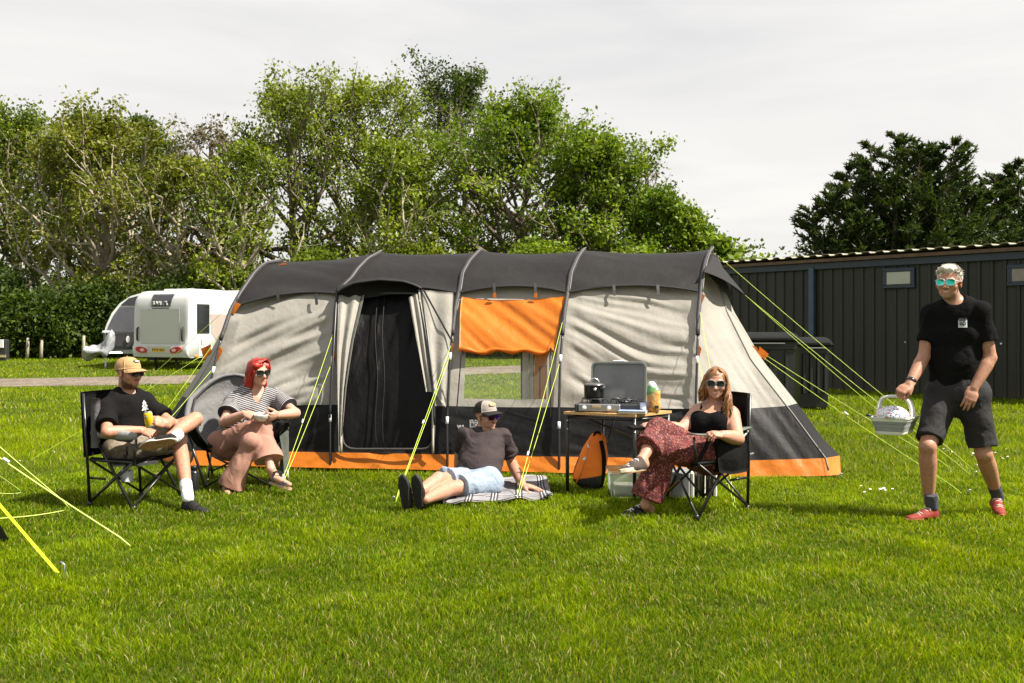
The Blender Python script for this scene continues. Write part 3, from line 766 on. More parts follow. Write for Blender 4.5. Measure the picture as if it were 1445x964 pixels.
slabx([(-.3, .43), (-.5, .43), (-.5, .47), (-.3, .47)], 'side_marker', M_AMBER, r, .03)
m = MB().lathe(P(-Wd / 2 + .12, -3.0, .33), [(.0, -.1), (.3, -.1), (.33, -.06), (.33, .06), (.3, .1), (0, .1)], 24, frame3(V(0, 0, 1), P(-1, 0, 0) - P(0, 0, 0))); wh = m.build('wheel', M_TYRE, r)
MB().box(P(0, -2.2, .36), (Wd * .8, 3.6, .14), Rm).build('chassis', M_BLACK, r)
MB().tube([P(.5, -.4, .02), P(.4, -.2, .4)], .04, 6).build('corner_steady', M_BLACK, r); MB().tube([P(-.5, -.4, .02), P(-.4, -.2, .4)], .04, 6).build('corner_steady', M_BLACK, r)
MB().box(P(0, -1.6, 2.64), (1.1, 1.7, .09), Rm, .03).build('roof_light', plain('roof_vent', (.6, .6, .58), .4), r); MB().box(P(-.1, -4.2, 2.66), (1.3, 2.0, .1), Rm, .03).build('roof_light', M_WHITE, r)
# second caravan: front end, dark window, hitch under a silver cover
c2 = V((196 - W0 / 2) / F0 * 35.2, 35.2, 0); r2 = thing('caravan', c2, 'second caravan half hidden behind the white one, with a big dark front window', 'caravan', 'caravans parked by the hedge')
Rm2 = rotz(R(8)); 
def P2(x, y, z): return c2 + Rm2 @ V(x, y, z)
# front silhouette: leaning, rounded on the left
sil = [(-1.02, .48), (-1.1, .7), (-1.1, 1.1), (-1.02, 1.5), (-.86, 1.9), (-.6, 2.25), (-.25, 2.5), (.15, 2.62), (1.1, 2.64), (1.1, .48)]
body = MB(); q0 = [P2(x, -.1 - .28 * (1 - abs(z - 1.0) / 1.7), z) for x, z in sil]; nS = len(sil); vs = q0 + [P2(x, .25, z) for x, z in sil] + [P2(x, 5.5, z) for x, z in sil]
fs = [tuple(range(nS))] + [tuple(range(2 * nS, 3 * nS))[::-1]] + [(a_ * nS + i, b_ * nS + i, b_ * nS + (i + 1) % nS, a_ * nS + (i + 1) % nS) for a_, b_ in ((0, 1), (1, 2)) for i in range(nS)]
body.add(vs, fs); body.build('body', M_WHITE, r2)
def inset(pts, k): c_ = np.mean(pts, 0); return [tuple(c_ + (np.array(p) - c_) * k) for p in pts]
def fr(x, z, o=.03): return P2(x, -.1 - .28 * (1 - abs(z - 1.0) / 1.7) - o, z)
wn_ = inset([(-1.02, 1.22), (-.94, 1.5), (-.8, 1.84), (-.62, 2.12), (1.0, 2.12), (1.0, 1.22)], .97); MB().prism([fr(x, z) for x, z in wn_], P2(0, .04, 0) - P2(0, 0, 0)).build('front_window', plain('tinted_window', (.055, .055, .062), .1, .25, 2, spec=.8), r2)
pn_ = inset([(-1.0, .78), (-1.04, 1.0), (-1.02, 1.2), (1.0, 1.2), (1.0, .62), (-.8, .62)], .98); MB().prism([fr(x, z) for x, z in pn_], P2(0, .04, 0) - P2(0, 0, 0)).build('front_panel', M_CHAR, r2)
tp_ = [(-.56, 2.18), (-.3, 2.42), (.15, 2.55), (1.0, 2.56), (1.0, 2.18)]; MB().prism([fr(x, z, .05) for x, z in tp_], P2(0, .05, 0) - P2(0, 0, 0)).build('sky_window', M_DGLASS, r2)
th = np.linspace(0, 2 * math.pi, 14, endpoint=False)
MB().prism([fr(-.28 + .055 * math.cos(q), .98 + .12 * math.sin(q), .05) for q in th], P2(0, .03, 0) - P2(0, 0, 0)).build('badge', plain('badge_silver', (.65, .66, .7), .3), r2)
MB().prism([fr(x, z, .05) for x, z in ((.12, .82), (.22, .92), (.12, 1.02), (.02, .92))], P2(0, .03, 0) - P2(0, 0, 0)).build('warning_sticker', plain('sticker_pink', (.7, .3, .3), .5), r2)
MB().box(fr(-1.0, 1.24, .06), (.26, .1, .08), Rm2, .02).build('marker_lamp', M_TXT, r2)
# hitch and its cover
MB().tube([P2(-.5, .1, .5), P2(-1.2, -.6, .5)], .05, 6).tube([P2(.3, .1, .5), P2(-1.2, -.6, .5)], .05, 6).build('tow_frame', M_STEEL, r2)
MB().tube([P2(-1.0, -.5, .0), P2(-1.0, -.5, .55)], .035, 8).build('jockey_stand', M_STEEL, r2)
rng = np.random.default_rng(3); n1, n2 = 26, 16; G = np.zeros((n1, n2, 3))
for i, s in enumerate(np.linspace(0, 1, n1)):
    c_ = V(-.75 - .95 * s, -.35 - .3 * s, .72 - .22 * s); rad = .26 - .08 * s + .06 * math.sin(s * 9)
    if s < .25: c_[2] += (.25 - s) * 1.6
    for j, q in enumerate(np.linspace(0, 2 * math.pi, n2)):
        rr = rad * (1 + .30 * math.sin(3 * q + 7 * s) + .16 * math.sin(7 * q - 8 * s)) * (1 if 0 < i < n1 - 1 else .25); G[i, j] = P2(*(c_ + V(.25 * rr * math.cos(q) + .05, rr * math.cos(q), rr * .95 * math.sin(q))))
tag(MB().grid(G).build('hitch_cover', plain('silver_sheet', (.34, .35, .37), .4, .35, 5, bump=.9, bscale=5, metal=.2), None, True, origin=P2(-1.2, -.5, .5)), 'crumpled silver cover over the tow hitch left of the caravans', 'hitch cover')
# ------------------------------------------------------------------ the big tunnel tent
M_TAN = fabric('tent_tan', (.43, .408, .362), .62, .55, 3.2, (1, 1, 1), 300, .05, .4, .35)
M_ROOF = fabric('tent_grey', (.0165, .015, .0148), .6, .4, 4, (1, 1, 1), 300, .10, .02, .2)
M_BAND = fabric('tent_black', (.0062, .0058, .0062), .6, .5, 3, (1, 1, 1), 300, .1, 0, .22)
M_ORANGE = fabric('tent_orange', (.66, .185, .012), .5, .5, 3.5, (1, 1, 1), 300, .06, .3, .4)
M_DOOR = fabric('door_mesh', (.0055, .005, .0053), .5, .8, 3.0, (1.4, 1.4, .55), 200, .2, 0, .12)
M_POLE = plain('pole_black', (.014, .014, .015), .35, .1, 9); M_SLEEVE = fabric('sleeve_grey', (.05, .047, .05), .6, .3, 8)
M_PIPE = plain('piping_black', (.01, .01, .011), .6, .1); M_REFL = plain('reflector_white', (.75, .77, .8), .3, .03)
M_ROPE = plain('neon_cord', (.46, .62, .05), .55, .08, 30); M_ROPE.node_tree.nodes['Principled BSDF'].inputs['Sheen Weight'].default_value = .2
M_GROUNDSHEET = plain('groundsheet', (.02, .02, .021), .7, .2)
HW, HT = 1.5, 2.17; TV = V(.141, .99, 0)
HOOPS = [
 dict(Yb=9.63, H=2.085, pts=[(395, 371.5), (386, 372.5), (376, 374), (367, 380), (358, 389), (351, 399), (338, 418), (326, 440), (310, 487), (294, 556), (281, 610), (268, 662)]),
 dict(Yb=9.43, pts=[(536, 358.5), (533, 361), (527, 364), (518, 369), (504.5, 382.5), (495, 396), (484, 406), (477, 416), (474, 440), (470, 500), (466.5, 576), (467, 662)]),
 dict(Yb=9.27, pts=[(679, 356.5), (675, 358), (669, 364), (661.6, 372), (652, 388.5), (648.6, 411), (643, 433), (635.5, 500), (631, 598), (631.7, 665)]),
 dict(Yb=9.12, pts=[(827, 354.5), (823, 355.5), (818, 362), (813, 370), (805, 388.5), (801.7, 411), (796, 445), (790.5, 508), (788.6, 583), (789, 670)]),
 dict(Yb=8.95, pts=[(1004, 355.5), (1001, 358), (998, 365), (995.6, 372), (991, 391), (988.7, 410), (985, 445), (983, 514), (980.5, 600), (979, 677)])]
def hoop_front(i, th):
    h = HOOPS[i]; z = h.get('H', HT) * math.sin(th); s = .16 * z + (HW - .16 * HT) * (1 - math.cos(th)) - .09 * max(0, 1 - z / .22) ** 1.3 * 0; Y = h['Yb'] + TV[1] * s
    py = HOR - (z - EYE) / Y * F0; p = h['pts']; px = np.interp(py, [q[1] for q in p], [q[0] for q in p])
    return V((px - W0 / 2) / F0 * Y, Y, z)
_hc = {}
def hoop(i, th):
    k = (i, round(th, 5))
    if k not in _hc:
        if th <= math.pi / 2: _hc[k] = hoop_front(i, th)
        else:
            f = hoop_front(i, math.pi - th); t = hoop_front(i, math.pi / 2)
            _hc[k] = V(t[0] + (t[0] - f[0]) * .8, 2 * t[1] - f[1], f[2])
    return _hc[k]
def surf(i, u, th, out=0.0, sag=.03):
    p = hoop(i, th) * (1 - u) + hoop(i + 1, th) * u
    n = V(0, -math.cos(th), math.sin(th)); k = 4 * u * (1 - u)
    return p + n * (out - .022 - sag * k) + V(0, (-1 if th < math.pi / 2 else 1) * .075 * max(0, 1 - p[2] / .19), 0)
def th_of(z): return math.asin(min(1, z / HT))
def wrinkle(G, amp, d=(1, 0, .35), long_=1.1, short=.085, seed=0, out=V(0, -1, .2)):
    """creases running along d"""
    P = G.reshape(-1, 3); d = nz(d); e = nz(np.cross(d, V(0, 1, 0))); a, b = P @ d, P @ e
    wa = .12 * vnoise(np.c_[a * 1.2 + seed, b * 1.5, a * 0])
    n = vnoise(np.c_[a / long_ + seed, (b + wa) / short, a * 0 + seed]) * .6 + .4 * vnoise(np.c_[a / long_ * 1.7 + seed + 9, (b + wa) / short * 2.1, a * 0 + seed]) + .5 * vnoise(np.c_[a / .5, b / .4, a * 0 + seed + 5])
    r = np.sign(n) * np.abs(n) ** .8
    return (P + r[:, None] * amp * nz(out)).reshape(G.shape)
tent = thing('tunnel_tent', (-.2, 10.6, 0), 'large tan, grey and orange tunnel tent pitched on the lawn behind the group', 'tent')
ZB, ZO, Z0 = .625, .175, .035
def panel(name, mat, i, z0, z1, back=False, nu=44, nz_=30, amp=.011, d=(1, 0, .35), seed=0, skip=None, out=0.0, us=None, zs=None, short=.085):
    us = np.linspace(0, 1, nu) if us is None else np.asarray(us); zs = np.linspace(z0, z1, nz_) if zs is None else np.asarray(zs)
    G = np.array([[surf(i, u, (math.pi - th_of(z)) if back else th_of(z), out) for z in zs] for u in us])
    if amp: 
        G2 = wrinkle(G, amp, d, seed=seed, short=short, out=V(0, 1 if back else -1, .2)); env = np.minimum(1, np.minimum(us, 1 - us) * 9)[:, None, None]; G = G + (G2 - G) * env
    m = MB(); b = len(zs); fs = []
    for a in range(len(us) - 1):
        for c in range(b - 1):
            if skip and skip((us[a] + us[a + 1]) / 2, (zs[c] + zs[c + 1]) / 2, (G[a, c] + G[a + 1, c + 1]) / 2): continue
            q = (a * b + c, (a + 1) * b + c, (a + 1) * b + c + 1, a * b + c + 1); fs.append(q[::-1] if back else q)
    m.add(G.reshape(-1, 3), fs); return m.build(name, mat, tent, True)
def uaround(lo, hi, n=44): return np.unique(np.round(np.r_[np.linspace(0, 1, n), lo, hi], 6))
DIRS = [(1, 0, .42), (1, 0, -.3), (1, 0, -.25), (1, 0, -.33)]
DOOR = [(512, 414), (497, 480), (487, 550), (481, 600), (484, 627), (492, 634), (604, 634), (612, 622), (613, 590), (611, 548), (600, 500), (592, 450), (588, 414)]
def topx(P): return np.array([P[0] / P[1] * F0 + W0 / 2, HOR - (P[2] - EYE) / P[1] * F0])
def in_door(u, z, P): return bool(inpoly(topx(P)[None], DOOR)[0])
WU, WZ = (.14, .885), (.70, 1.2)
for i in range(4):
    kw = dict(seed=3 + 7 * i, d=DIRS[i])
    if i == 1:
        panel('wall_panel', M_TAN, i, ZB, 1.98, nu=110, nz_=110, amp=.016, skip=in_door, **kw); panel('lower_band', M_BAND, i, ZO, ZB, nu=110, nz_=44, amp=.008, skip=in_door, **kw)
    elif i == 2:
        us = uaround(*WU, n=60); zs = np.unique(np.r_[np.linspace(ZB, 1.98, 40), WZ]); sk = lambda u, z, P: WU[0] < u < WU[1] and WZ[0] < z < WZ[1]
        panel('wall_panel', M_TAN, i, ZB, 1.98, us=us, zs=zs, amp=.006, skip=sk, **kw); panel('lower_band', M_BAND, i, ZO, ZB, amp=.009, **kw)
    else:
        panel('wall_panel', M_TAN, i, ZB, 1.98, nu=90, nz_=80, amp=.075 if i == 0 else .036, short=.13 if i == 0 else .08, **kw); panel('lower_band', M_BAND, i, ZO, ZB, amp=.011, **kw)
    panel('mud_valance', M_ORANGE, i, Z0, ZO, nz_=12, amp=.008, short=.05, **kw)
    # back half
    if i in (1, 2):
        hu = (.30, 1.0) if i == 1 else (0, .97); hz_ = (.42, 1.55); us = uaround(*hu, n=24); zs = np.unique(np.r_[np.linspace(ZO, 1.98, 24), hz_])  # rear openings for the view, enlarged unseen so sky lights the inner panels
        panel('back_wall', M_TAN, i, ZO, 1.98, True, us=us, zs=zs, amp=.006, skip=lambda u, z, P: hu[0] < u < hu[1] and hz_[0] < z < hz_[1], **kw)
    else: panel('back_wall', M_TAN, i, ZO, 1.98, True, nu=16, nz_=16, **kw)
    panel('mud_valance', M_ORANGE, i, Z0, ZO, True, nu=12, nz_=4, **kw)
    # roof cover with a flared, arched hem
    us = np.linspace(0, 1, 40); rows = []
    for u in us:
        k = 4 * u * (1 - u); ze = (1.69 if i else 1.69 - .07 * (1 - u)) + .055 * k; te = th_of(ze); ths = np.r_[np.linspace(te, math.pi / 2, 26), np.linspace(math.pi / 2, math.pi - te, 20)[1:]]
        rows.append([surf(i, u, t_, .03 + (.05 * k + .012) * (math.exp(-(t_ - te) / .09) + math.exp(-(math.pi - te - t_) / .09)), .034) for t_ in ths])
    G = np.array(rows); G2 = wrinkle(G, .011, (1, 0, -.12), 1.2, .09, 30 + i, V(0, -.6, .8)); env = np.minimum(1, np.minimum(us, 1 - us) * 8)[:, None, None]
    MB().grid((G + (G2 - G) * env)[::-1], .004).build('roof_cover', M_ROOF, tent, True)
    hem = np.array([r[0] for r in rows]); MB().tube(hem, .009, 6).build('roof_hem', M_PIPE, tent, True)
# clear window, blind and what hangs inside
G = np.array([[surf(2, u, th_of(z), -.004) for z in np.linspace(*WZ, 8)] for u in np.linspace(*WU, 12)])
t = NT('clear_vinyl'); gl = t.n('ShaderNodeBsdfGlossy'); gl.inputs['Roughness'].default_value = .12; tp = t.n('ShaderNodeBsdfTransparent'); tp.inputs[0].default_value = (.93, .95, .92, 1)
fr_ = t.n('ShaderNodeLayerWeight'); fr_.inputs[0].default_value = .25; ms = t.n('ShaderNodeMixShader'); t.l(t.math('MULTIPLY', (fr_, 0), .35), 0, ms, 0); df_ = t.n('ShaderNodeBsdfDiffuse'); df_.inputs[0].default_value = (.7, .72, .68, 1); m0_ = t.n('ShaderNodeMixShader'); m0_.inputs[0].default_value = .07; t.l(tp, 0, m0_, 1); t.l(df_, 0, m0_, 2); t.l(m0_, 0, ms, 1); t.l(gl, 0, ms, 2)
bn = t.n('ShaderNodeBump'); bn.inputs['Strength'].default_value = .4; bn.inputs['Distance'].default_value = .03; t.l(t.noise(5, 3), 0, bn, 'Height'); t.l(bn, 0, gl, 'Normal'); t.l(ms, 0, t.out, 0); M_VINYL = t.m
win = MB().grid(G).build('window', M_VINYL, tent, True)
bz, bu = (1.60, 1.13), 1
def blind(u, s):
    z = 1.645 + (1.125 - 1.645) * s; uu = (.035 + .045 * s) + u * ((.985 - .05 * s) - (.035 + .045 * s)); z += .02 * abs(2 * u - 1) ** 2 * (1 - s) - .008 * s * math.sin(u * 9)
    return surf(2, uu, th_of(z), .035 + .012 * s)
G = np.array([[blind(u, s) for s in np.linspace(0, 1, 40)] for u in np.linspace(0, 1, 60)])
G = wrinkle(G, .024, (1, 0, -.75), .8, .11, 71)
bl = MB().grid(G, .003).build('window_blind', M_ORANGE, tent, True)
roll = G[:, -1] + V(0, -.012, .012); roll[:, 2] += .012 * np.sin(np.linspace(0, 20, 60)); MB().tube(roll, .022 + .006 * np.sin(np.linspace(0, 25, 60)), 8).build('rolled_hem', M_ORANGE, bl, True)
m = MB()
for u in (.04, .97): p = blind(u, 1.0) + V(0, -.02, .005); m.box(p, (.016, .07, .075), bev=.005)
m.build('toggle', M_PIPE, bl)
mb_ = MB()
for pts in ([(651, 500), (644, 585)], [(776, 500), (777, 590)]):
    mb_.tube([at(px, py, 9.36 - .1 * (px > 700)) for px, py in resample(pts, 6)], .006, 5)
mb_.build('zip', M_PIPE, tent)
# inner bedroom fabric behind the window
Yi = 9.69; X0, X1 = (737 - W0 / 2) / F0 * Yi, 1.25
def strip(xa, xb, mat, nm, par, y=Yi):
    G = np.array([[V(x, y + .03 * math.sin(x * 40) + .05 * (x - X0), z) for z in np.linspace(.05, 1.21, 12)] for x in np.linspace(xa, xb, 14)]); return MB().grid(G).build(nm, mat, par, True)
M_INO = fabric('inner_orange', (.92, .33, .03), .5, .5, 3.5, (1, 1, 1), 300, .06, .6); M_INT = fabric('inner_tan', (.8, .75, .66), .7, .4, 5, (1, 1, 1), 300, .06, .6)
inn = strip(X0, X0 + .062, M_INT, 'inner_curtain', tent); strip(X0 + .064, X0 + .072, M_PIPE, 'seam', inn); strip(X0 + .074, X0 + .108, fabric('inner_pale', (.7, .68, .64), .8, .3, trans=.6), 'pale_strip', inn); strip(X0 + .109, X0 + .118, M_PIPE, 'seam', inn)
strip(X0 + .12, X1, M_INO, 'orange_panel', inn)
MB().tube([V(X0 + .17, Yi - .02, .1), V(X0 + .17, Yi - .02, .98), V(X0 + .4, Yi - .02, 1.0)], .008, 5).build('zip', M_PIPE, inn); MB().tube([V(X0 - .004, Yi - .01, .05), V(X0 - .004, Yi - .01, 1.2)], .012, 5).build('edge_binding', M_PIPE, inn)
MB().grid(np.array([[V(x, y, .03) for y in (9.72 - .143 * (x + 3.1), 12.3 - .143 * (x + 3.1))] for x in np.linspace(-2.9, 1.6, 6)])).build('groundsheet', M_GROUNDSHEET, tent)
# door: recessed dark mesh, binding, zip, flaps, porch visor
xs_ = np.linspace(474, 620, 80); ys_ = np.linspace(404, 642, 90)
def wall_at(px, py, i=1, out=0.0):
    """point of the front wall of a bay seen at a photo pixel"""
    lo, hi = 8.5, 11.5; z = 1.0
    for _ in range(12):
        th = th_of(max(0, z)); a, b = hoop(i, th), hoop(i + 1, th); xa, xb = topx(a)[0], topx(b)[0]; u = (px - xa) / (xb - xa); Y = a[1] * (1 - u) + b[1] * u; z = EYE - (py - HOR) / F0 * Y
    p = at(px, py, Y - out); return p
G = np.array([[wall_at(x, y, 1, -.075 - .03 * math.sin((x - 474) / 146 * 3.1)) for y in ys_] for x in xs_])
G = wrinkle(G, .020, (.25, 0, 1), .55, .13, 13); dp = MB().grid(G).build('door_mesh', M_DOOR, tent, True)
zp = MB()
for dxp in (531, 541): zp.tube([wall_at(dxp + 1.5 * math.sin(y / 20), y, 1, -.05) for y in np.linspace(414, 630, 30)], .006, 5)
zp.build('door_zip', M_BAND, dp, True)
bd = smoothcurve(DOOR + [DOOR[0]], 90, 1); MB().tube([wall_at(x, y, 1, .02) for x, y in bd], .012, 6).build('door_binding', plain('binding_grey', (.035, .033, .032), .8), tent, True)
def flap(outline_l, outline_r, nm, mat, out=.04, folds=5, amp=.018):
    L_, R_ = resample(outline_l, 40), resample(outline_r, 40)
    G = np.array([[wall_at(*(a * (1 - s) + b * s), 1, out + amp * math.sin(s * folds * 3.14 + k * .05)) for s in np.linspace(0, 1, 24)] for k, (a, b) in enumerate(zip(L_, R_))])
    return MB().grid(np.transpose(G, (1, 0, 2)), .003).build(nm, mat, tent, True)
flap([(478, 415), (476, 500), (477, 580), (478, 638)], [(515, 414), (499, 480), (489, 545), (483, 612)], 'door_flap', M_TAN, folds=4)
flap([(577, 420), (583, 455), (592, 500), (601, 553)], [(589, 414), (597, 455), (604, 505), (613, 553)], 'door_flap', M_TAN, .03, 3)
flap([(590, 409), (600, 465), (608, 520), (614, 556)], [(640, 413), (638, 460), (632, 520), (629, 575)], 'side_flap', M_TAN, .05, 3, .012)
YP = 9.98
arch = smoothcurve([(475, 414), (482, 408), (500, 400), (535, 395.5), (570, 398), (588, 404), (595, 408)], 40, 2); low = smoothcurve([(476, 413), (484, 416), (498, 421), (520, 418), (545, 414.5), (575, 411), (595, 409)], 40, 2)
A_ = np.array([at(x, y, YP) for x, y in arch]); Lw = np.array([at(x, y + 2, YP + .10) for x, y in low]); Bk = np.array([at(480 + (594 - 480) * k / 39, 404 - 8 * math.sin(3.14 * k / 39), 10.45) for k in range(40)])
Bk[:, 2] = np.maximum(Bk[:, 2], 1.83); G = np.stack([Bk, (Bk + A_) / 2 + V(0, 0, .03), A_], 1)
vs = MB().grid(G[::-1], .004); vs.grid(np.stack([A_, (A_ + Lw) / 2 + V(0, -.015, 0), Lw], 1), .004); vs.m = [0] * (39 * 2 * 2 + 2 * (39 + 2)) + [1] * (len(vs.f) - (39 * 2 * 2 + 2 * (39 + 2))); vs.build('porch_visor', [M_ROOF, M_BAND], tent, True); MB().tube(A_ + V(0, -.004, .004), .012, 6).build('visor_piping', M_PIPE, tent, True)
for pts in ([(475, 413), (472, 470), (468, 540), (465.5, 590)], [(594, 407), (603, 470), (611, 540), (613.5, 600)]):
    MB().tube([wall_at(x, y, 1, .06) for x, y in resample(pts, 14)], .010, 6).build('porch_pole', M_POLE, tent, True)
MB().strap([wall_at(x, y, 1, .09) for x, y in resample([(597, 408), (618, 446), (639, 484)], 8)], .018, .004, V(0, -1, 0)).build('porch_strap', M_PIPE, tent)
M_TIE = fabric('tie_tan', (.40, .37, .32), .7)
for xx in (481.5, 611): MB().tube([wall_at(xx, y, 1, .035) for y in np.linspace(572, 640, 5)], .012, 6).build('door_tie', M_TIE, tent, True)
# poles and sleeves, tabs, reflectors
for i in range(5):
    ths = np.linspace(th_of(1.28), math.pi - th_of(1.28), 60); p = np.array([hoop(i, t_) + V(0, -math.cos(t_), math.sin(t_)) * .022 for t_ in ths]); MB().tube(p, .021, 8).build('pole_sleeve', M_SLEEVE, tent, True)
    p2 = p + np.array([V(.018, -math.cos(t_) * .02, math.sin(t_) * .02) for t_ in ths]); MB().tube(p2[8:-8], .006, 5).build('sleeve_piping', plain('piping_grey', (.13, .125, .125), .5) if i == 0 else bpy.data.materials['piping_grey'], tent, True)
    for sd in ((0,) if i == 2 else (0, 1)):
        ths = np.linspace(th_of(.01), th_of(1.3), 24); p = np.array([hoop(i, math.pi - t_ if sd else t_) + V(0, (1 if sd else -1) * .018, 0) for t_ in ths]); MB().tube(p, .0125, 7).build('pole', M_POLE, tent, True)
REFL = [(0, (447, 517)), (1, (508, 590)), (2, (435, 503, 593)), (3, (425, 506, 600)), (4, (433, 508))]
def pole_pt(i, py):
    z = 1.0
    for _ in range(10): Y = hoop(i, th_of(z))[1]; z = EYE - (py - HOR) / F0 * Y
    return hoop(i, th_of(z))
for i, ys in REFL:
    for y in ys: a, b = pole_pt(i, y - 5), pole_pt(i, y + 5); MB().tube([a + V(0, -.02, 0), b + V(0, -.02, 0)], .0145, 8).build('pole_cuff', M_REFL, tent, True)
TABS = [(0, [(333, 427), (340, 429), (330, 444), (326, 441)]), (0, [(310, 488), (314, 495), (306, 512), (303, 508)]), (1, [(472, 496), (476, 499), (473, 511), (470, 506)]), (2, [(647, 413), (650, 414), (645, 430), (642, 428)]), (2, [(638, 484), (641, 486), (637, 501), (634, 498)]),
        (3, [(800, 413), (804, 414), (799, 428), (797, 426)]), (4, [(990, 414), (995, 417), (989, 432), (987, 428)]), (4, [(986, 487), (990, 492), (987, 504), (984, 500)])]
for i, q in TABS:
    Y = pole_pt(i, q[0][1])[1] - .03; MB().prism([at(x, y, Y) for x, y in q], V(0, .006, 0)).build('guy_tab', M_ORANGE, tent)
MB().prism([at(x, y, 10.85) for x, y in [(393, 373.5), (400, 371), (408, 374), (400, 376)]], V(0, .02, 0)).build('guy_tab', M_ORANGE, tent)
for i, pp in ((0, (392, 446)), (2, (697, 755)), (3, (866, 928))):
    for px in pp:
        y0 = {0: 416, 2: 404, 3: 406}[i] + (3 if px in (446,) else 0)
        a, b = wall_at(px, y0 - 4, i, .06), wall_at(px + 1, y0 + 11, i, .035); MB().strap([a, (a + b) / 2 + V(0, -.01, 0), b], .028, .005, V(0, -1, 0)).build('toggle_strap', M_PIPE, tent)
for px in (697, 755): a = wall_at(px + 1, 417, 2, .045); MB().box(a, (.03, .02, .05)).build('orange_loop', M_ORANGE, tent)
# end wings
def wing(ih, sil, ridge, Yr, Ys, side, seed):
    n = 46; zs = np.linspace(.03, HT * .985, n); cols = {}
    def line(px_list, Yf):
        out = []
        for z in zs:
            Y = Yf(z / HT); py = HOR - (z - EYE) / Y * F0; px = np.interp(py, [q[1] for q in px_list], [q[0] for q in px_list]); out.append(V((px - W0 / 2) / F0 * Y, Y, z))
        return np.array(out)
    Hf = np.array([hoop(ih, th_of(z)) + V(0, .02 * math.cos(th_of(z)), -.025) for z in zs]); Hb = np.array([hoop(ih, math.pi - th_of(z)) for z in zs])
    Rg, Sl = line(ridge, Yr), line(sil, Ys); ax = hoop(ih, math.pi / 2)[1]
    Sb = Sl.copy(); Sb[:, 1] = np.maximum(2 * ax - Sl[:, 1], Sl[:, 1] + .02); Sb[:, 0] += .05
    for nm, a, b, sag, amp in (('wing_panel', Hf, Rg, .05, .020), ('end_panel', Rg, Sl, .0, .002), ('end_panel', Sl, Sb, .0, .004), ('wing_panel', Sb, Hb, .05, .008)):
        us = np.linspace(0, 1, 40 if a is Hf else 8)
        G = np.array([[a[k] * (1 - u) + b[k] * u + V(-.3 * side, 1, -.2) * sag * 4 * u * (1 - u) * (1 if a is Hf else -1) for k in range(n)] for u in us])
        if amp: G2 = wrinkle(G, amp, (.62 * side, 0, -1), 1.0, .085, seed, V(.5 * side, -1, .1)); env = np.minimum(1, np.minimum(us, 1 - us) * 9)[:, None, None]; G = G + (G2 - G) * env
        for z0, z1, mt_, nm2 in ((0, ZO, M_ORANGE, 'mud_valance'), (ZO, ZB, M_BAND, 'lower_band'), (ZB, 9, M_TAN, nm)):
            k = [j for j in range(n) if z0 - .025 <= zs[j] <= z1 + .025]
            if len(k) < 2: continue
            g2 = G[:, k].copy()
            for (kk, zt) in ((0, z0), (-1, z1)):
                if .03 < zt < 2: # snap the seam row
                    j0, j1 = (k[0], k[0] + 1) if kk == 0 else (k[-1] - 1, k[-1]); f = (zt - zs[j0]) / (zs[j1] - zs[j0]); g2[:, kk] = G[:, j0] * (1 - f) + G[:, j1] * f
            MB().grid(g2 if side > 0 else g2[::-1]).build(nm2, mt_, tent, True)
    MB().tube(Rg[1:], .008, 5).build('wing_seam', plain('seam_grey', (.2, .19, .17), .7) if 'seam_grey' not in bpy.data.materials else bpy.data.materials['seam_grey'], tent, True)
    return Rg, Sl
wing(4, [(1004, 364), (1036, 440), (1076, 508), (1128, 573), (1164, 623), (1185, 641), (1187, 680)], [(1003, 368), (1026, 440), (1060, 508), (1118, 583), (1166, 648), (1173, 680)],
     lambda q: 8.93 + 1.45 * q, lambda q: 9.0 + .38 * min(1, 4 * q) * (1 - q) + 1.42 * q, 1, 5)
wing(0, [(388, 371), (338, 425), (312, 470), (283, 520), (240, 585), (205, 635), (188, 660)], [(389, 371), (341, 425), (318, 470), (291, 520), (250, 585), (217, 635), (200, 660)],
     lambda q: 10.2 + .9 * q, lambda q: 10.5 + .65 * q, -1, 8)
# storm flap at the right end with its vent
a0, a1, tipp, a2 = at(1003, 358, 10.25), at(1012, 360, 10.7), at(1052, 417, 10.0), at(993, 384, 9.68)
G = []
for u in np.linspace(0, 1, 14):
    top = a1 * (1 - u) + tipp * u + V(0, 0, -.10) * math.sin(3.14 * u); bot = a2 * (1 - u) + tipp * u + V(0, 0, .03) * math.sin(3.14 * u); mid = a0 * (1 - u) + tipp * u
    G.append([top, (top + mid) / 2, mid, (mid + bot) / 2, bot])
MB().grid(np.array(G), .004).build('storm_flap', M_ROOF, tent, True)
MB().prism([at(x, y, 10.05) for x, y in [(997, 384), (1007, 378), (1026, 400), (1036, 425), (1030, 420)]], V(0, .02, 0)).build('vent', M_PIPE, tent)
for q, Y in (([(1060, 487), (1068, 490), (1076, 505), (1071, 505)], 9.9), ([(1072, 489), (1085, 500), (1079, 508), (1071, 497)], 10.2), ([(283, 492), (297, 486), (298, 498), (288, 508)], 10.2)):
    MB().prism([at(x, y, Y) for x, y in q], V(0, .012, 0)).build('guy_tab', M_ORANGE, tent)
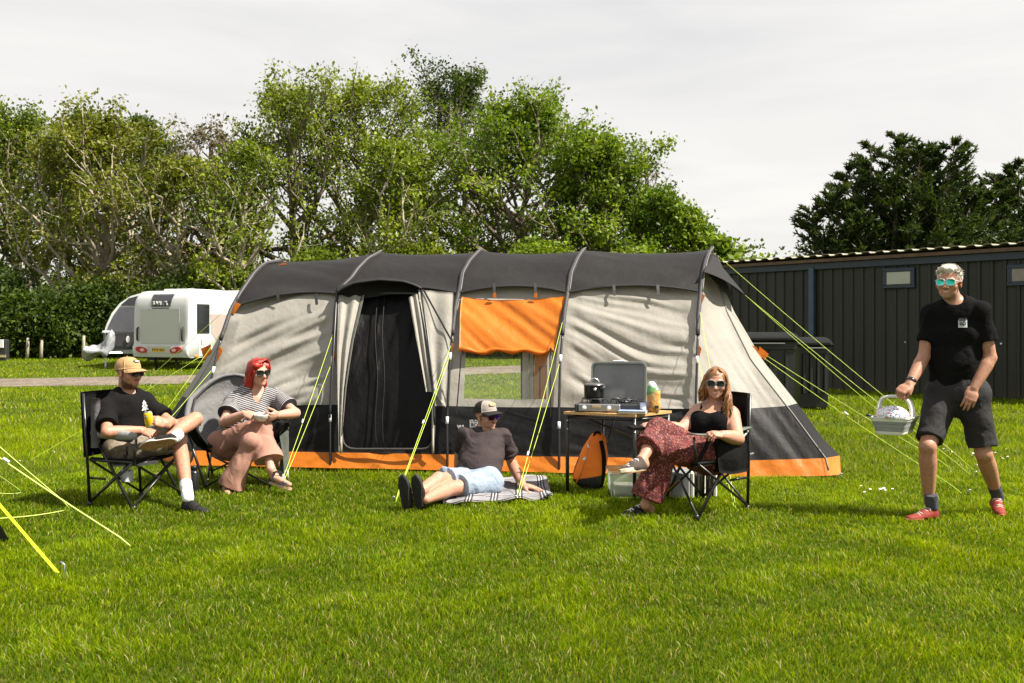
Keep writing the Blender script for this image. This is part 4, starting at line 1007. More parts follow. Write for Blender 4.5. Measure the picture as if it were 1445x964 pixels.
# writing on the lower band
def on_band(px, py, i=2, o=.03): return wall_at(px, py, i, o)
c_ = on_band(669.5, 599.5); U_ = nz(V(.99, -.141, 0)); sq = .045
lg = MB().prism([c_ + U_ * (a * sq) + V(0, 0, b * sq) for a, b in ((-1, -1), (1, -1), (1, 1), (-1, 1))], V(0, .006, 0)).build('logo_patch', M_REFL, tent)
text_obj('OLP\nRO', .045, c_ + V(0, -.004, .02), U_, V(0, 0, 1), M_INK, lg, 'lettering', .001, bold=.001)
text_obj('WI', .05, on_band(650, 603), U_, V(0, 0, 1), M_TXT, tent, 'lettering', .002, bold=.001)
cc = on_band(651, 613); MB().tube([cc + U_ * .042 * math.cos(q) + V(0, 0, .042 * math.sin(q)) for q in np.linspace(0, 6.283, 24)], .004, 5).build('round_emblem', M_TXT, tent); MB().tube([cc + U_ * .018 * math.cos(q) + V(0, 0, .018 * math.sin(q)) for q in np.linspace(0.6, 5.5, 14)], .004, 5).build('round_emblem', M_TXT, tent)
# guy ropes
def rope(a, b, par, knot=None, r=.0026, name='guy_rope', mat=None):
    a, b = np.asarray(a, float), np.asarray(b, float); s = np.linspace(0, 1, 14)[:, None]; p = a + (b - a) * s; p[:, 2] -= min(.035, .009 * np.linalg.norm(b - a)) * np.sin(np.pi * s[:, 0])
    p[-1, 2] = -.02
    g_ = MB().tube(p, r, 6).build(name, mat or M_ROPE, par, True)
    if knot:
        q = a + (b - a) * knot; d = nz(b - a); MB().tube([q - d * .022, q + d * .022], .009, 6).build('runner', M_REFL if knot > 0 and knot != 1 else M_ROPE, g_, True)
    return g_
def peg(px, py, lean=(.3, 0)):
    p = gp(px, py); MB
    return MB().tube([p + V(-lean[0] * .05, 0, .05), p + V(lean[0] * .03, 0, -.02)], .006, 6).tube([p + V(-lean[0] * .05, 0, .05), p + V(-lean[0] * .05 + .02, 0, .055)], .006, 6)
rope(pole_pt(1, 463), gp(394, 690), tent, .62); rope(pole_pt(1, 508), gp(396, 690), tent)
rope(pole_pt(2, 484), gp(556, 710), tent, .55); rope(pole_pt(2, 500), gp(557, 710), tent)
rope(pole_pt(3, 445), gp(727, 709), tent, .78); rope(pole_pt(3, 510), gp(729, 709), tent)
rope(pole_pt(4, 432), gp(1040, 723), tent); rope(pole_pt(4, 500), gp(1038, 722), tent)
rope(at(327, 429, 10.0), gp(77, 645), tent); rope(at(286, 501, 10.2), gp(28, 658), tent); rope(pole_pt(0, 450), gp(172, 664), tent); rope(pole_pt(0, 512), gp(163, 676), tent, .6)
rope(at(1012, 360, 10.7), gp(1378, 664), tent); rope(tipp, gp(1377, 674), tent); rope(tipp, gp(1323, 648), tent)
rope(at(1082, 502, 10.1), gp(1350, 664), tent, .7); rope(at(1079, 506, 9.9), gp(1368, 701), tent, .45)
for k, (px, py, lb) in enumerate([(395, 690, 'steel tent peg in the grass by the draped blanket'), (556, 711, 'steel tent peg in the grass left of the black soles'), (728, 710, 'steel tent peg in the grass at the front edge of the checked blanket'), (77, 645, 'steel tent peg holding the higher left guy rope'), (28, 658, 'steel tent peg holding the left guy rope nearest the picture edge'), (1378, 664, 'steel tent peg behind the walking man, farther of the pair by the daisies'), (1377, 674, 'steel tent peg behind the walking man, nearer of the pair by the daisies'), (1368, 701, 'steel tent peg between the feet of the walking man'), (1187, 677, 'steel peg at the orange right corner of the tent')]):
    p = gp(px, py); o = MB().tube([p + V(.03, 0, -.03), p + V(-.02, -.01, .045), p + V(-.005, -.01, .06), p + V(.012, -.01, .05)], .005, 6).build('tent_peg', M_STEEL, None, True, origin=p); tag(o, lb, 'tent peg', 'tent pegs')
# ------------------------------------------------------------------ neighbouring tent at the left edge
nb = thing('neighbouring_tent', gp(-60, 766), 'corner of another grey tent with neon guy ropes at the left edge of the picture', 'tent')
tipn = gp(17, 768); Yn = tipn[1]
base = [tipn, tipn + V(-1.4, .25, 0), tipn + V(-3.2, 2.4, 0), tipn + V(-1.7, 1.9, 0)]; apex = at(-150, 495, 6.35)
us = np.linspace(0, 1, 10)
for nm, a, b in (('front_wall', base[0], base[1]), ('side_wall', base[3], base[0]), ('back_wall', base[2], base[3]), ('end_wall', base[1], base[2])):
    for z0, z1, mt_, n2 in ((.0, .007, M_ORANGE, 'mud_valance'), (.007, .97, M_ROOF, nm)):
        G = np.array([[(a + (b - a) * u) * (1 - s) + apex * s for s in np.linspace(z0, z1, 12)] for u in us]); MB().grid(G).build(n2, mt_, nb, True)
def nrope(p0, p1, r=.005, mat=None, knot=None): return rope(p0, p1, nb, knot, r, 'guy_rope', mat)
M_PALE = plain('pale_cord', (.50, .62, .14), .6, .05)
def edge(t_): return tipn + (apex - tipn) * t_
nrope(edge(.99), gp(102, 718), .005, M_PALE); nrope(edge(.70), gp(192, 773), .005, M_PALE, .38)
nrope(edge(.60), gp(33, 695), .0035); nrope(edge(.28), gp(33, 695), .0035, M_PALE); nrope(edge(.13), gp(98, 719), .004, M_PALE)
M_STRAP = plain('neon_strap', (.60, .68, .015), .5, .06, 12)
MB().strap([edge(.45), (edge(.45) + gp(88, 816)) / 2, gp(88, 816)], .016, .004, V(.3, -1, .6)).build('guy_strap', M_STRAP, nb)
p = gp(88, 815); o = MB().tube([p + V(0, 0, -.03), p + V(.012, 0, .07), p + V(-.008, 0, .085), p + V(-.014, 0, .07)], .006, 6).build('tent_peg', M_STEEL, None, True, origin=p); tag(o, 'bright steel peg at the end of the wide yellow strap', 'tent peg', 'tent pegs')
# ------------------------------------------------------------------ distance-field modelling of figures and soft things
class SDF:
    def __init__(s, h=.0045): s.h = h; s.p = []
    def _a(s, fn, lo, hi, op, k):
        s.p.append((fn, np.asarray(lo, float) - k - .012, np.asarray(hi, float) + k + .012, op, k)); return s
    def cone(s, a, b, r, k=.02, flat=None, caps=(0, 0), op='u', ts=None):
        a, b = np.asarray(a, float), np.asarray(b, float); r = np.atleast_1d(np.asarray(r, float)); ts = np.linspace(0, 1, len(r)) if ts is None else ts
        ab = b - a; L = np.linalg.norm(ab) + 1e-9; u = ab / L; rm = r.max() * (1 if flat is None or flat[1] <= 1 else flat[1])
        def fn(P):
            q = P - a; t0 = (q @ u) / L; t = np.clip(t0, 0, 1); w = q - t[..., None] * ab
            sc_ = 1.0
            if flat is not None:
                f = nz(flat[0] - u * (np.asarray(flat[0]) @ u)); c = w @ f; w = w + (c * (1 / flat[1] - 1))[..., None] * f; sc_ = min(1, flat[1]) * .5 + .5
            d = (np.sqrt((w * w).sum(-1)) - np.interp(t, ts, r)) * sc_
            if caps[0]: d = np.maximum(d, -t0 * L)
            if caps[1]: d = np.maximum(d, (t0 - 1) * L)
            return d
        return s._a(fn, np.minimum(a, b) - rm, np.maximum(a, b) + rm, op, k)
    def ell(s, c, r, Rm=None, k=.015, op='u'):
        c = np.asarray(c, float); r = np.ones(3) * r if np.isscalar(r) else np.asarray(r, float); Rm = np.eye(3) if Rm is None else Rm
        def fn(P):
            q = (P - c) @ Rm; k0 = np.sqrt(((q / r) ** 2).sum(-1)); k1 = np.sqrt(((q / r ** 2) ** 2).sum(-1)) + 1e-9; return k0 * (k0 - 1) / k1
        e = np.abs(Rm) @ r
        return s._a(fn, c - e, c + e, op, k)
    def box(s, c, hs, Rm=None, rnd=.01, k=.01, op='u'):
        c = np.asarray(c, float); hs = np.asarray(hs, float); Rm = np.eye(3) if Rm is None else Rm
        def fn(P):
            q = np.abs((P - c) @ Rm) - hs + rnd; return np.sqrt((np.maximum(q, 0) ** 2).sum(-1)) + np.minimum(q.max(-1), 0) - rnd
        e = np.abs(Rm) @ hs; return s._a(fn, c - e, c + e, op, k)
    def plane(s, p, n, lo, hi):     # keep the side n points away from, inside a box
        p, n = np.asarray(p, float), nz(n); return s._a(lambda P: (P - p) @ n, lo, hi, 'i', 0)
    def mesh(s):
        h = s.h; us = [q for q in s.p if q[3] == 'u']
        lo = np.min([q[1] for q in us], 0) - 2 * h; hi = np.max([q[2] for q in us], 0) + 2 * h; n = np.ceil((hi - lo) / h).astype(int) + 1
        D = np.full(n, .5, np.float32)
        for fn, a, b, op, k in s.p:
            i0 = np.maximum(np.floor((a - lo) / h).astype(int), 0); i1 = np.minimum(np.ceil((b - lo) / h).astype(int) + 1, n)
            if np.any(i1 <= i0): continue
            g = np.stack(np.meshgrid(*[lo[j] + h * np.arange(i0[j], i1[j]) for j in range(3)], indexing='ij'), -1)
            d = fn(g).astype(np.float32); sl = tuple(slice(x, y) for x, y in zip(i0, i1)); o = D[sl]
            if op == 'u':
                if k > 0: hh = np.clip(.5 + .5 * (o - d) / k, 0, 1); D[sl] = o * (1 - hh) + d * hh - k * hh * (1 - hh)
                else: D[sl] = np.minimum(o, d)
            elif op == 's':
                d = -d
                if k > 0: hh = np.clip(.5 - .5 * (o - d) / k, 0, 1); D[sl] = o * (1 - hh) + d * hh + k * hh * (1 - hh)
                else: D[sl] = np.maximum(o, d)
            else: D[sl] = np.maximum(o, d)
        return surface_nets(D, lo, h)
def surface_nets(D, lo, h):
    S = D < 0
    c = S[:-1, :-1, :-1]; anyi = c.copy(); alli = c.copy()
    for dx in (0, 1):
        for dy in (0, 1):
            for dz in (0, 1):
                q = S[dx:S.shape[0] - 1 + dx, dy:S.shape[1] - 1 + dy, dz:S.shape[2] - 1 + dz]; anyi |= q; alli &= q
    act = anyi & ~alli; idx = np.full(act.shape, -1, np.int32); I = np.argwhere(act); idx[act] = np.arange(len(I))
    V8 = {}
    for dx in (0, 1):
        for dy in (0, 1):
            for dz in (0, 1): V8[(dx, dy, dz)] = D[I[:, 0] + dx, I[:, 1] + dy, I[:, 2] + dz]
    acc = np.zeros((len(I), 3)); cnt = np.zeros(len(I))
    for ax in range(3):
        o = [j for j in range(3) if j != ax]
        for u in (0, 1):
            for v in (0, 1):
                k0 = [0, 0, 0]; k0[o[0]] = u; k0[o[1]] = v; k1 = list(k0); k1[ax] = 1
                a, b = V8[tuple(k0)], V8[tuple(k1)]; m = (a < 0) != (b < 0); t = np.where(m, a / (a - b + 1e-12), 0)
                p = np.tile(np.array(k0, float), (len(I), 1)); p[:, ax] += t; acc[m] += p[m]; cnt += m
    P = lo + h * (I + acc / np.maximum(cnt, 1)[:, None]); F = []
    for ax in range(3):
        o = [(ax + 1) % 3, (ax + 2) % 3]
        a = [slice(None)] * 3; b = [slice(None)] * 3; a[ax] = slice(0, -1); b[ax] = slice(1, None)
        E = S[tuple(a)] != S[tuple(b)]; J = np.argwhere(E); J = J[(J[:, o[0]] > 0) & (J[:, o[1]] > 0) & (J[:, o[0]] < act.shape[o[0]]) & (J[:, o[1]] < act.shape[o[1]])]
        ins = S[J[:, 0], J[:, 1], J[:, 2]]
        def cell(du, dv): q = J.copy(); q[:, o[0]] += du; q[:, o[1]] += dv; return idx[q[:, 0], q[:, 1], q[:, 2]]
        f = np.stack([cell(-1, -1), cell(0, -1), cell(0, 0), cell(-1, 0)], 1); f[~ins] = f[~ins][:, ::-1]; F.append(f)
    F = np.concatenate(F); F = F[(F >= 0).all(1)]
    # relax once to take the steps out
    for lam in (.5, .5, -.35):
        acc = np.zeros_like(P); cnt = np.zeros(len(P))
        for i in range(4):
            np.add.at(acc, F[:, i], P[F[:, (i + 1) % 4]]); np.add.at(acc, F[:, i], P[F[:, (i + 3) % 4]]); np.add.at(cnt, F[:, i], 2)
        P = P + lam * (acc / np.maximum(cnt, 1)[:, None] - P)
    return P, F
def vnormals(P, F):
    n = np.cross(P[F[:, 2]] - P[F[:, 0]], P[F[:, 3]] - P[F[:, 1]]); N = np.zeros_like(P)
    for i in range(4): np.add.at(N, F[:, i], n)
    return N / (np.linalg.norm(N, axis=1)[:, None] + 1e-12)
def soft(name, S, mat, parent, wr=0.0, wd=(0, 0, 1), wl=.16, ws=.028, seed=0, attrs=None, paint=None, base=None, mass=None):
    P, F = S.mesh()
    at_ = {}
    if paint is not None:
        c = np.tile(np.array(base, float), (len(P), 1))
        for fn in paint:
            w_, colr = fn(P); w_ = np.clip(w_, 0, 1)[:, None]; c = c * (1 - w_) + np.array(colr) * w_
        at_['col'] = c
    if attrs: at_.update({k: f(P) for k, f in attrs.items()})
    if wr:
        N = vnormals(P, F); d = nz(wd); e1 = nz(np.cross(d, V(.3, .5, .8))); e2 = np.cross(d, e1)
        Q = np.c_[(P @ d) / wl, (P @ e1) / ws, (P @ e2) / ws] + seed; wob = vnoise(P * 7 + seed)[:, None] * V(0, 1.2, 1.2); Q = Q * .5 + wob
        n = vnoise(Q) * .65 + .35 * vnoise(Q * 2.1 + 4) + .5 * vnoise(P * 9 + seed); P = P + N * (n * wr)[:, None]
    return mesh_obj(name, P, F, mat, parent, True, attrs=at_)

def skin_mat(nm):
    t = NT(nm); a = t.attr('col'); n = t.noise(60, 4, .6); r = t.ramp(n, 0, [(.3, (.80, .72, .69)), (.7, (1.10, 1.06, 1.05))])
    t.col(t.mix(1.0, a, r, 'MULTIPLY')); t.set(Roughness=.5, Subsurface_Weight=.12, Subsurface_Scale=.012); t.b.inputs['Subsurface Radius'].default_value = (1, .35, .2); t.b.inputs['Specular IOR Level'].default_value = .4
    t.bump(t.noise(160, 3), 0, .12, .002); return t.m
M_SKIN = skin_mat('skin')
def hair_mat(nm, c0, c1, rough=.45):
    t = NT(nm); n = t.noise(38, 4, .65, stretch=(1, 1, .16)); t.col(t.ramp(n, 0, [(.3, c0), (.68, c1)])); t.set(Roughness=rough); t.b.inputs['Specular IOR Level'].default_value = .4; t.bump(n, 0, .7, .006); return t.m

class Head:
    def __init__(s, c, f, up=(0, 0, 1), k=1.0): s.c = np.asarray(c, float); s.R = frame3(f, up); s.k = k
    def __call__(s, x, y, z): return s.c + s.R @ (V(x, y, z) * s.k)
    def loc(s, P): return (P - s.c) @ s.R / s.k
    def add(s, S, female=False):
        k = s.k; e = lambda c, r, kk=.015, op='u', Rm=None: S.ell(s(*c), np.asarray(r) * k if not np.isscalar(r) else r * k, s.R if Rm is None else s.R @ Rm, kk, op)
        c = lambda a, b, r, kk=.012, flat=None: S.cone(s(*a), s(*b), np.asarray(r) * k, kk, flat)
        e((0, -.016, .032), (.077, .096, .084)); e((0, .028, -.028), (.063, .060, .078), .02); e((0, .022, -.072), (.054 if not female else .050, .058, .040), .02)
        e((0, .066, -.098), (.022, .019, .018), .02)
        for x in (-1, 1):
            e((x * .043, .056, -.030), (.024, .022, .022), .018); e((x * .079, -.008, -.012), (.009, .020, .031), .006, Rm=rotz(-x * .35)); e((x * .084, -.002, -.012), (.005, .010, .016), .004, 's')
        c((-.042, .074, .019), (.042, .074, .019), [.010, .013, .010], .012)
        for x in (-1, 1): e((x * .032, .098, -.002), (.018, .017, .012), .010, 's'); e((x * .032, .075, -.002), .0125, .003)
        c((0, .084, .004), (0, .110, -.034), [.008, .0095, .0135], .010)
        for x in (-1, 1): e((x * .013, .096, -.038), (.009, .011, .008), .006)
        c((-.022, .078, -.063), (.022, .078, -.063), [.005, .0095, .005], .006); c((-.020, .077, -.074), (.020, .077, -.074), [.005, .0095, .005], .006)
        return s
    def box(s, c, r, hard=8.0):
        """paint weight: ellipsoid in head space"""
        return lambda P: np.clip((1 - np.sqrt((((s.loc(P) - np.array(c)) / np.array(r)) ** 2).sum(1))) * hard, 0, 1)
def face_paint(h, lip=(.42, .15, .12), teeth=True, brow=None, beard=None, bw=.85):
    ps = []
    def rosy(P):
        L = h.loc(P); w_ = np.zeros(len(P))
        for x in (-1, 1): w_ = np.maximum(w_, 1 - np.sqrt((((L - V(x * .045, .07, -.035)) / V(.03, .04, .025)) ** 2).sum(1)))
        w_ = np.maximum(w_, 1 - np.sqrt((((L - V(0, .11, -.035)) / V(.02, .03, .02)) ** 2).sum(1))); return np.clip(w_, 0, 1) * .45, (.56, .24, .17)
    ps.append(rosy)
    if beard is not None:
        def bd(P):
            L = h.loc(P); n = vnoise(L * 90) * .25
            j = np.clip((-.040 - L[:, 2] + np.clip(-L[:, 1] * .55, -.03, .05) - .012 * (np.abs(L[:, 0]) < .03)) * 60, 0, 1) * np.clip((L[:, 1] + .022) * 80, 0, 1) * np.clip((L[:, 2] + .140) * 60, 0, 1)
            ms = h.box((0, .09, -.052), (.032, .03, .010), 4)(P); return np.clip(np.maximum(j, ms) * (1 + n), 0, 1) * bw, beard
        ps.append(bd)
    lp = h.box((0, .09, -.0685), (.029 if teeth else .026, .03, .0155), 5)
    ps.append(lambda P: (lp(P) * .85, lip))
    if teeth:
        tw = h.box((0, .09, -.0675), (.021, .03, .0064), 6); ps.append(lambda P: (tw(P) * .9, (.62, .56, .50)))
    if brow:
        def br(P):
            w_ = 0
            for x in (-1, 1): w_ = np.maximum(w_, h.box((x * .034, .085, .021), (.020, .03, .0048), 4)(P))
            return w_ * .8, brow
        ps.append(br)
    return ps
def hand(S, w, d, n, right, k=1.0, curl=(30, 30, 32, 36), thumb=(.5, 25), spread=5, paints=None):
    """w wrist, d finger direction, n back-of-hand direction; right/left decides the thumb side"""
    y = nz(d); z = nz(np.asarray(n) - y * (np.asarray(n) @ y)); x = np.cross(y, z)          # x = to the right seen from the back with fingers away
    ts = -1 if right else 1                                                                  # thumb is on the left of a right hand seen from its back
    M = np.stack([x, y, z], 1); T = lambda a, b, c: np.asarray(w) + M @ (V(a, b, c) * k)
    S.cone(T(0, -.02, 0), T(0, .045, 0), np.array([.029, .038]) * k, .012, (z, .55)); S.cone(T(-.022, .045, 0), T(-.024, .082, .001), np.array([.021, .017]) * k, .01, (z, .75)); S.cone(T(.022, .045, 0), T(.024, .080, .001), np.array([.021, .016]) * k, .01, (z, .75))
    S.cone(T(0, .045, 0), T(0, .086, .002), np.array([.022, .018]) * k, .01, (z, .75))
    for i in range(4):
        fx = (ts) * (.029 - .0195 * i); L = (.072, .081, .076, .060)[i]; a = 0; p = V(fx, .083 - (.004 if i in (0, 3) else 0) - (.006 if i == 3 else 0), 0); sp_ = R(spread) * (1.5 - i) * ts
        for j, (fr_, cm) in enumerate(((.46, .8), (.30, 1.25), (.24, .8))):
            a += R(curl[i]) * cm; dv = V(math.sin(sp_), math.cos(a) * math.cos(sp_), -math.sin(a)); q = p + dv * L * fr_
            S.cone(T(*p), T(*q), np.array([.0098 - .0008 * j, .0092 - .0010 * j]) * k * (1 if i < 3 else .88), .004); p = q
    tx, tc = thumb; b0 = V(ts * .026, .018, -.006); d0 = nz(V(ts * tx, .75, -.35)); b1 = b0 + d0 * .042; a = R(tc); d1 = nz(d0 + V(-ts * math.sin(a) * .8, .25, -math.sin(a) * .5)); b2 = b1 + d1 * .032; d2 = nz(d1 + V(-ts * math.sin(a) * .7, .1, -math.sin(a) * .5)); b3 = b2 + d2 * .026
    S.cone(T(*b0), T(*b1), np.array([.019, .0135]) * k, .012); S.cone(T(*b1), T(*b2), np.array([.0125, .0115]) * k, .004); S.cone(T(*b2), T(*b3), np.array([.0112, .0085]) * k, .003)
    return T
def arm(S, s, e, w, g=1.0):
    S.cone(s, e, np.array([.054, .050, .044, .040]) * g, .03); S.cone(e, w, np.array([.041, .0455, .038, .028]) * g, .015, ts=[0, .25, .65, 1])
def leg(S, h, k_, a, g=1.0, gc=1.0):
    S.cone(h, k_, np.array([.086, .080, .066, .055]) * g, .03); S.cone(k_, a, np.array([.053, .058, .050, .038, .035]) * gc, .02, ts=[0, .28, .55, .85, 1])
    S.ell(np.asarray(k_) + nz(np.cross(np.cross(np.asarray(a) - k_, np.asarray(h) - k_), np.asarray(a) - k_) * 0 + (2 * np.asarray(k_) - h - a)) * .016, .042 * g, None, .025)
def foot(S, a, heel, toe, up):
    """bare foot body from ankle"""
    heel, toe, up = np.asarray(heel, float), np.asarray(toe, float), nz(up); d = nz(toe - heel)
    S.cone(a, heel + up * .045 + d * .02, [.036, .036], .02); S.cone(heel + up * .034 + d * .03, heel + up * .02 + (toe - heel) * .9, [.033, .034, .022], .02, (up, .8))
def torso(S, J, inf=0.0, front=None, wid=(.158, .140, .160, .150), dep=.66, k=.03, bust=0.0, belly=0.0, lo=0.0, cap=False):
    pv, nb, f = J['pv'], J['nb'], nz(J['f']); ax = nb - pv; L = np.linalg.norm(ax); u = ax / L; f = nz(f - u * (f @ u)); r = np.cross(f, u)
    a = pv + u * lo; b = pv + u * (L - .10); 
    S.cone(a, b, np.array(wid) + inf, k, (f, dep), caps=(1 if cap else 0, 0))
    mid = nb - u * .055
    S.cone(J['sR'] * .86 + mid * .14, J['sL'] * .86 + mid * .14, [.052 + inf, .075 + inf, .052 + inf], .04)
    for sd in ('sR', 'sL'): S.cone(nb + u * .012, J[sd], [.045 + inf * .6, .048 + inf], .035)
    ch = pv + u * (L * .66)
    S.cone(ch - r * .07 + f * .05, ch + r * .07 + f * .05, [.06 + inf, .065 + inf, .06 + inf], .04)
    if bust:
        for sx in (-1, 1): S.ell(ch - u * .03 + r * sx * .07 + f * (.062 + bust * .4), .064 + inf * .8, None, .05)
    if belly: S.ell(pv + u * (L * .30) + f * .035, (.13 + inf, .075 + inf + belly, .13 + inf), np.stack([r, f, u], 1), .05)
    return u, f, r, L
def glasses(h, parent, lensm, framem, w_=.027, hh=.021, style='round', frame_r=.0028, z=0.0):
    g_ = MB(); l_ = []
    root = None
    for x in (-1, 1):
        c = V(x * .0335, .104, z); th = np.linspace(0, 2 * math.pi, 22, endpoint=False); pts = []
        for q in th:
            e = 3.2 if style == 'square' else 2.4; cx, cy = abs(math.cos(q)) ** (2 / e) * np.sign(math.cos(q)), abs(math.sin(q)) ** (2 / e) * np.sign(math.sin(q))
            if style == 'cat' and cy > 0: cy += .28 * max(0, cx * x)
            pts.append(c + V(cx * w_, -abs(c[0] + cx * w_ - 0) ** 2 * 3.2, cy * hh))
        P = np.array([h(*p) for p in pts]); l_.append(P); g_.tube(np.r_[P, P[:1]], frame_r, 5, cap=False)
        g_.tube([h(x * .060, .094, z + hh * .55), h(x * .074, .075, z + .008), h(x * .080, .0, z + .006), h(x * .077, -.022, z - .008)], .0032, 5)
    g_.tube([h(-.010, .104, z + .006), h(0, .107, z + .009), h(.010, .104, z + .006)], .003, 5)
    fo = g_.build('sunglasses', framem, parent, True)
    for P in l_: MB().prism(P - h.R[:, 1] * .0015, h.R[:, 1] * .003).build('lens', lensm, fo, False)
    return fo
def cap_hat(h, parent, mats, brim_m, tilt=0.0, zb=.028, brim=.075, patch=None, k=1.0, curve=.022):
    """mats: (front, back)"""
    Rt = np.array([[1, 0, 0], [0, math.cos(tilt), -math.sin(tilt)], [0, math.sin(tilt), math.cos(tilt)]]); Q = lambda p: h(*(Rt @ (np.asarray(p) * k)))
    def dome(az, el): r = (math.cos(el)) ** .72; return Q(V(.087 * r * math.sin(az), -.014 + .107 * r * math.cos(az), zb + .094 * math.sin(el) ** 1.05 + (.006 * math.cos(az) if el < .8 else 0)))
    root = None
    for nm, a0, a1, mt_ in (('cap', math.pi * .36, math.pi * 1.64, mats[1]), ('front_panel', -math.pi * .36, math.pi * .36, mats[0])):
        G = np.array([[dome(a, e) for e in np.linspace(0, math.pi / 2, 14)] for a in np.linspace(a0, a1, 40 if nm == 'cap' else 20)]); o_ = MB().grid(G[::-1], .003).build(nm, mt_, root or parent, True); root = root or o_
    az = np.linspace(-1.12, 1.12, 26); G = []
    for a in az:
        e = math.cos(a / 1.12 * math.pi / 2) ** .55; b0 = V(.086 * math.sin(a), -.014 + .106 * math.cos(a), zb + .004); fwd = V(.25 * math.sin(a), 1, -.14)
        G.append([Q(b0 + fwd * brim * e * s - V(0, 0, curve * (abs(math.sin(a)) ** 2) * (.4 + .6 * s) + .010 * s * s)) for s in np.linspace(0, 1, 8)])
    MB().grid(np.array(G), .004).build('brim', brim_m, root, True)
    MB().lathe(Q(V(0, -.014, zb + .094)), [(.007, 0), (.007, .003), (.003, .006)], 10, h.R).build('button', mats[0], root, True)
    if patch:
        pm, tm, txt, w2, h2 = patch; c = dome(0, .62) + h.R[:, 1] * .004; upv = nz(dome(0, .85) - dome(0, .4)); nx = h.R[:, 0]; nn = np.cross(nx, upv); th = np.linspace(0, 2 * math.pi, 20, endpoint=False)
        sq = lambda v: np.sign(v) * abs(v) ** .6
        po = MB().prism([c + nx * w2 * sq(math.cos(q)) + upv * h2 * sq(math.sin(q)) - h.R[:, 1] * (.9 * w2 * abs(sq(math.cos(q))) ** 2 * w2 * 8) for q in th], -nn * .004 if (nn @ h.R[:, 1]) < 0 else nn * .004).build('patch', pm, root, False)
        text_obj(txt, h2 * 1.25, c + h.R[:, 1] * .0048 , -nx, upv, tm, po, 'lettering', .0005, bold=.0004)
    return root
def shoe(parent, heel, toe, up, mat, solem, lacem=None, L=None, toecap=None, stripe=None, sock=None, wide=1.0, name='shoe', low=1.0, sole_h=.022):
    heel, toe = np.asarray(heel, float), np.asarray(toe, float); y = nz(toe - heel); z = nz(np.asarray(up) - y * (np.asarray(up) @ y)); x = np.cross(y, z); M = np.stack([x, y, z], 1); L = L or np.linalg.norm(toe - heel)
    T = lambda a, b, c: heel + M @ V(a, b, c)
    S = SDF(.004)
    S.cone(T(0, .036, .030), T(0, .13, .030), [.037 * wide, .038 * wide], .015, (z, 1.0)); S.cone(T(0, .12, .028), T(.004, L - .042, .020), [.037 * wide, .040 * wide, .034 * wide], .02, (z, .62)); S.cone(T(0, .038, .03), T(0, .040, .068 * low), [.033, .031], .015); S.cone(T(0, .06, .055 * low), T(0, .135, .040), [.030, .028], .02)
    S.plane(T(0, 0, .006), -z, T(0, L / 2, 0) - L, T(0, L / 2, 0) + L)
    so = soft(name, S, mat, parent)
    th = np.linspace(0, 2 * math.pi, 36, endpoint=False); out = []
    for q in th:
        yy = L / 2 - math.cos(q) * (L / 2 + .004); s_ = yy / L; w_ = np.interp(s_, [0, .08, .3, .5, .72, .9, 1], [.024, .033, .031, .032, .042, .034, .016]) * wide
        out.append((math.copysign(1, math.sin(q)) * abs(math.sin(q)) ** .5 * w_ if abs(math.sin(q)) > 1e-6 else 0, yy))
    sm = MB(); n = len(out); ringz = [(0, .93), (.005, 1.0), (sole_h - .004, 1.02), (sole_h, .98)]; vs = [T(a * k, (b - L / 2) * k + L / 2, c) for c, k in ringz for a, b in out]
    fs = [(i * n + j, i * n + (j + 1) % n, (i + 1) * n + (j + 1) % n, (i + 1) * n + j) for i in range(3) for j in range(n)] + [tuple(range(n))[::-1], tuple(range(3 * n, 4 * n))]; sm.add(vs, fs); so2 = sm.build('sole', solem[0] if isinstance(solem, tuple) else solem, so, True); autosmooth(so2, 35)
    if isinstance(solem, tuple):
        MB().prism([T(a * .95, (b - L / 2) * .95 + L / 2, -.0005) for a, b in out], -z * .004).build('outsole', solem[1], so2)
    if lacem:
        m = MB()
        for k in range(5): yy = .095 + .022 * k; hz_ = .080 - .0085 * k; m.tube([T(-.024, yy, hz_ - .006), T(0, yy + (.006 if k % 2 else -.006), hz_ + .004), T(.024, yy + .01, hz_ - .006)], .0048, 5)
        m.tube([T(0, .09, .07), T(.02, .085, .082), T(.035, .10, .066)], .003, 4).tube([T(0, .09, .07), T(-.02, .085, .082), T(-.035, .10, .064)], .003, 4); m.build('lace', lacem, so, True)
    if stripe:
        m = MB()
        for sx in (-1, 1):
            for k in range(3): b0 = .10 + .026 * k; m.strap([T(sx * .041, b0 + .02, .022), T(sx * .039, b0 + .005, .036), T(sx * .030, b0 - .008, .052 - .003 * k)], .010, .004, M[:, 0] * sx)
        m.build('stripe', stripe, so)
    return T
def sock(parent, k_, a, f0, f1, r0, r1, mat):
    k_, a = np.asarray(k_, float), np.asarray(a, float); S = SDF(.004); S.cone(k_ + (a - k_) * f0, k_ + (a - k_) * f1, [r0, r1], .005, caps=(1, 0)); return soft('sock', S, mat, parent, .002, nz(a - k_), .03, .012)
def person(label, loc): return thing('person', loc, label, 'person', 'people around the tent')
def hips(J, fp, w_=.088):
    r = nz(np.cross(nz(fp), V(0, 0, 1))); J['hR'] = J['pv'] + r * w_; J['hL'] = J['pv'] - r * w_
M_TEE = fabric('tee_black', (.0058, .0056, .006), .9, .3, 14, (1, 1, 1), 500, .15, 0, .08); M_TEEA = fabric('tee_faded_black', (.0085, .0078, .008), .9, .3, 14, (1, 1, 1), 500, .15, 0, .08)
M_GLB = plain('frame_black', (.012, .012, .013), .25, .05); M_LENS = plain('lens_dark', (.008, .008, .01), .12, .1, spec=.5)
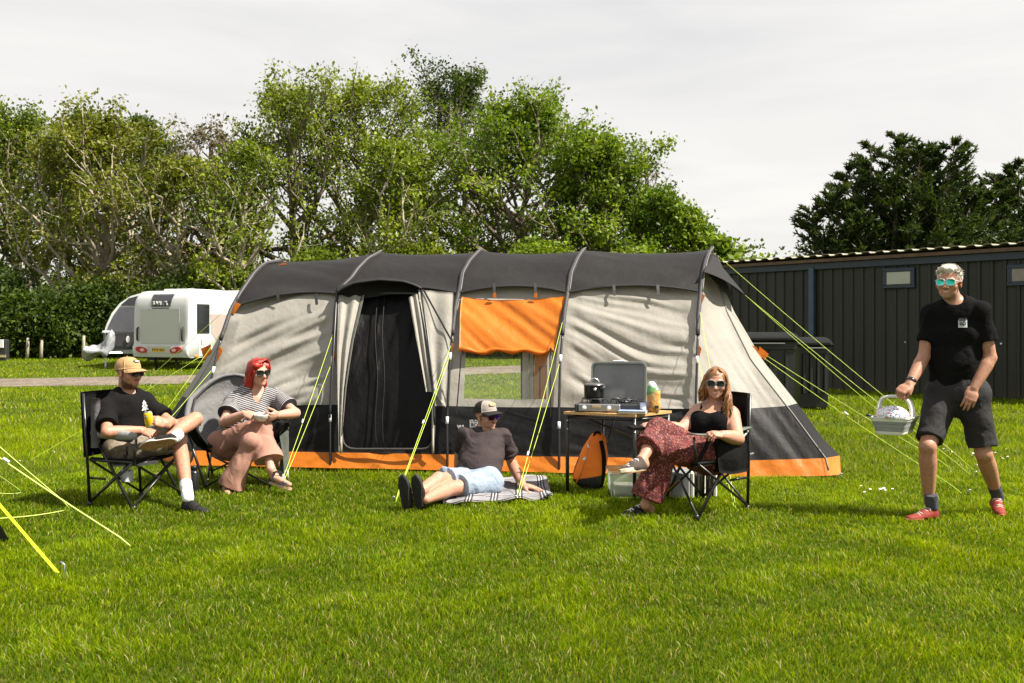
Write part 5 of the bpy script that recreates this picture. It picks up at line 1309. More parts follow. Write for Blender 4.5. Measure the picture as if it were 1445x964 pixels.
def mirror_lens(nm, c, c2):
    t = NT(nm); n = t.noise(16, 2); t.col(t.ramp(n, 0, [(.35, c), (.65, c2)])); t.set(Metallic=1.0, Roughness=.08); return t.m
M_RUB = plain('sole_white', (.62, .6, .55), .6, .06); M_GUM = plain('sole_gum', (.27, .145, .06), .65, .2, 30, bump=.5, bscale=90); M_SHOEB = fabric('shoe_black', (.014, .013, .014), .8, .3, 20); M_LACEW = plain('lace_white', (.72, .7, .68), .7, .05)
M_SOCKW = fabric('sock_white', (.72, .72, .73), .9, .3, 30, weave=200); M_SOCKG = fabric('sock_grey', (.055, .06, .07), .9, .3, 30)
SK = {}
# ================================================================= A: man in the tan cap
J = dict(pv=at(180, 633, 7.74), nb=at(178, 557, 7.76), f=V(.66, -.74, .12), sR=at(150, 577, 7.60), sL=at(206, 569, 7.82))
hips(J, (.85, -.53, 0))
hA = Head(at(182, 526, 7.72), (.90, -.43, -.05), (.02, 0, 1), 1.0)
eR = reach(J['sR'], 151, 610, .29); wR = reach(eR, 200, 607, .265, False); eL = reach(J['sL'], 240, 596, .29); wL = at(233, 599, eL[1] - .16); wL = eL + nz(wL - eL) * .25; wL = at(234, 598, 7.40)
kR = reach(J['hR'], 256, 622, .45); aR = reach(kR, 263, 706, .43); kL = at(275, 592, 7.74); aL = at(240, 616, 7.43); footA_h = gp(258, 721); footA_t = footA_h + nz(V(.86, -.5, 0)) * .275; aR = footA_h + V(.045, -.02, .10)
pA = person('seated man in a tan cap and black tee holding a yellow can', V(J['pv'][0], J['pv'][1], 0))
S = SDF(.0045); hA.add(S); S.cone(hA(0, -.025, -.06), J['nb'] - V(0, 0, .03), [.056, .058, .066], .025)
torso(S, J, lo=.12); arm(S, J['sR'], eR, wR); arm(S, J['sL'], eL, wL); leg(S, J['hR'], kR, aR); leg(S, J['hL'], kL, aL, .95); S.cone(J['hR'], J['hL'], .09, .03)
hand(S, wR, at(226, 617, wR[1] - .03) - wR, (.25, -.55, .8), True, 1.0, (22, 20, 22, 26), (.7, 10), 7)
canA = at(210, 592, 7.33)
hand(S, wL, at(214, 593, 7.31) - wL, (.15, -.85, .5), False, 1.0, (42, 42, 44, 46), (.5, 35), 4)
hL_, tL_ = at(249, 622, 7.34), at(197, 632, 7.36)
SKA = (.43, .228, .150)
soft('body', S, M_SKIN, pA, paint=face_paint(hA, (.45, .17, .14), False, (.10, .055, .03), (.085, .045, .024), .9), base=SKA)
S = SDF(.0055); torso(S, J, .016, wid=(.178, .160, .172, .160), belly=.02, lo=.03, cap=True)
S.cone(J['sR'], J['sR'] + (eR - J['sR']) * .74, [.068, .072, .080], .035, caps=(0, 1)); S.cone(J['sL'], J['sL'] + (eL - J['sL']) * .74, [.068, .072, .080], .035, caps=(0, 1))
S.ell(J['nb'] + V(.02, -.02, .02), (.068, .068, .055), None, .008, 's')
sh = soft('tee_shirt', S, M_TEEA, pA, .012, (.5, .2, 1), .2, .045, 3)
# white fir-tree mark on the chest
def mark_on(parent, px, py, Yg, poly, k, name='chest_print', nrm=V(0, -1, .1), xd=V(1, 0, 0), mat=None, dep=.012):
    c = at(px, py, Yg); x = nz(xd); zz = nz(np.cross(x, np.cross(V(0, 0, 1), x)) if False else V(0, 0, 1) - x * x[2]); n = np.cross(zz, x)
    return MB().prism([c + x * a * k + zz * b * k for a, b in poly], nz(nrm) * -dep).build(name, mat, parent)
FIR = [(0, 1), (.28, .45), (.14, .47), (.42, -.08), (.2, -.05), (.52, -.62), (.1, -.55), (.1, -1), (-.1, -1), (-.1, -.55), (-.52, -.62), (-.2, -.05), (-.42, -.08), (-.14, .47), (-.28, .45)]
t = NT('shorts_camo'); n1 = t.noise(9, 3, .5); n2 = t.noise(13, 2, .5)
t.col(t.mix((t.ramp(n2, 0, [(.52, (0, 0, 0)), (.56, (1, 1, 1))]), 0), (t.ramp(n1, 0, [(.44, (.15, .115, .075)), (.47, (.215, .175, .125)), (.57, (.20, .16, .115)), (.6, (.085, .068, .048))]), 0), (.24, .20, .15))); t.set(Roughness=.85); t.bump(t.noise(22, 4), 0, .4, .02); M_CAMO = t.m
S = SDF(.0055); S.cone(J['hR'], J['hL'], [.115, .125, .115], .03); S.cone(J['hR'], J['hR'] + (kR - J['hR']) * .80, [.105, .098, .092], .035, caps=(0, 1)); S.cone(J['hL'], J['hL'] + (kL - J['hL']) * .66, [.105, .098, .094], .035, caps=(0, 1)); S.cone(J['pv'], J['pv'] + (J['nb'] - J['pv']) * .3, [.14, .145], .03, (J['f'], .72))
soft('shorts', S, M_CAMO, pA, .006, (.8, -.5, 0), .16, .045, 9)
shoe(pA, footA_h, footA_t, (0, 0, 1), M_SHOEB, M_SHOEB, M_SHOEB)
sock(pA, kR, aR, .74, 1.0, .046, .042, M_SOCKW)
upA = nz(V(.12, .86, .48)); shoe(pA, hL_, tL_ , upA, M_SHOEB, (M_RUB, M_GUM), M_SHOEB, .285, stripe=M_LACEW, wide=1.12, sole_h=.028)
sock(pA, kL, hL_ + upA * .06 + nz(tL_ - hL_) * .03, .86, 1.0, .044, .044, M_SOCKW)
M_CAPTAN = fabric('cap_tan', (.36, .225, .105), .85, .25, 18, weave=300)
cap_hat(hA, pA, (M_CAPTAN, M_CAPTAN), M_CAPTAN, .10, .026, .078, (M_INK, M_TXT, 'OLPRO', .026, .011), 1.03)
glasses(hA, pA, M_LENS, M_GLB)
# ================================================================= B: woman with red hair
J = dict(pv=at(333, 626, 8.50), nb=at(361, 553, 8.60), f=V(.36, -.93, .15), sR=at(331, 566, 8.54), sL=at(389, 561, 8.66))
hips(J, (.42, -.9, 0), .09); J['hR'] = J['hR'] + V(-.03, 0, 0)
hB = Head(at(365, 525.5, 8.55), (.66, -.75, -.02), (-.05, 0, 1), .98)
eR = reach(J['sR'], 316, 596, .27); wR = reach(eR, 345, 584, .235); eL = reach(J['sL'], 417, 583, .275); wL = reach(eL, 391, 586, .24)
kR = reach(J['hR'], 369, 602, .44); aR = reach(kR, 382, 662, .40); kL = reach(J['hL'], 353, 624, .42); aL = reach(kL, 325, 688, .41, False)
pB = person('seated woman with red hair and striped top holding a small bowl', V(J['pv'][0], J['pv'][1], 0))
bowlB = at(368.5, 588.5, (wR[1] + wL[1]) / 2 - .07)
S = SDF(.0045); hB.add(S, True); S.cone(hB(0, -.025, -.06), J['nb'] - V(0, 0, .03), [.050, .050, .062], .025)
torso(S, J, -.005, bust=.02, lo=.12); S.cone(J['hR'], J['hL'], .09, .03); arm(S, J['sR'], eR, wR, 1.0); arm(S, J['sL'], eL, wL, 1.0); leg(S, J['hR'], kR, aR, 1.0, .92); leg(S, J['hL'], kL, aL, 1.0, .92)
hand(S, wR, bowlB + V(-.035, -.02, .0) - wR, (-.2, -.6, .8), True, .92, (26, 28, 30, 34), (.6, 15), 6)
hand(S, wL, bowlB + V(.03, -.03, -.01) - wL, (.4, -.75, -.35), False, .92, (38, 38, 40, 42), (.6, 10), 5)
fRh, fRt = at(383, 679, aR[1] + .02), at(410, 688, aR[1] - .13); fLh, fLt = gp(318, 694), gp(318, 694) + nz(V(.35, -.93, 0)) * .235
foot(S, aR, fRh, fRt, (.25, .1, 1)); foot(S, aL, fLh, fLt, (0, 0, 1))
SKB = (.50, .295, .215)
soft('body', S, M_SKIN, pB, paint=face_paint(hB, (.48, .18, .16), False, (.25, .08, .05)), base=SKB)
def stripe_mat(nm, dark, light, per):
    t = NT(nm); a = t.attr('st'); x = t.math('FRACT', t.math('MULTIPLY', (a, 2), 1 / per)); r = t.ramp(x, 0, [(0, dark), (.58, dark), (.62, light), (.97, light), (1.0, dark)]); t.col(r); t.set(Roughness=.85); t.bump(t.noise(16, 4), 0, .3, .02); return t.m
M_STRIPE = stripe_mat('striped_jersey', (.020, .019, .030), (.36, .345, .335), .0175)
ax = nz(J['nb'] - J['pv'])
def st_attr(J, eR, eL):
    def fn(P):
        v = (P - J['pv']) @ nz(J['nb'] - J['pv'])
        for s_, e_, sg in ((J['sR'], eR, -1), (J['sL'], eL, 1)):
            u = nz(e_ - s_); q = P - s_; t_ = q @ u; side = nz(s_ - J['nb']); m = np.clip(((P - s_) @ side + .01) * 40, 0, 1); v = v * (1 - m) + (.4 - t_) * m
        return v
    return fn
S = SDF(.0055); torso(S, J, .014, wid=(.178, .160, .168, .155), bust=.03, lo=.04, cap=True)
S.cone(J['sR'], J['sR'] + (eR - J['sR']) * .62, [.070, .082, .094], .04, caps=(0, 1)); S.cone(J['sL'], J['sL'] + (eL - J['sL']) * .66, [.070, .082, .094], .04, caps=(0, 1))
fB = nz(J['f']); S.ell(J['nb'] + V(0, 0, .02) + fB * .02, (.072, .07, .055), None, .006, 's'); S.cone(J['nb'] + fB * .085 + V(0, 0, .01), J['nb'] + fB * .115 - V(0, 0, .115), [.058, .008], .004, op='s')
soft('top', S, M_STRIPE, pB, .010, (.3, .2, 1), .2, .05, 5, attrs={'st': st_attr(J, eR, eL)})
vn = [J['nb'] + V(-.068, 0, .0) + fB * .055, J['nb'] + fB * .126 - V(0, 0, .112), J['nb'] + V(.072, 0, .005) + fB * .045]
M_PINK = fabric('trousers_pink', (.33, .175, .132), .8, .45, 7, (1, 1, .5), 300, .08, 0, .25)
S = SDF(.006); S.cone(J['hR'], J['hL'], [.125, .13, .125], .03); S.cone(J['pv'], J['pv'] + ax * .16, [.155, .155], .03, (J['f'], .72))
S.cone(J['hR'], kR, [.102, .092, .076], .03); S.cone(kR, kR + (aR - kR) * .80, [.072, .080, .100, .122], .03, caps=(0, 1), flat=(nz(V(.3, -1, 0)), .8)); S.cone(J['hL'], kL, [.102, .092, .074], .03); S.cone(kL, kL + (aL - kL) * .97, [.070, .080, .095, .118], .03, caps=(0, 1), flat=(nz(V(.3, -1, 0)), .85))
soft('trousers', S, M_PINK, pB, .015, (.1, -.2, 1), .30, .05, 12)
M_HRED = hair_mat('hair_red', (.12, .006, .004), (.40, .024, .012), .4)
S = SDF(.0045); e = lambda c, r, k=.02, op='u': S.ell(hB(*c), np.asarray(r), hB.R, k, op)
e((0, -.026, .042), (.088, .098, .086)); e((-.07, -.03, -.02), (.026, .055, .075)); e((.072, -.03, -.02), (.026, .055, .072)); e((0, -.085, -.04), (.07, .045, .08), .03); e((.035, -.075, -.115), (.055, .045, .07), .03); e((.072, -.050, -.085), (.034, .046, .075), .02); e((.066, -.055, -.15), (.032, .034, .055), .02); e((-.066, -.025, -.10), (.020, .034, .05), .015); e((.06, -.05, -.15), (.03, .03, .045), .02); e((-.05, -.07, -.12), (.035, .035, .055), .02)
e((.040, .056, .064), (.046, .030, .028), .02); e((.073, .032, .010), (.016, .034, .052), .02); e((-.060, .040, .050), (.024, .030, .034), .02)
e((-.012, .105, -.02), (.060, .07, .082), .008, 's'); S.ell(J['nb'] - V(0, 0, .16), .1, None, 0, 's')
soft('hair', S, M_HRED, pB, .010, hB.R @ V(0, -.2, 1), .12, .018, 2)
rng = np.random.default_rng(19); lk = MB()
for i in range(170):
    sx = 1 if i % 3 else -1; r1, r2 = rng.random(), rng.random()
    st = V(-.03 + .02 * rng.normal(), .070 - .14 * r1, .122 - .012 * rng.random()); side = V(sx * (.088 + .010 * rng.random()), (.045 - .11 * r2), .02 - .03 * rng.random())
    if sx > 0 and i % 2: fr1 = V(.046, .082 - .02 * r1, .066 + .010 * rng.random()); path = [st, (st + fr1) / 2 + V(0, .004, .010), fr1, V(.084, .05 - .02 * r2, .02), V(.082, -.03, -.05), V(.05 + .03 * r1, -.075, -.12 - .05 * r2)]
    else: path = [st, (st + side) / 2 + V(sx * .02, 0, .03), side, V(sx * (.08 + .01 * r1), -.05, -.06), V(sx * (.03 + .05 * r2), -.085 + .03 * r1, -.13 - .05 * r1)] + ([V(-.05 - .03 * r1, -.05, -.20 - .04 * r2)] if sx < 0 else [])
    s = np.linspace(0, 1, 20); pts = smoothcurve(path, 20, 2); ph = rng.random() * 6; pts[:, 0] += .006 * np.sin(s * 12 + ph) * s; pts[:, 1] += .008 * np.cos(s * 13 + ph) * s
    lk.tube([hB(*p) for p in pts], np.interp(s, [0, .15, .75, 1], [.003, .0062, .006, .002]), 5)
lk.build('lock', M_HRED, bpy.data.objects[[o.name for o in pB.children if o.name.startswith('hair')][0]], True)
glasses(hB, pB, M_LENS, M_GLB, .028, .023, 'square', .0042)
M_NAVY = plain('sandal_navy', (.02, .022, .04), .7, .15); M_CORK = plain('sandal_sole', (.42, .29, .18), .8, .15)
for hh_, tt_, up_ in ((fRh, fRt, V(.25, .1, 1)), (fLh, fLt, V(0, 0, 1))):
    y = nz(tt_ - hh_); z = nz(up_ - y * (up_ @ y)); x = np.cross(y, z); L = .245; T = lambda a, b, c: hh_ + x * a + y * b + z * c
    out = [(a * np.interp(b / L, [0, .1, .4, .75, 1], [.022, .032, .029, .041, .018]), b) for a, b in [(1, q) for q in np.linspace(0, L, 12)] + [(-1, q) for q in np.linspace(L, 0, 12)]]
    so = MB().prism([T(a, b, -.004) for a, b in out], -z * .018).build('sandal', M_CORK, pB); sm = MB()
    for b, hz_, w2 in ((.20, .030, .042), (.17, .038, .042)): sm.strap([T(-w2, b, .0), T(-.025, b, hz_ * .8), T(0, b, hz_), T(.025, b, hz_ * .8), T(w2, b, .0)], .018, .005, z)
    sm.strap([T(-.036, .05, .0), T(-.038, .05, .05), T(-.035, .06, .085), T(0, .085, .092), T(.035, .06, .085), T(.038, .05, .05), T(.036, .05, 0)], .016, .005, y); sm.strap([T(-.037, .06, .08), T(-.03, .0, .085), T(0, -.018, .085), T(.03, .0, .085), T(.037, .06, .08)], .016, .005, z); sm.build('strap', M_NAVY, so)
pBJ = dict(J=J, eL=eL, wL=wL)
# ================================================================= C: man on the blanket
J = dict(pv=at(674, 681, 8.06) , nb=at(684, 616, 8.38), f=V(-.12, -.84, .52), sR=at(656, 615, 8.34), sL=at(710, 616, 8.42))
hips(J, (-.43, -.9, 0), .092)
hC = Head(at(686.5, 587, 8.38), (.70, -.71, -.02), (-.04, .0, 1), 1.0)
eL = reach(J['sL'], 723, 655, .285, False); wL = gp(738, 685, .085); eR = reach(J['sR'], 649, 642, .29, False); wR = gp(646, 674, .06)
kR = reach(J['hR'], 619, 677, .43); aR = gp(583, 701, .10); kL = reach(J['hL'], 634, 690, .43); aL = gp(601, 705, .085)
pC = person('man in a grey tee and pale blue shorts sitting on the checked blanket', V(J['pv'][0], J['pv'][1], 0))
S = SDF(.0045); hC.add(S); S.cone(hC(0, -.025, -.06), J['nb'] - V(0, 0, .03), [.057, .058, .068], .025)
torso(S, J, .004, belly=.02, lo=.12); S.cone(J['hR'], J['hL'], .09, .03); arm(S, J['sR'], eR, wR, 1.05); arm(S, J['sL'], eL, wL, 1.05); leg(S, J['hR'], kR, aR); leg(S, J['hL'], kL, aL)
hand(S, wL, V(.55, -.12, -.10), (.1, -.1, 1), False, 1.0, (4, 4, 5, 6), (.9, 5), 9); hand(S, wR, V(-.2, .6, -.14), (0, .1, 1), True, 1.0, (5, 5, 5, 6), (.8, 5), 8)
soft('body', S, M_SKIN, pC, paint=face_paint(hC, (.42, .15, .13), True, (.2, .12, .07), (.26, .15, .085), .75), base=(.43, .24, .165))
M_TEEC = fabric('tee_charcoal', (.040, .030, .031), .85, .35, 12, (1, 1, 1), 500, .12, 0, .2)
S = SDF(.0055); u_, f_, r_, L_ = torso(S, J, .015, wid=(.178, .165, .172, .160), belly=.03, lo=.05, cap=True)
S.cone(J['sR'], J['sR'] + (eR - J['sR']) * .62, [.068, .074, .080], .035, caps=(0, 1)); S.cone(J['sL'], J['sL'] + (eL - J['sL']) * .62, [.068, .074, .080], .035, caps=(0, 1)); S.ell(J['nb'] + V(.01, -.035, .03), (.066, .066, .055), None, .008, 's')
tc_ = soft('tee_shirt', S, M_TEEC, pC, .015, (1, 0, -.25), .2, .045, 15)
# collar and rolled sleeve cuff
cb = J['nb'] + V(.005, -.02, .028); MB().strap([cb + V(.072 * math.sin(q), -.066 * math.cos(q), -.018 * math.cos(q)) for q in np.linspace(.35, 5.93, 22)], .034, .006, V(0, -.25, 1)).build('collar', M_TEEC, tc_, True)
q = J['sL'] + (eL - J['sL']) * .60; d_ = nz(eL - J['sL']); MB().lathe(q, [(.070, -.022), (.083, -.018), (.084, .014), (.070, .016)], 20, frame3(np.cross(d_, V(0, 1, 0)), d_), False).build('sleeve_cuff', M_TEEC, tc_, True)
M_BLUES = fabric('shorts_pale_blue', (.24, .295, .37), .85, .7, 8, (1, 1, 1), 300, .08, 0, .2)
S = SDF(.0055); S.cone(J['hR'], J['hL'], [.125, .13, .125], .03); S.cone(J['pv'], J['pv'] + u_ * .14, [.16, .16], .03, (J['f'], .72)); S.cone(J['hR'], J['hR'] + (kR - J['hR']) * .78, [.112, .106, .102], .035, caps=(0, 1)); S.cone(J['hL'], J['hL'] + (kL - J['hL']) * .74, [.112, .106, .102], .035, caps=(0, 1)); S.plane(V(0, 0, .035), V(0, 0, -1), J['pv'] - 1, J['pv'] + 1)
soft('shorts', S, M_BLUES, pC, .014, (-.6, -.7, .2), .2, .045, 21)
M_SOLEK = plain('sole_black', (.014, .0135, .014), .75, .2, 40, bump=.6, bscale=60)
for a_, px in ((aR, 572), (aL, 590.5)):
    hl = gp(px + 1, 719.5, .012); hl[1] -= .0; tt = hl + nz(V(-.10, -.16, .97)) * .265; shoe(pC, hl, tt, nz(V(.35, .92, .15)), M_SHOEB, M_SOLEK, None, .265, wide=1.15, sole_h=.028)
M_CAPG = fabric('cap_grey', (.29, .25, .22), .85, .25, 18); M_CAPK = fabric('cap_mesh_black', (.016, .015, .016), .8, .4, 40)
cap_hat(hC, pC, (M_CAPG, M_CAPK), M_CAPK, .12, .030, .076, (plain('patch_orange', (.62, .25, .06), .7), plain('patch_thread', (.72, .5, .3), .7), 'OLPRO', .030, .017), 1.05)
glasses(hC, pC, mirror_lens('lens_violet', (.10, .04, .75), (.38, .06, .80)), M_GLB, .028, .023, 'square', .0034)
# ================================================================= D: woman in the right chair
J = dict(pv=at(999, 642, 7.34), nb=at(1006, 575, 7.50), f=V(-.34, -.90, .28), sR=at(985, 582, 7.56), sL=at(1032, 585, 7.42))
hips(J, (-.80, -.6, 0), .09)
hD = Head(at(1010, 541, 7.46), (-.20, -.97, .0), (.05, 0, 1), .97)
eR = reach(J['sR'], 961, 606, .27); wR = reach(eR, 923, 600, .24); eL = reach(J['sL'], 1041, 619, .27); wL = reach(eL, 1019, 614, .22)
kR = reach(J['hR'], 929, 607, .45); aR = reach(kR, 905, 650, .37); kL = reach(J['hL'], 938, 634, .44); aL = reach(kL, 911, 712, .42, False)
pD = person('smiling woman with long wavy hair and patterned trousers in the right hand chair', V(J['pv'][0], J['pv'][1], 0))
S = SDF(.0045); hD.add(S, True); S.cone(hD(0, -.025, -.06), J['nb'] - V(0, 0, .03), [.052, .052, .064], .025)
torso(S, J, .0, bust=.015, lo=.12); S.cone(J['hR'], J['hL'], .09, .03); arm(S, J['sR'], eR, wR, 1.08); arm(S, J['sL'], eL, wL, 1.15); leg(S, J['hR'], kR, aR, 1.0, .95); leg(S, J['hL'], kL, aL, 1.0, .95)
hand(S, wR, at(902, 603, wR[1] - .03) - wR, (-.1, -.5, .85), True, .92, (24, 26, 28, 32), (.6, 18), 6); hand(S, wL, at(1003, 612, wL[1] - .05) - wL, (-.1, -.5, .85), False, .92, (30, 34, 36, 40), (.6, 20), 6)
fRh, fRt = at(911, 663, aR[1] + .005), at(878, 668, aR[1] - .15); fLh, fLt = gp(921, 727), gp(882, 729.5); foot(S, aR, fRh, fRt, (.1, .3, 1)); foot(S, aL, fLh, fLt, (0, 0, 1))
soft('body', S, M_SKIN, pD, paint=face_paint(hD, (.48, .17, .16), True, (.22, .12, .06)), base=(.46, .255, .175))
S = SDF(.005); u_, f_, r_, L_ = torso(S, J, .009, bust=.02, lo=.04, cap=True)
for q in ('sR', 'sL'): S.ell(J[q] + u_ * .03, (.10, .12, .115), None, .01, 's')
S.ell(J['nb'] + f_ * .07 + u_ * .01, (.098, .10, .115), frame3(f_, u_), .01, 's'); S.plane(J['nb'] - u_ * .075, u_, J['nb'] - .5, J['nb'] + .5)
tk = soft('vest_top', S, M_TEE, pD, .004, (1, 0, -.2), .12, .04, 7)
for sx, sd in ((-1, 'sR'), (1, 'sL')):
    a = J['nb'] + (J[sd] - J['nb']) * .62; MB().strap([a + u_ * .052 - f_ * .05, a + u_ * .063, a + u_ * .045 + f_ * .055, a - u_ * .01 + f_ * .098, a - u_ * .075 + f_ * .118], .016, .006, f_ + u_).build('shoulder_strap', M_TEE, tk, True)
t = NT('trousers_floral'); vo = t.n('ShaderNodeTexVoronoi'); vo.inputs['Scale'].default_value = 105; tcn = t.n('ShaderNodeTexCoord'); t.l(tcn, 'Object', vo, 'Vector')
sep = t.n('ShaderNodeSeparateColor'); t.l(vo, 'Color', sep, 0); pal = t.ramp(sep, 0, [(0, (.145, .018, .022)), (.42, (.19, .028, .026)), (.56, (.27, .09, .07)), (.70, (.34, .19, .13)), (.74, (.05, .022, .024)), (.85, (.10, .03, .03)), (.9, (.30, .08, .04))]); pal.color_ramp.interpolation = 'CONSTANT'
base_ = t.ramp(vo, 0, [(.40, (1, 1, 1)), (.62, (.35, .2, .2))]); t.col(t.mix(1, pal, base_, 'MULTIPLY')); t.set(Roughness=.85); t.bump(t.noise(9, 4), 0, .4, .03); M_FLOR = t.m
S = SDF(.006); S.cone(J['hR'], J['hL'], [.125, .13, .125], .03); S.cone(J['pv'], J['pv'] + u_ * .17, [.155, .150], .03, (J['f'], .72)); S.cone(J['hR'], kR, [.110, .104, .092], .03); S.cone(kR, kR + (aR - kR) * .62, [.085, .092, .112], .03, caps=(0, 1), flat=(nz(V(.3, -1, 0)), .75)); S.cone(J['hL'], kL, [.110, .104, .090], .03); S.cone(kL, kL + (aL - kL) * .88, [.085, .095, .115, .130], .03, caps=(0, 1), flat=(nz(V(.3, -1, 0)), .8))
soft('trousers', S, M_FLOR, pD, .015, (.2, .1, 1), .28, .05, 33)
M_SHB = fabric('shoe_brown', (.055, .042, .034), .8, .3, 20); shoe(pD, fRh, fRt, nz(V(.06, .28, 1)), M_SHB, (plain('sole_cream', (.58, .50, .36), .6, .06), M_GUM), M_LACEW, .25, wide=1.12, sole_h=.03, low=1.0); shoe(pD, fLh, fLt, (0, 0, 1), M_SHOEB, M_RUB, M_LACEW, .25, low=.7)
M_HBR = hair_mat('hair_auburn', (.085, .034, .012), (.31, .15, .056), .4)
S = SDF(.0045); e = lambda c, r, k=.02, op='u': S.ell(hD(*c), np.asarray(r), hD.R, k, op)
e((0, -.026, .040), (.086, .098, .088)); e((-.072, -.012, -.03), (.022, .05, .085)); e((.072, -.012, -.03), (.022, .05, .085)); e((0, -.07, -.07), (.075, .05, .09), .03); e((0, .110, -.025), (.062, .07, .092), .010, 's')
hr = soft('hair', S, M_HBR, pD, .007, hD.R @ V(0, -.1, 1), .2, .02, 2)
rng = np.random.default_rng(9); lk = MB()
for i in range(120):
    sx = 1 if i % 5 < 2 else -1; a0 = rng.random(); st = V(sx * (.012 + .06 * a0), .075 - .15 * rng.random() - .05 * a0, .118 - .055 * a0); 
    side = V(sx * (.082 + .014 * rng.random()), .03 - .10 * rng.random(), .0); front = rng.random()
    if sx < 0: end = V(-1, 1, 1) * V(.04 + .085 * rng.random(), .085 + .055 * front, -.33 + .11 * rng.random() - .02 * front)   # her left: long, over the chest
    else: end = V(.085 + .03 * rng.random(), -.02 + .06 * front, -.16 + .05 * rng.random())
    mid = (side + end) / 2 + V(sx * .016, .030, 0); pts = smoothcurve([st, st * .45 + side * .55 + V(0, 0, .03), side, mid, end], 22, 2); ph = rng.random() * 6; s = np.linspace(0, 1, 22)
    pts[:, 0] += .013 * np.sin(s * 17 + ph) * s; pts[:, 1] += .010 * np.cos(s * 17 + ph) * s; lk.tube([hD(*p) for p in pts], np.interp(s, [0, .15, .7, 1], [.004, .010, .009, .002]), 5)
lk.build('lock', M_HBR, hr, True)
t = plain('frame_grey', (.16, .15, .155), .3, .05); glasses(hD, pD, M_LENS, t, .032, .025, 'cat', .0040)
wd = nz(eL - wL); MB().lathe(wL + wd * .03, [(.033, -.012), (.036, -.01), (.036, .01), (.033, .012)], 18, frame3(np.cross(wd, V(0, 1, 0)), wd), False).build('watch', M_STEEL, pD, True)
wd = nz(eR - wR); MB().lathe(wR + wd * .015, [(.030, -.003), (.033, 0), (.030, .003)], 16, frame3(np.cross(wd, V(0, 1, 0)), wd), False).build('bracelet', M_GLB, pD, True)
DJ = dict(J=J, wR=wR, wL=wL, eL=eL)
# ================================================================= E: man walking with the basket
J = dict(pv=at(1350, 553, 7.15), nb=at(1349, 430, 7.16), f=V(-.46, -.89, .02), sR=at(1314, 443, 7.25), sL=at(1385, 441, 7.07), hR=at(1329, 560, 7.19), hL=at(1372, 560, 7.10))
hE = Head(at(1339, 398.5, 7.12), (-.60, -.80, -.03), (.03, 0, 1), 1.0)
eR = reach(J['sR'], 1304, 503, .30); eR[1] = J['sR'][1] - .05; eR = at(1304, 503, eR[1]); wR = at(1283, 543, eR[1] - .14); eL = at(1397, 505, 7.05); wL = reach(eL, 1374, 548, .262)
kR = at(1309, 630, 7.00); aR = at(1311, 708, 7.10); kL = at(1388, 640, 7.06); aL = at(1407, 699, 7.28)
pE = person('standing grey haired man in a black tee walking with a basket', V(J['pv'][0], J['pv'][1], 0))
S = SDF(.0045); hE.add(S); S.cone(hE(0, -.025, -.06), J['nb'] - V(0, 0, .03), [.057, .058, .068], .025)
torso(S, J, .0, lo=.1); arm(S, J['sR'], eR, wR, 1.05); arm(S, J['sL'], eL, wL, 1.08); leg(S, J['hR'], kR, aR, 1.0, 1.05); leg(S, J['hL'], kL, aL, 1.0, 1.05)
hand(S, wR, at(1268, 555, wR[1] - .03) - wR, (-.35, -.55, .75), True, 1.05, (62, 66, 68, 70), (.35, 50), 3); hand(S, wL, at(1364, 578, wL[1] - .04) - wL, (-.25, -.95, .1), False, 1.05, (20, 16, 16, 18), (.25, 15), 3)
soft('body', S, M_SKIN, pE, paint=face_paint(hE, (.42, .15, .13), True, (.25, .17, .11), (.30, .22, .17), .6), base=(.40, .212, .138))
S = SDF(.0055); u_, f_, r_, L_ = torso(S, J, .014, wid=(.182, .165, .170, .155), belly=.015, lo=-.02, cap=True)
S.cone(J['sR'], J['sR'] + (eR - J['sR']) * .66, [.066, .068, .073], .035, caps=(0, 1)); S.cone(J['sL'], J['sL'] + (eL - J['sL']) * .64, [.066, .069, .075], .035, caps=(0, 1)); S.ell(J['nb'] + V(-.02, -.03, .03), (.068, .068, .055), None, .008, 's')
te = soft('tee_shirt', S, M_TEE, pE, .011, (.35, 0, 1), .25, .05, 41)
M_SHG = fabric('shorts_dark_grey', (.022, .0205, .022), .85, .45, 9, (1, 1, 1), 300, .12, 0, .25)
S = SDF(.0055); S.cone(J['hR'] + V(.01, 0, .03), J['hL'] + V(-.01, 0, .03), [.128, .135, .128], .03); S.cone(J['pv'] + V(0, 0, -.02), J['pv'] + u_ * .08, [.168, .160], .03, (J['f'], .74))
S.cone(J['hR'], J['hR'] + (kR - J['hR']) * .86, [.116, .108, .098, .094], .035, caps=(0, 1)); S.cone(J['hL'], J['hL'] + (kL - J['hL']) * .88, [.116, .108, .098, .094], .035, caps=(0, 1))
so_ = soft('shorts', S, M_SHG, pE, .012, (.1, .1, 1), .2, .05, 51)
M_RED_S = fabric('shoe_red', (.22, .026, .016), .7, .3, 20); M_LACEB = plain('lace_beige', (.5, .42, .36), .8)
fRh = gp(1323, 732); fRt = fRh + nz(V(-.92, -.38, 0)) * .29; shoe(pE, fRh, fRt, (0, 0, 1), M_RED_S, plain('sole_rust', (.30, .05, .035), .7, .2), M_LACEB, .29); sock(pE, kR, fRh + nz(fRt - fRh) * .05 + V(0, 0, .09), .80, 1.0, .046, .044, M_SOCKG)
fLh = aL + V(.0, .055, -.088); fLt = gp(1415, 731, .012); fLt = fLh + nz(fLt - fLh) * .27; shoe(pE, fLh, fLt, nz(V(-.05, -.55, .8)), M_RED_S, bpy.data.materials['sole_rust'], M_LACEB, .285); sock(pE, kL, aL, .76, 1.06, .046, .043, M_SOCKG)
M_HGR = hair_mat('hair_grey', (.32, .29, .245), (.62, .575, .50), .6)
S = SDF(.004); e = lambda c, r, k=.012, op='u': S.ell(hE(*c), np.asarray(r), hE.R, k, op)
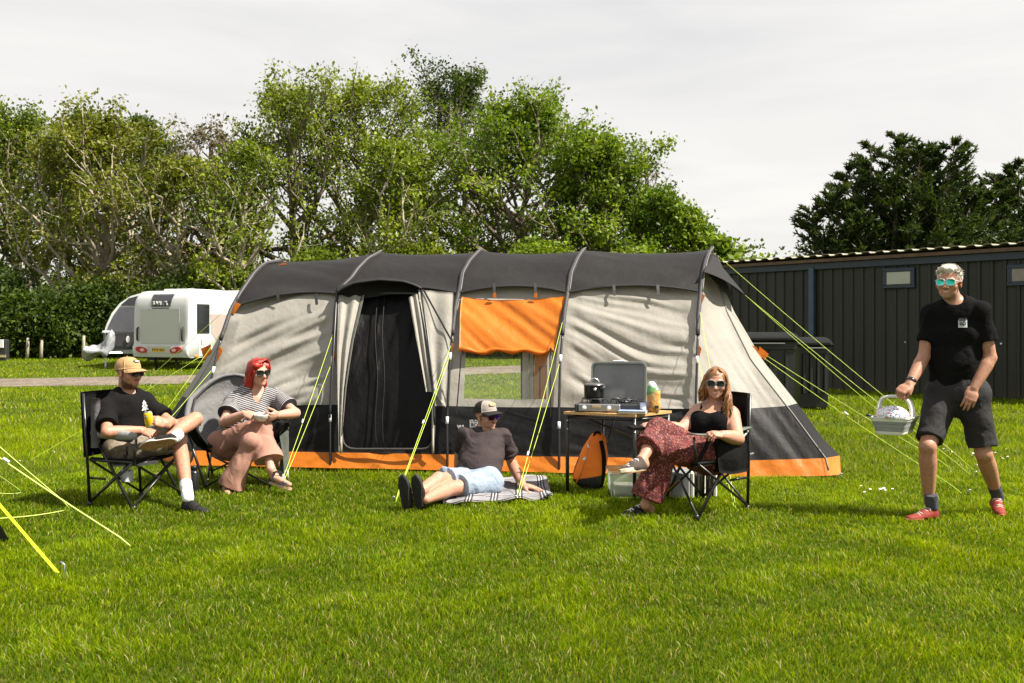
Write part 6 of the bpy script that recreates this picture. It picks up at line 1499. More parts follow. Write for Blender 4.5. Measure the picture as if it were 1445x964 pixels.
e((0, -.024, .040), (.0835, .096, .086)); e((0, .035, .092), (.055, .045, .032), .02); e((.02, .07, .098), (.028, .026, .024), .02); e((0, .115, -.01), (.09, .075, .082), .012, 's'); S.cone(hE(-.1, -.01, -.075), hE(.1, -.01, -.075), [.06], .01, op='s'); e((0, -.06, -.10), (.09, .06, .06), .01, 's'); 
for x in (-1, 1): e((x * .085, -.0, -.012), (.02, .026, .036), .006, 's')
soft('hair', S, M_HGR, pE, .009, hE.R @ V(.3, .6, .8), .05, .014, 2)
rng = np.random.default_rng(4); tf = MB()
for i in range(420):
    az = rng.random() * 6.283; el_ = math.asin(rng.random() ** .8); d = V(math.cos(az) * math.cos(el_), math.sin(az) * math.cos(el_), math.sin(el_)); b0 = V(0, -.024, .040) + d * V(.083, .096, .085)
    if b0[1] > .045 and b0[2] < .085: continue
    if b0[2] < .03: continue
    e1 = d * (.004 + .008 * rng.random()) + V(.006 * rng.normal(), .010 + .006 * rng.normal(), .004); tf.tube([hE(*b0), hE(*(b0 + e1 * .6)), hE(*(b0 + e1 + V(.003 * rng.normal(), .004, 0)))], [.0036, .0028, .0008], 4)
tf.build('tuft', M_HGR, [o for o in pE.children if o.name.startswith('hair')][0], True)
glasses(hE, pE, mirror_lens('lens_green', (.02, .42, .36), (.10, .60, .52)), plain('frame_clear', (.55, .56, .6), .2, .05), .029, .023, 'square', .0034)
wd = nz(eR - wR); wt = MB().lathe(wR + wd * .035, [(.033, -.013), (.037, -.011), (.037, .011), (.033, .013)], 18, frame3(np.cross(wd, V(0, 1, 0)), wd), False).build('watch', M_GLB, pE, True)
EJ = dict(J=J, wR=wR)
# ------------------------------------------------------------------ prints on shirts
from mathutils.bvhtree import BVHTree
def bvh_of(o):
    off = wloc(o); me = o.data; n = len(me.vertices); co = np.zeros(n * 3, np.float32); me.vertices.foreach_get('co', co); co = co.reshape(-1, 3) + off
    return BVHTree.FromPolygons([tuple(v) for v in co.tolist()], [tuple(p.vertices) for p in me.polygons])
def cloth_hit(b, px, py):
    d = nz(at(px, py, 1.0) - V(0, 0, EYE)); h_ = b.ray_cast(Vector((0, 0, EYE)), Vector(tuple(d)))
    return (np.array(h_[0]), np.array(h_[1])) if h_[0] is not None else (None, None)
def decal(o, px, py, poly, k, mat, name, parent, lift=.003, rot=0.0, sub=6):
    """flat print laid on the cloth: a small sheet whose points follow the surface"""
    b = bvh_of(o); c, n = cloth_hit(b, px, py)
    if c is None: return None
    if n[1] > 0: n = -n
    x = nz(np.cross(V(0, 0, 1), n)); x = x if x[0] > 0 else -x; z = np.cross(n, x); z = z if z[2] > 0 else -z; cr, sr = math.cos(rot), math.sin(rot)
    pts = []
    for a, bb in poly:
        p = c + x * k * (a * cr - bb * sr) + z * k * (a * sr + bb * cr); h_ = b.ray_cast(Vector(tuple(p + n * .15)), Vector(tuple(-n))); q = np.array(h_[0]) if h_[0] is not None else p; pts.append(q + n * lift)
    return MB().prism(pts, -n * .002).build(name, mat, parent), c + n * lift, x, z, n
M_PRINT = plain('print_white', (.66, .66, .66), .7, .05)
decal(sh, 204.5, 573.5, FIR, .052, M_PRINT, 'chest_print', sh, rot=.15)
r_ = decal(te, 1358.5, 457, [(-1, -1), (1, -1), (1, 1), (-1, 1)], .029, plain('print_grey', (.50, .53, .54), .7, .03), 'chest_print', te)
if r_: text_obj('OLP\nRO■' if False else 'OLP\nRO', .030, r_[1] + r_[4] * .006 + r_[3] * .012, r_[2], r_[3], M_INK, r_[0], 'lettering', .003, bold=.0012)
# ------------------------------------------------------------------ chairs
M_CHB = fabric('chair_black', (.0065, .0062, .0065), .8, .4, 8, (1, 1, 1), 350, .15, 0, .12); M_CHG = fabric('chair_grey', (.25, .25, .25), .8, .3, 10); M_FRAME = plain('chair_tube', (.012, .012, .013), .32, .1, 9)
def chair(label, rr, fr, rl, fl, zs, za, zt, loc, seat_m, arm_m, back_m, lean=.06, pad=True):
    r = thing('camping_chair', loc, label, 'camping chair', 'camping chairs'); up = V(0, 0, 1)
    fwd = nz((fr - rr) + (fl - rl)); 
    def T(a, b, nm, rad=.0115, mat=M_FRAME): return MB().tube([a, b], rad, 8).build(nm, mat, r, True)
    rrt, rlt = rr + up * zt - fwd * lean, rl + up * zt - fwd * lean
    T(rr, rrt, 'leg'); T(rl, rlt, 'leg')
    sfr, sfl, srr, srl = fr + up * zs - (fr - rr) * .02, fl + up * zs - (fl - rl) * .02, rr + up * zs, rl + up * zs
    T(fr, rr + up * za * .92 + (fr - rr) * .15, 'leg'); T(fl, rl + up * za * .92 + (fl - rl) * .15, 'leg')
    fX = MB()
    for a, b in ((rr, sfr), (rl, sfl), (fr, sfl), (fl, sfr), (rr, srl), (rl, srr)): fX.tube([a + up * .04, b], .0095, 7)
    fX.tube([srr, sfr], .011, 7).tube([srl, sfl], .011, 7).tube([rr + up * (zs * .62), rr + up * zs * .62 + (fr - rr) * .35], .009, 6)
    for p in (rr, fr, rl, fl): fX.lathe(p, [(.020, 0), (.020, .03), (.013, .045)], 10)
    fX.build('frame', M_FRAME, r, True)
    G = np.array([[(sfr * (1 - u) + sfl * u) * (1 - v) + (srr * (1 - u) + srl * u) * v - up * (.05 * math.sin(math.pi * u) * (.4 + .6 * v) - .012 * math.sin(math.pi * u) * 0) for v in np.linspace(-.04, 1, 10)] for u in np.linspace(0, 1, 12)]); s_ = MB().grid(G, -.022).build('seat', seat_m, r, True)
    G = np.array([[(rr + (rrt - rr) * (h / zt)) * (1 - u) + (rl + (rlt - rl) * (h / zt)) * u - fwd * (.055 * math.sin(math.pi * u)) - up * 0 for h in np.linspace(zs + .02, zt + .012 , 12)] for u in np.linspace(-.015, 1.015, 14)]); b_ = MB().grid(G, .022).build('backrest', back_m, r, True)
    for a_, b2 in ((rr, fr), (rl, fl)):
        p0, p1 = a_ + up * za, b2 + up * (za - .01) + (b2 - a_) * .05
        if pad:
            MB().tube(np.array([p0 + (p1 - p0) * s for s in np.linspace(.05, 1, 8)]), [.018, .024, .026, .026, .026, .025, .022, .014], 10, 1.5).build('armrest', arm_m, r, True)
        else:
            MB().strap(np.array([p0 + (p1 - p0) * s - up * .025 * math.sin(math.pi * s) for s in np.linspace(0, 1.06, 8)]), .07, .012, up).build('armrest', arm_m, r, True)
        MB().tube([p1 - up * .02, b2 + up * zs], .010, 7).build('arm_post', M_FRAME, r, True)
    return r
pts = [gp(127, 716), gp(189, 722), gp(199, 701), gp(256, 702)]
cA = chair('black folding camping chair with grey padded arms under the man in the tan cap', *pts, .36, .565, .86, (pts[0] + pts[3]) / 2, M_CHB, M_CHG, M_CHB)
p = at(179, 672, 7.42); MB().box(p, (.085, .05, .10), rotz(-.2), .012).build('cup_pocket', fabric('pocket_grey', (.33, .33, .33), .8, .5, 14), cA, True)
MB().tube([at(180, 630, 7.45), p + V(0, 0, .06)], .008, 5).build('pocket_strap', M_CHB, cA)
MB().strap([at(160, 656, 7.48), at(196, 655, 7.42), at(222, 652, 7.5)], .05, .012, V(0, -.3, 1)).build('seat_edge', M_CHG, cA)
G = np.array([[at(130 + 10 * u, 562 + v * 70, 7.50 - .03 * math.sin(3.14 * u)) for v in np.linspace(0, 1, 8)] for u in np.linspace(0, 1, 5)]); MB().grid(G, .01).build('back_edge', fabric('mesh_grey', (.10, .09, .095), .8, .3, 20), cA, True)
pts = [gp(1055, 721), gp(983, 735), gp(992, 708), gp(938, 706)]
cD = chair('black folding camping chair with a side pocket under the smiling woman', *pts, .40, .62, .86, (pts[0] + pts[3]) / 2, M_CHB, plain('arm_grey', (.10, .11, .10), .6, .15), M_CHB, .02, False)
G = np.array([[V(0, 0, 0)] * 8] * 8); x0, x1 = 1006, 1046
G = np.array([[at(x0 + (x1 - x0) * u, 619 + 46 * v + (3 * u if v < .1 else -2 * u), 7.18 + .12 * u - .025 * math.sin(3.14 * u) * math.sin(3.14 * v)) for v in np.linspace(0, 1, 9)] for u in np.linspace(0, 1, 9)])
MB().grid(wrinkle(G, .012, (0, 0, 1), .4, .09, 3), .07).build('side_pocket', M_CHB, cD, True)
MB().strap([at(1003, 612, 7.12), at(996, 632, 7.1), at(985, 651, 7.06)], .03, .008, V(-.4, -.8, .2)).build('arm_strap', M_CHB, cD)
m = MB().tube([at(1000, 613, 7.14), at(1022, 617, 7.2), at(1044, 623, 7.26), at(1057, 606, 7.4)], .008, 6); m.build('arm_piping', plain('piping_lime', (.42, .46, .33), .6), cD, True)
m = MB().tube([at(1040, 647, 7.3), at(1063, 640, 7.42)], .009, 6); m.build('hinge_bar', M_STEEL, cD, True)
# far armrest end under her hand
MB().strap([at(889, 604, 7.2), at(905, 603, 7.24), at(925, 606, 7.32)], .07, .02, V(0, -.2, 1)).build('armrest', M_CHB, cD)
# padded tub chair
cB = thing('padded_chair', (pBJ['J']['pv'][0], pBJ['J']['pv'][1] + .1, 0), 'grey quilted tub camping chair with black piping under the red haired woman', 'camping chair', 'camping chairs')
cc = V(pBJ['J']['pv'][0] - .01, pBJ['J']['pv'][1] + .06, 0); fB2 = nz(V(.36, -.93, 0)); rB2 = V(-fB2[1], fB2[0], 0) * -1   # rB2 = her right
def shell(phi, t, off=0.0):
    """phi 0 = straight back, +-2 = arms"""
    d = -fB2 * math.cos(phi) + rB2 * -math.sin(phi) * -1
    rim = .55 + .38 * (.5 + .5 * math.cos(min(abs(phi), 2.15) * 1.46)) ** 1.1; rad = .34 + .03 * abs(math.sin(phi))
    r_ = rad * (math.sin(t * math.pi / 2) ** .75) + .04 * t; z = .33 + (rim - .33) * t ** 1.9
    puff = .022 * (abs(math.sin(phi * 3.1)) ** .5) * (abs(math.sin(t * math.pi * 2.2)) ** .5)
    nrm_ = nz(-d * t + V(0, 0, 1.1 - t)); return cc + d * r_ + V(0, 0, z) + nrm_ * (2.0 * puff - off)
ph = np.linspace(-2.15, 2.15, 70); ts_ = np.linspace(0, 1, 26)
G = np.array([[shell(a, t_) for t_ in ts_] for a in ph]); M_QUILT = fabric('quilt_grey', (.135, .133, .132), .7, .6, 7, (1, 1, 1), 300, .08, 0, .3)
MB().grid(wrinkle(G, .014, (.3, .2, 1), .2, .07, 4, (0, -.5, .6))[::-1], 0).build('cushion', M_QUILT, cB, True)
G2 = np.array([[shell(a, t_, .055) for t_ in ts_] for a in ph]); MB().grid(G2).build('outer_shell', M_CHB, cB, True)
rim = np.array([(shell(a, 1.0) + shell(a, 1.0, .055)) / 2 for a in ph]); MB().tube(rim, .026, 8).build('rim', M_QUILT, cB, True); MB().tube(np.array([shell(a, 1.0, -.012) for a in ph]), .009, 6).build('piping', M_PIPE, cB, True)
MB().tube(np.array([shell(-2.15, t_, .02) for t_ in ts_]), .012, 6).build('piping', M_PIPE, cB, True); MB().tube(np.array([shell(2.15, t_, .02) for t_ in ts_]), .012, 6).build('piping', M_PIPE, cB, True)
ft = [gp(291, 693), gp(303, 682), gp(285, 664), gp(379, 692), gp(394, 669)]; tops = [shell(-1.8, .85, .06), shell(-2.1, .6, .06), shell(-.7, .8, .06), shell(2.1, .6, .06), shell(1.2, .8, .06)]
ft = [gp(292, 694), gp(379, 692), gp(300, 672), gp(394, 669)]; tp = [shell(2.1 if shell(2.1, 1)[0] < cc[0] else -2.1, .8, .06), shell(-2.1 if shell(2.1, 1)[0] < cc[0] else 2.1, .8, .06)]
lft = 1 if shell(2.1, 1)[0] < cc[0] else -1
tp = [shell(lft * 1.9, .85, .06), shell(-lft * 1.9, .85, .06), shell(lft * .8, .8, .06), shell(-lft * .8, .8, .06)]
for a, b in zip(ft, tp): MB().tube([a, b], .0115, 8).build('leg', M_FRAME, cB, True)
fx = MB()
for i, j in ((0, 1), (1, 0), (2, 3), (3, 2), (0, 2), (2, 0), (1, 3), (3, 1)): fx.tube([ft[i] + V(0, 0, .05), ft[j] * .92 + ft[i] * .08 + V(0, 0, .30)], .0095, 6)
fx.build('frame', M_FRAME, cB, True)
# throw over the chair arm
tr_c = shell(-lft * 1.75, 1.0); G = []
for u in np.linspace(-1, 1, 22):
    a = -lft * 1.72 + .42 * u; top = shell(a, 1.0, -.02) + V(0, 0, .02); out = nz(V(top[0] - cc[0], top[1] - cc[1], 0)); inn_ = shell(a, .62, -.03); row = [inn_, (inn_ + top) / 2 + V(0, 0, .02) - out * .05, top + V(0, 0, .012), top + out * .05]
    for k in range(1, 9): row.append(top + out * (.04 + .03 * math.sin(u * 7 + k * .3)) + V(.01 * u, 0, -.055 * k - .02))
    G.append(row)
tw = tag(MB().grid(wrinkle(np.array(G), .010, (0, 0, 1), .3, .05, 6), .008).build('throw_blanket', fabric('throw_green', (.085, .095, .078), .9, .5, 10), None, True, origin=(tr_c[0], tr_c[1], .1)), 'grey green throw with pale fringe hanging over the arm of the padded chair', 'blanket')
fm = MB()
for row in G:
    e_ = row[-1]; fm.tube([e_, e_ + V(random.uniform(-.01, .01), -.01, -.05), e_ + V(random.uniform(-.02, .02), -.012, -.10)], [.009, .008, .003], 5)
fm.build('fringe', fabric('fringe_cream', (.30, .295, .25), .9, .2), tw, True)
# ------------------------------------------------------------------ held and placed things
def ptube(prof, c, ax, n=24): return MB().lathe(c, prof, n, frame3(nz(np.cross(ax, V(0, 1, .3))), ax))
ax_ = nz(V(-.12, -.1, 1)); can = thing('drink_can', canA - ax_ * .06, 'yellow drink can in the left hand of the man in the tan cap', 'drink can')
t = NT('can_yellow'); n1 = t.noise(26, 2); t.col(t.ramp(n1, 0, [(.56, (.68, .47, .012)), (.60, (.62, .60, .50)), (.66, (.06, .06, .18))])); t.set(Roughness=.3, Metallic=.25)
ptube([(.024, 0), (.031, .008), (.031, .10), (.026, .115)], canA - ax_ * .06, ax_).build('body', t.m, can, True); ptube([(.026, .1155), (.027, .119), (.022, .117), (.0, .1165)], canA - ax_ * .06, ax_, 20).build('lid', M_STEEL, can, True)
t = NT('bowl_print'); vo = t.n('ShaderNodeTexVoronoi'); vo.inputs['Scale'].default_value = 75; tcn = t.n('ShaderNodeTexCoord'); t.l(tcn, 'Object', vo, 'Vector'); t.col(t.ramp(vo, 0, [(.22, (.2, .22, .3)), (.34, (.62, .61, .58))])); t.set(Roughness=.35)
ax_ = nz(V(.02, -.18, 1)); bo = tag(ptube([(.001, -.03), (.034, -.03), (.052, -.008), (.060, .022), (.060, .027), (.055, .022), (.045, -.005), (.03, -.022), (.0, -.022)], bowlB, ax_, 28).build('bowl', t.m, None, True, origin=bowlB), 'small white patterned bowl in the hands of the red haired woman', 'bowl')
p = gp(273.5, 697); fl_ = thing('flask', p, 'black metal flask standing on the grass between the two seated people at the left', 'flask'); MB().lathe(p, [(.036, 0), (.040, .01), (.040, .17), (.026, .195)], 20).build('body', plain('flask_black', (.014, .014, .015), .3, .1), fl_, True); MB().lathe(p, [(.027, .196), (.027, .225), (.022, .23), (.0, .23)], 20).build('cap', M_POLE, fl_, True)
# checked blanket
Bc = [gp(600, 715), gp(780, 711.5), gp(770, 674.5), gp(624, 685)]; n1, n2 = 90, 50; G = np.zeros((n1, n2, 3)); UV = np.zeros((n1, n2, 3))
for i, u in enumerate(np.linspace(0, 1, n1)):
    for j, v in enumerate(np.linspace(0, 1, n2)):
        p = (Bc[0] * (1 - u) + Bc[1] * u) * (1 - v) + (Bc[3] * (1 - u) + Bc[2] * u) * v; e_ = math.exp(-v * 5)
        hgt = .040 + e_ * .022 * math.sin(u * 21 + 1.2 * math.sin(u * 6)) * (u > .1) + .010 * math.sin(u * 14 + v * 9) + .008 * math.sin(v * 16 - u * 5) + .012 * e_; p[1] += e_ * .035 * math.sin(u * 17); G[i, j] = p + V(0, 0, max(.02, hgt)); UV[i, j] = (u * 1.35, v * 1.1, 0)
G = wrinkle(G, .006, (1, .4, 0), .4, .07, 2, (0, -.2, 1))
t = NT('checked_cloth'); a = t.attr('guv'); sx = t.n('ShaderNodeSeparateXYZ'); t.l(a, 'Vector', sx, 0)
def bands(i, per):
    x = t.math('FRACT', t.math('MULTIPLY', (sx, i), 1 / per)); return t.ramp(x, 0, [(0, (.47, .46, .47)), (.50, (.47, .46, .47)), (.51, (.06, .06, .07)), (.57, (.06, .06, .07)), (.58, (.9, .88, .88)), (.62, (.9, .88, .88)), (.63, (.06, .06, .07)), (.69, (.06, .06, .07)), (.70, (.9, .88, .88)), (.74, (.9, .88, .88)), (.75, (.08, .08, .09)), (.81, (.08, .08, .09)), (.82, (.52, .51, .52))])
m0 = t.mix(1.0, bands(0, .27), bands(1, .27), 'MULTIPLY'); nn = t.noise(120, 2); m1 = t.mix(1, m0, t.ramp(nn, 0, [(.3, (.75, .75, .75)), (.7, (1.2, 1.2, 1.2))]), 'MULTIPLY'); t.col(m1); t.set(Roughness=.9); t.bump(nn, 0, .3, .004)
bm = MB().grid(G, .012); bk = bm.build('picnic_blanket', t.m, None, True, attrs={'guv': np.r_[UV.reshape(-1, 3), UV.reshape(-1, 3)]}, origin=Bc[0]); tag(bk, 'grey blanket with black and white checks spread on the grass under the sitting man', 'blanket')
# table
ZT = .655; tFL, tFR, tBR = V(.452, 8.12, 0), V(.965, 7.84, 0), V(1.285, 8.20, 0); tBL = tFL + tBR - tFR; tu, tv = nz(tFR - tFL), nz(tBR - tFR); M3 = np.stack([tu, nz(np.cross(V(0, 0, 1), tu)), V(0, 0, 1)], 1)
tb = thing('camping_table', (tFL + tBR) / 2, 'small folding camping table with bamboo top and black legs beside the smiling woman', 'table')
t = NT('bamboo'); n1 = t.noise(5, 4, .6, stretch=(1, 14, 1)); t.col(t.ramp(n1, 0, [(.3, (.42, .235, .085)), (.7, (.58, .36, .15))])); t.set(Roughness=.45); M_BAMBOO = t.m
m = MB(); q = [tFL - tu * .02 - tv * .02, tFR + tu * .02 - tv * .02, tBR + tu * .02 + tv * .02, tBL - tu * .02 + tv * .02]; m.prism([p + V(0, 0, ZT) for p in q], V(0, 0, .02)); m.build('table_top', M_BAMBOO, tb)
ap = MB()
for a, b in ((tFL, tFR), (tFR, tBR), (tBR, tBL), (tBL, tFL)): ap.tube([a + V(0, 0, ZT - .025), b + V(0, 0, ZT - .025)], .012, 6)
ap.tube([tFL * .7 + tFR * .3 + V(0, 0, ZT - .03), (tBL + tBR) / 2 + V(0, 0, ZT - .22)], .008, 6).tube([tFR * .6 + tFL * .4 + V(0, 0, ZT - .22), tBL * .8 + tBR * .2 + V(0, 0, ZT - .03)], .008, 6).build('frame', M_POLE, tb, True)
for p in (tFL, tFR, tBR, tBL):
    l_ = MB().tube([p + V(0, 0, ZT - .01), p + V(0, 0, .33), p], [.016, .016, .014], 8).lathe(p, [(.018, 0), (.018, .02), (.012, .03)], 8).build('leg', M_POLE, tb, True)
    for z in (ZT - .05, ZT - .12): MB().lathe(p + V(0, -.017, z), [(.0, -.004), (.008, -.004), (.008, .004), (0, .006)], 8, frame3(V(0, 0, 1), V(0, -1, 0))).build('rivet', M_STEEL, l_, True)
ZS = ZT + .021
# stove
su = nz(V(.955, -.20, 0)); sv = V(-su[1], su[0], 0); sM = np.stack([su, sv, V(0, 0, 1)], 1); s0 = at(815, 583, 8.06); s0[2] = ZS
st = thing('camping_stove', s0, 'silver two burner camping stove with its lid open on the bamboo table', 'camping stove'); Q = lambda a, b, c: s0 + su * a + sv * b + V(0, 0, c)
M_SILV = plain('stove_silver', (.30, .30, .31), .35, .1, 5, metal=.6); M_STDK = plain('stove_dark', (.03, .03, .032), .4, .2)
MB().box(Q(.24, .17, .035), (.52, .32, .062), sM, .008).build('body', M_STDK, st); fp_ = MB().box(Q(.175, -.0, .036), (.34, .02, .06), sM, .006).build('control_panel', M_SILV, st)
MB().box(Q(-.012, .01, .035), (.02, .05, .064), sM, .004).build('end_cap', M_STDK, st)
for a in (.055, .255): MB().lathe(Q(a, -.012, .036), [(.0, 0), (.019, 0), (.017, .016), (.012, .022), (0, .022)], 16, frame3(V(0, 0, 1), -sv)).build('knob', plain('knob_silver', (.6, .6, .6), .3, .05) if 'knob_silver' not in bpy.data.materials else bpy.data.materials['knob_silver'], fp_, True)
MB().box(Q(.155, -.012, .05), (.07, .004, .018), sM).build('badge', plain('badge_brass', (.55, .42, .22), .4), fp_)
for c_ in (.12, .36):
    m = MB(); 
    for k in range(6): a = k * math.pi / 3; m.tube([Q(c_ + .03 * math.cos(a), .17 + .03 * math.sin(a), .10), Q(c_ + .10 * math.cos(a), .17 + .10 * math.sin(a), .10), Q(c_ + .11 * math.cos(a), .17 + .11 * math.sin(a), .068)], .005, 5)
    m.tube([Q(c_ + .10 * math.cos(a), .17 + .10 * math.sin(a), .10) for a in np.linspace(0, 6.283, 20)], .005, 5).build('pan_support', M_STDK, st, True)
    MB().lathe(Q(c_, .17, .066), [(.04, 0), (.04, .016), (.025, .022), (0, .022)], 18).build('burner', M_STDK, st, True)
lw, lh = .46, .35; lid = MB(); rr_ = .045
def rrect(w_, h_, r_): return [(x * (w_ / 2 - r_) + r_ * math.cos(a), h_ / 2 + z * (h_ / 2 - r_) + r_ * math.sin(a)) for x, z, a0 in ((1, 1, 0), (-1, 1, 90), (-1, -1, 180), (1, -1, 270)) for a in np.radians(np.linspace(a0, a0 + 90, 6))]
lc = Q(.30, .33, .05); lz = nz(V(0, 0, 1) + sv * .10); LP = lambda a, z, d: lc + su * a + lz * z + sv * d
o1, o2 = rrect(lw, lh, rr_), rrect(lw - .03, lh - .03, rr_ - .01); n = len(o1); vs = [LP(a, z, -.035) for a, z in o1] + [LP(a, z + .015, -.035) for a, z in o2] + [LP(a, z + .015, .0) for a, z in o2] + [LP(a, z, .02) for a, z in o1]
fs = [(i * n + j, i * n + (j + 1) % n, (i + 1) * n + (j + 1) % n, (i + 1) * n + j) for i in range(2) for j in range(n)] + [(3 * n + j, 3 * n + (j + 1) % n, (j + 1) % n, j) for j in range(n)] + [tuple(3 * n + j for j in range(n))]; lid.add(vs, fs)
ld = lid.build('lid', plain('lid_sage', (.15, .17, .155), .35, .08, 4), st); MB().prism([LP(a, z + .015, -.001) for a, z in rrect(lw - .032, lh - .032, rr_ - .01)], -sv * .003).build('lid_lining', plain('lid_inner', (.17, .175, .18), .3, .2, 4, metal=.3), ld)
MB().box(LP(0, lh + .006, -.01), (.10, .02, .012), sM, .004).build('lid_catch', M_REFL, ld)
# pot
pc_ = Q(.115, .15, .106); po = thing('cooking_pot', pc_, 'black cooking pot with lid and folded handle on the left burner of the stove', 'cooking pot')
MB().lathe(pc_, [(.07, 0), (.080, .008), (.082, .10), (.085, .104), (.080, .104)], 28).build('body', plain('pot_black', (.012, .012, .012), .35, .2), po, True); MB().lathe(pc_, [(.086, .105), (.086, .11), (.06, .122), (.02, .126), (0, .126)], 28).build('lid', plain('pot_lid', (.16, .155, .15), .3, .15, metal=.5), po, True)
MB().tube(smoothcurve([pc_ + V(-.035, -.01, .125), pc_ + V(-.03, -.01, .15), pc_ + V(0, -.01, .165), pc_ + V(.03, -.01, .15), pc_ + V(.045, -.01, .122)], 14), .006, 6).build('bail_handle', M_STEEL, po, True)
MB().tube([pc_ + V(.04, -.075, .075), pc_ + V(.07, -.085, .085), pc_ + V(.085, -.05, .10)], .012, 8).build('side_handle', M_STDK, po, True); MB().lathe(pc_ + V(.0, -.083, .075), [(0, 0), (.014, 0), (.014, .012), (0, .014)], 10, frame3(V(0, 0, 1), V(0, -1, 0))).build('handle_lug', M_STEEL, po, True)
# book, tin, bread
b0 = at(893, 584, 7.90); b0[2] = ZS + .012; bkk = thing('paperback_book', b0, 'paperback book with a blue cover lying at the front of the bamboo table', 'book'); bM = M3 @ rotz(.25)
MB().box(b0, (.215, .13, .020), bM, .002).build('pages', plain('paper', (.55, .47, .36), .8, .1, 30), bkk); MB().box(b0 + V(0, 0, .0125), (.22, .135, .004), bM).build('cover', plain('cover_blue', (.30, .38, .60), .4, .35, 5), bkk)
tn = at(909.5, 581, 7.97); tn[2] = ZS; ti = thing('tin', tn, 'small dark tin with a white label between the stove and the bread', 'tin'); MB().lathe(tn, [(.032, 0), (.034, .004), (.034, .095), (.031, .098), (.0, .097)], 20).build('body', M_STDK, ti, True); G = np.array([[tn + V(.0348 * math.sin(a), -.0348 * math.cos(a), z) for z in (.03, .085)] for a in np.linspace(-1.6, .3, 9)]); MB().grid(G, -.001).build('label', plain('label_white', (.62, .6, .62), .6, .1, 30), ti, True)
br = at(923, 582, 8.05); br[2] = ZS; S = SDF(.005); S.cone(br + V(-.003, 0, .045), br + V(-.004, 0, .155), [.058, .054], .02, (V(0, 1, 0), .8)); S.cone(br + V(-.006, 0, .16), br + V(-.02, 0, .212), [.045, .040], .02, (V(0, 1, 0), .6)); S.plane(br, V(0, 0, -1), br - 1, br + 1)
bg_ = thing('bread_bag', br, 'bagged loaf of bread with a green knotted top at the right of the bamboo table', 'bread')
t = NT('bread_wrap'); a = t.attr('col'); t.col((a, 0)); t.set(Roughness=.25); t.b.inputs['Coat Weight'].default_value = .4; t.bump(t.noise(22, 4), 0, .6, .012)
def brp(P):
    z = P[:, 2] - br[2]; x = P[:, 0] - br[0]; return np.clip((z + .45 * -x - .158 + .02 * vnoise(P * 40)) * 80, 0, 1), (.10, .26, .08)
def brw(P): z = P[:, 2] - br[2]; return np.clip((z - .202 + .014 * vnoise(P * 60)) * 90, 0, 1), (.6, .62, .56)
def brl(P): return np.clip(vnoise(P * 38) * 2 - .35, 0, 1) * .7, (.74, .56, .30)
soft('loaf', S, t.m, bg_, .005, (0, 0, 1), .08, .03, 3, paint=[brl, brp, brw], base=(.60, .32, .085))
MB().prism([br + V(.012 + a * .017, -.0555, .045 + b * .012) for a, b in ((-1, -1), (1, -1), (1, 1), (-1, 1))], V(0, .004, 0)).build('price_label', M_STDK, bg_)
# backpack leaning on the table leg
bp = gp(828, 690); bp[1] = 8.27; bp[0] = (828 - W0 / 2) / F0 * 8.27; rp = thing('backpack', bp, 'orange and black backpack leaning under the bamboo table', 'backpack'); k = 8.27 / F0
def BP(px, py, d=0): return at(px, py, 8.27 + d)
M_RUCK = fabric('ruck_orange', (.60, .10, .012), .7, .5, 9, (1, 1, 1), 300, .1, 0, .3)
S = SDF(.006); S.cone(BP(832, 672), BP(843, 622), [.12, .125, .115, .075], .03, (V(.2, 1, 0), .75)); S.cone(BP(822, 672, -.04), BP(838, 628, -.02), [.085, .08, .05], .03, (V(.2, 1, 0), .7)); S.plane(V(0, 0, .01), V(0, 0, -1), bp - 1, bp + 1)
def rpaint(P):
    s = (P - BP(832, 672)) @ nz(BP(843, 622) - BP(832, 672)); x = P[:, 0] - bp[0]; return np.clip((.0 - s + .35 * (x)) * 120, 0, 1), (.012, .011, .012)
def rpan(P): x = P[:, 0] - bp[0]; s = P[:, 2]; return np.clip((-x - .075 + .38 * (s - .25)) * 150, 0, 1) * (s < .30), (.014, .013, .014)
t = NT('ruck_cloth'); a = t.attr('col'); t.col((a, 0)); t.set(Roughness=.7); t.bump(t.noise(10, 4), 0, .5, .03)
soft('body', S, t.m, rp, .007, (.2, 0, 1), .2, .05, 8, paint=[rpaint, rpan], base=(.90, .21, .012))
m = MB(); m.tube(smoothcurve([BP(838, 619, -.02), BP(839, 610, -.02), BP(846, 609, -.02), BP(848, 619, -.02)], 12), .012, 6).build('grab_loop', M_CHB, rp, True)
MB().strap(smoothcurve([BP(848, 622, -.06), BP(853, 645, -.09), BP(851, 675, -.05), BP(847, 690, -.02)], 14), .035, .010, V(.5, -1, .2)).build('shoulder_strap', M_CHB, rp, True)
MB().tube(smoothcurve([BP(833, 622, -.10), BP(826, 648, -.135), BP(822, 664, -.13), BP(812, 683, -.10)], 14), .006, 5).build('zip', plain('zip_orange', (.7, .2, .03), .5), rp, True)
MB().prism([BP(x, y, -.14) for x, y in ((822, 648), (826, 644), (827, 647), (824, 650))], V(0, .01, 0)).build('logo', M_REFL, rp); MB().tube([BP(829, 627, -.125), BP(831, 632, -.125)], .006, 5).build('zip_pull', M_REFL, rp)
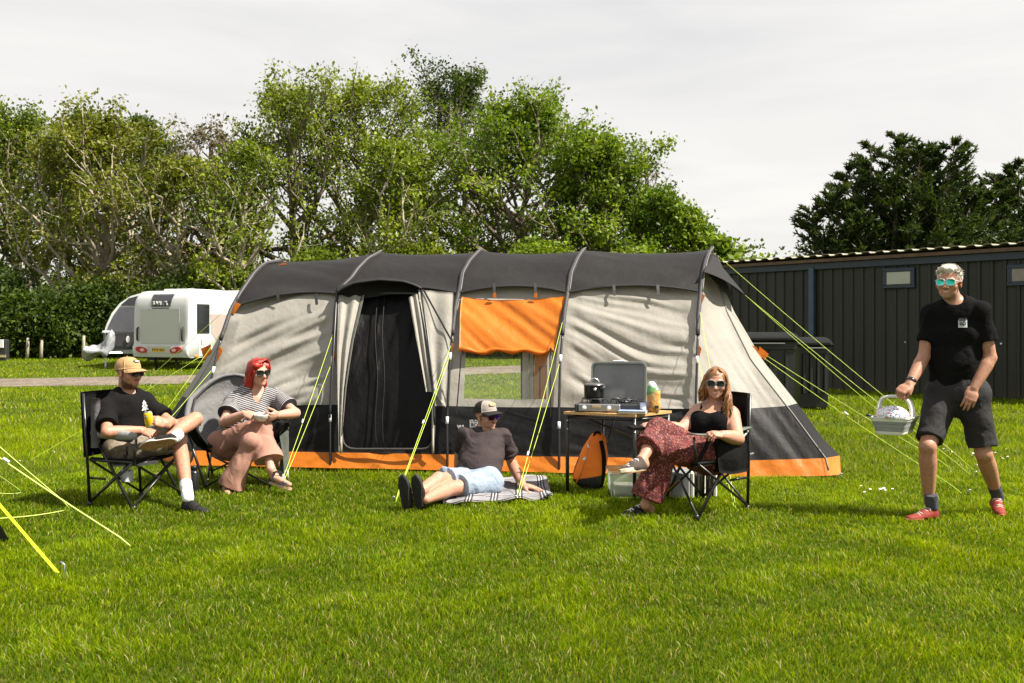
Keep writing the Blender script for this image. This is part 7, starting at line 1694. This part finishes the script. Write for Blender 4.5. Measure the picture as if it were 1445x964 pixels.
# storage box and crate on the grass
bx = gp(880, 704); bx[1] = 8.02; bx[0] = (880 - W0 / 2) / F0 * 8.02; t = NT('clear_plastic'); gl = t.n('ShaderNodeBsdfGlossy'); gl.inputs['Roughness'].default_value = .18; tp = t.n('ShaderNodeBsdfTransparent'); tp.inputs[0].default_value = (.86, .9, .88, 1); df = t.n('ShaderNodeBsdfTranslucent'); df.inputs[0].default_value = (.62, .68, .64, 1)
m1 = t.n('ShaderNodeMixShader'); m1.inputs[0].default_value = .38; t.l(tp, 0, m1, 1); t.l(df, 0, m1, 2); m2 = t.n('ShaderNodeMixShader'); m2.inputs[0].default_value = .12; t.l(m1, 0, m2, 1); t.l(gl, 0, m2, 2); t.l(m2, 0, t.out, 0); M_CLEAR = t.m
sb = thing('storage_box', bx, 'clear plastic storage box on the grass behind the raised brown shoe', 'storage box'); m = MB()
rg = lambda z, w_, d_, r_: [V(bx[0] + x, bx[1] + y, z) for x, y in [(sx * (w_ / 2 - r_) + r_ * math.cos(a), sy * (d_ / 2 - r_) + r_ * math.sin(a)) for sx, sy, a0 in ((1, 1, 0), (-1, 1, 90), (-1, -1, 180), (1, -1, 270)) for a in np.radians(np.linspace(a0, a0 + 90, 5))]]
lv = [rg(.01, .21, .26, .03), rg(.02, .22, .27, .03), rg(.20, .245, .30, .03), rg(.205, .265, .32, .03), rg(.215, .265, .32, .03)]; n = 20
m.add(np.array(lv).reshape(-1, 3), [(i * n + j, i * n + (j + 1) % n, (i + 1) * n + (j + 1) % n, (i + 1) * n + j) for i in range(4) for j in range(n)] + [tuple(range(n))[::-1]]); m.build('tub', M_CLEAR, sb, True)
ldm = MB(); lv = [rg(.212, .27, .325, .035), rg(.225, .27, .325, .035), rg(.232, .25, .30, .035)]; ldm.add(np.array(lv).reshape(-1, 3), [(i * n + j, i * n + (j + 1) % n, (i + 1) * n + (j + 1) % n, (i + 1) * n + j) for i in range(2) for j in range(n)] + [tuple(2 * n + j for j in range(n))]); ldm.build('lid', M_CLEAR, sb)
MB().box((bx[0], bx[1] + .02, .06), (.17, .2, .08), None, .01).build('contents', plain('contents_pale', (.42, .40, .32), .7, .4, 20), sb)
cx_ = gp(978, 704); cx_[1] = 7.98; cx_[0] = (978 - W0 / 2) / F0 * 7.98; cr_ = thing('folding_crate', cx_, 'grey and white ribbed folding crate on the grass behind the right hand chair', 'crate')
MB().box((cx_[0] - .11, cx_[1], .115), (.15, .3, .21), rotz(-.1), .012).build('side', plain('crate_grey', (.22, .225, .225), .6, .1), cr_); m = MB(); m2_ = MB()
for k_ in range(5): (m if k_ % 2 == 0 else m2_).box((cx_[0] - .02 + .045 * k_, cx_[1] - .02, .115 + .003 * k_), (.030 if k_ % 2 == 0 else .018, .26, .205), rotz(-.1), .008)
m.build('white_panel', plain('crate_white', (.62, .61, .57), .5, .08), cr_); m2_.build('black_seal', M_BLACK, cr_)
# basket in the walking man's hand
bk0 = EJ['wR']; Yb = bk0[1] - .03; Bn = lambda px, py, dy=0: at(px, py, Yb + dy)
bs = thing('basket', Bn(1262, 614, .12), 'white and grey collapsible carry basket in the hand of the walking man', 'basket')
M_PALEP = plain('basket_white', (.66, .66, .60), .4, .04); M_GREYP = plain('basket_grey', (.25, .265, .265), .55, .06, 8)
e1 = Bn(1276, 591) - Bn(1229, 590.5); wx = np.linalg.norm(e1); ex = nz(V(.84, -.54, 0)); ey = nz(V(.60, .80, 0)); wx *= 1.12; c0 = (Bn(1276, 591) + Bn(1229, 590.5)) / 2 + ey * .17; zt_ = c0[2] ; dl = .33
def bring(z, k_, r_=.03): return [c0 + ex * x + ey * y + V(0, 0, z) for x, y in [(sx * (wx * k_ / 2 - r_) + r_ * math.cos(a), sy * (dl * (k_ * .55 + .45) / 2 - r_) + r_ * math.sin(a)) for sx, sy, a0 in ((1, 1, 0), (-1, 1, 90), (-1, -1, 180), (1, -1, 270)) for a in np.radians(np.linspace(a0, a0 + 90, 5))]]
def skin_rings(lv, cap0=True): n = 20; return np.array(lv).reshape(-1, 3), [(i * n + j, i * n + (j + 1) % n, (i + 1) * n + (j + 1) % n, (i + 1) * n + j) for i in range(len(lv) - 1) for j in range(n)] + ([tuple(range(n))[::-1]] if cap0 else [])
MB().add(*skin_rings([bring(-.118, .68), bring(-.112, .72), bring(-.095, .745), bring(-.094, .70)])).build('base', M_PALEP, bs)
MB().add(*skin_rings([bring(-.096, .735), bring(-.092, .765), bring(-.078, .785), bring(-.074, .80), bring(-.070, .775), bring(-.068, .82), bring(-.046, .86), bring(-.043, .83), bring(-.040, .875), bring(-.022, .915)])).build('folding_wall', M_GREYP, bs)
MB().add(*skin_rings([bring(-.024, .90), bring(-.022, .945), bring(-.004, .965), bring(-.003, 1.03), bring(.006, 1.03), bring(.006, .93), bring(-.02, .90)])).build('rim', M_PALEP, bs)
for dy in (-.055, .045):
    hp = [c0 + ex * x + ey * (dy * (1 - z / .2)) + V(0, 0, z) for x, z in ((-.105, 0), (-.105, .06), (-.098, .11), (-.075, .138), (-.035, .148), (.035, .148), (.075, .138), (.105, .11), (.122, .06), (.128, 0))]
    MB().tube(smoothcurve(hp, 40, 2), .0105, 8, 1.0).build('handle', M_PALEP, bs, True)
MB().tube([c0 - ex * .115 - ey * .15 + V(0, 0, .012), c0 - ex * .15 - ey * .16 + V(0, 0, .02)], .010, 6).build('latch', M_BLACK, bs, True)
t = NT('confetti_ware'); vo = t.n('ShaderNodeTexVoronoi'); vo.inputs['Scale'].default_value = 85; tcn = t.n('ShaderNodeTexCoord'); t.l(tcn, 'Object', vo, 'Vector'); se = t.n('ShaderNodeSeparateColor'); t.l(vo, 'Color', se, 0)
pal = t.ramp(se, 0, [(0, (.02, .22, .55)), (.2, (.55, .10, .20)), (.4, (.10, .30, .28)), (.55, (.45, .22, .45)), (.7, (.05, .05, .09)), (.85, (.6, .25, .15))]); pal.color_ramp.interpolation = 'CONSTANT'
mk = t.ramp(vo, 0, [(.44, (1, 1, 1)), (.50, (0, 0, 0))]); t.col(t.mix((mk, 0), (.74, .74, .76), pal)); t.set(Roughness=.3)
dm = MB(); prof = [(.118 * math.cos(a), .085 * math.sin(a)) for a in np.linspace(0, math.pi / 2, 10)]; dm.lathe(c0 - ey * .06 + V(.005, 0, .0), prof, 30, rotz(.3)); tag(dm.build('melamine_bowl', t.m, None, True, origin=c0), 'white bowl with coloured dots turned over in the carried basket', 'bowl')
# ------------------------------------------------------------------ daisies
M_PET = plain('petal_white', (.78, .78, .76), .6, .03); M_YOL = plain('daisy_eye', (.7, .5, .04), .7)
def daisy_mesh():
    r = thing('daisy', (0, 0, 0), 'white daisy', 'daisy'); m = MB()
    for k_ in range(11):
        a = k_ * 6.283 / 11; d, s = V(math.cos(a), math.sin(a), .12), V(-math.sin(a), math.cos(a), 0); m.add([V(0, 0, .055) + d * .004, V(0, 0, .055) + d * .011 + s * .0036, V(0, 0, .055) + d * .018, V(0, 0, .055) + d * .011 - s * .0036], [(0, 1, 2, 3)])
    m.build('petals', M_PET, r); MB().lathe((0, 0, .054), [(.0045, 0), (.005, .003), (.0, .005)], 8).build('eye', M_YOL, r, True); MB().tube([(0, 0, 0), (0, 0, .055)], .0014, 4).build('stem', M_BLADE, r); return r
proto = None; rng = np.random.default_rng(21)
CL = [((1033, 689), 9, 22, 'white daisy in the grass to the right of the smiling woman\'s chair'), ((1228, 700), 9, 24, 'white daisy in the open grass left of the walking man'), ((1360, 645), 11, 22, 'white daisy in the grass seen between the walking man\'s legs'), ((1422, 648), 10, 20, 'white daisy in the grass at the right edge behind the walking man'),
      ((166, 701), 6, 22, 'white daisy under the chair of the man in the tan cap'), ((1265, 655), 3, 14, 'white daisy in the grass beyond the basket')]
for (cpx, cpy), n_, sp_, lb in CL:
    for k_ in range(n_):
        p = gp(cpx + rng.normal(0, sp_ * .9), cpy + rng.normal(0, 4.5)); d_ = proto if proto is None else copy_tree(proto)
        if d_ is None: proto = d_ = daisy_mesh()
        d_.location = (p[0], p[1], rng.random() * .008); s_ = .6 + .3 * rng.random(); d_.scale = (s_, s_, 1); d_.rotation_euler = (rng.normal(.25, .2), rng.normal(0, .2), rng.random() * 6); d_['label'] = lb; d_['group'] = lb.replace('white daisy', 'daisies')
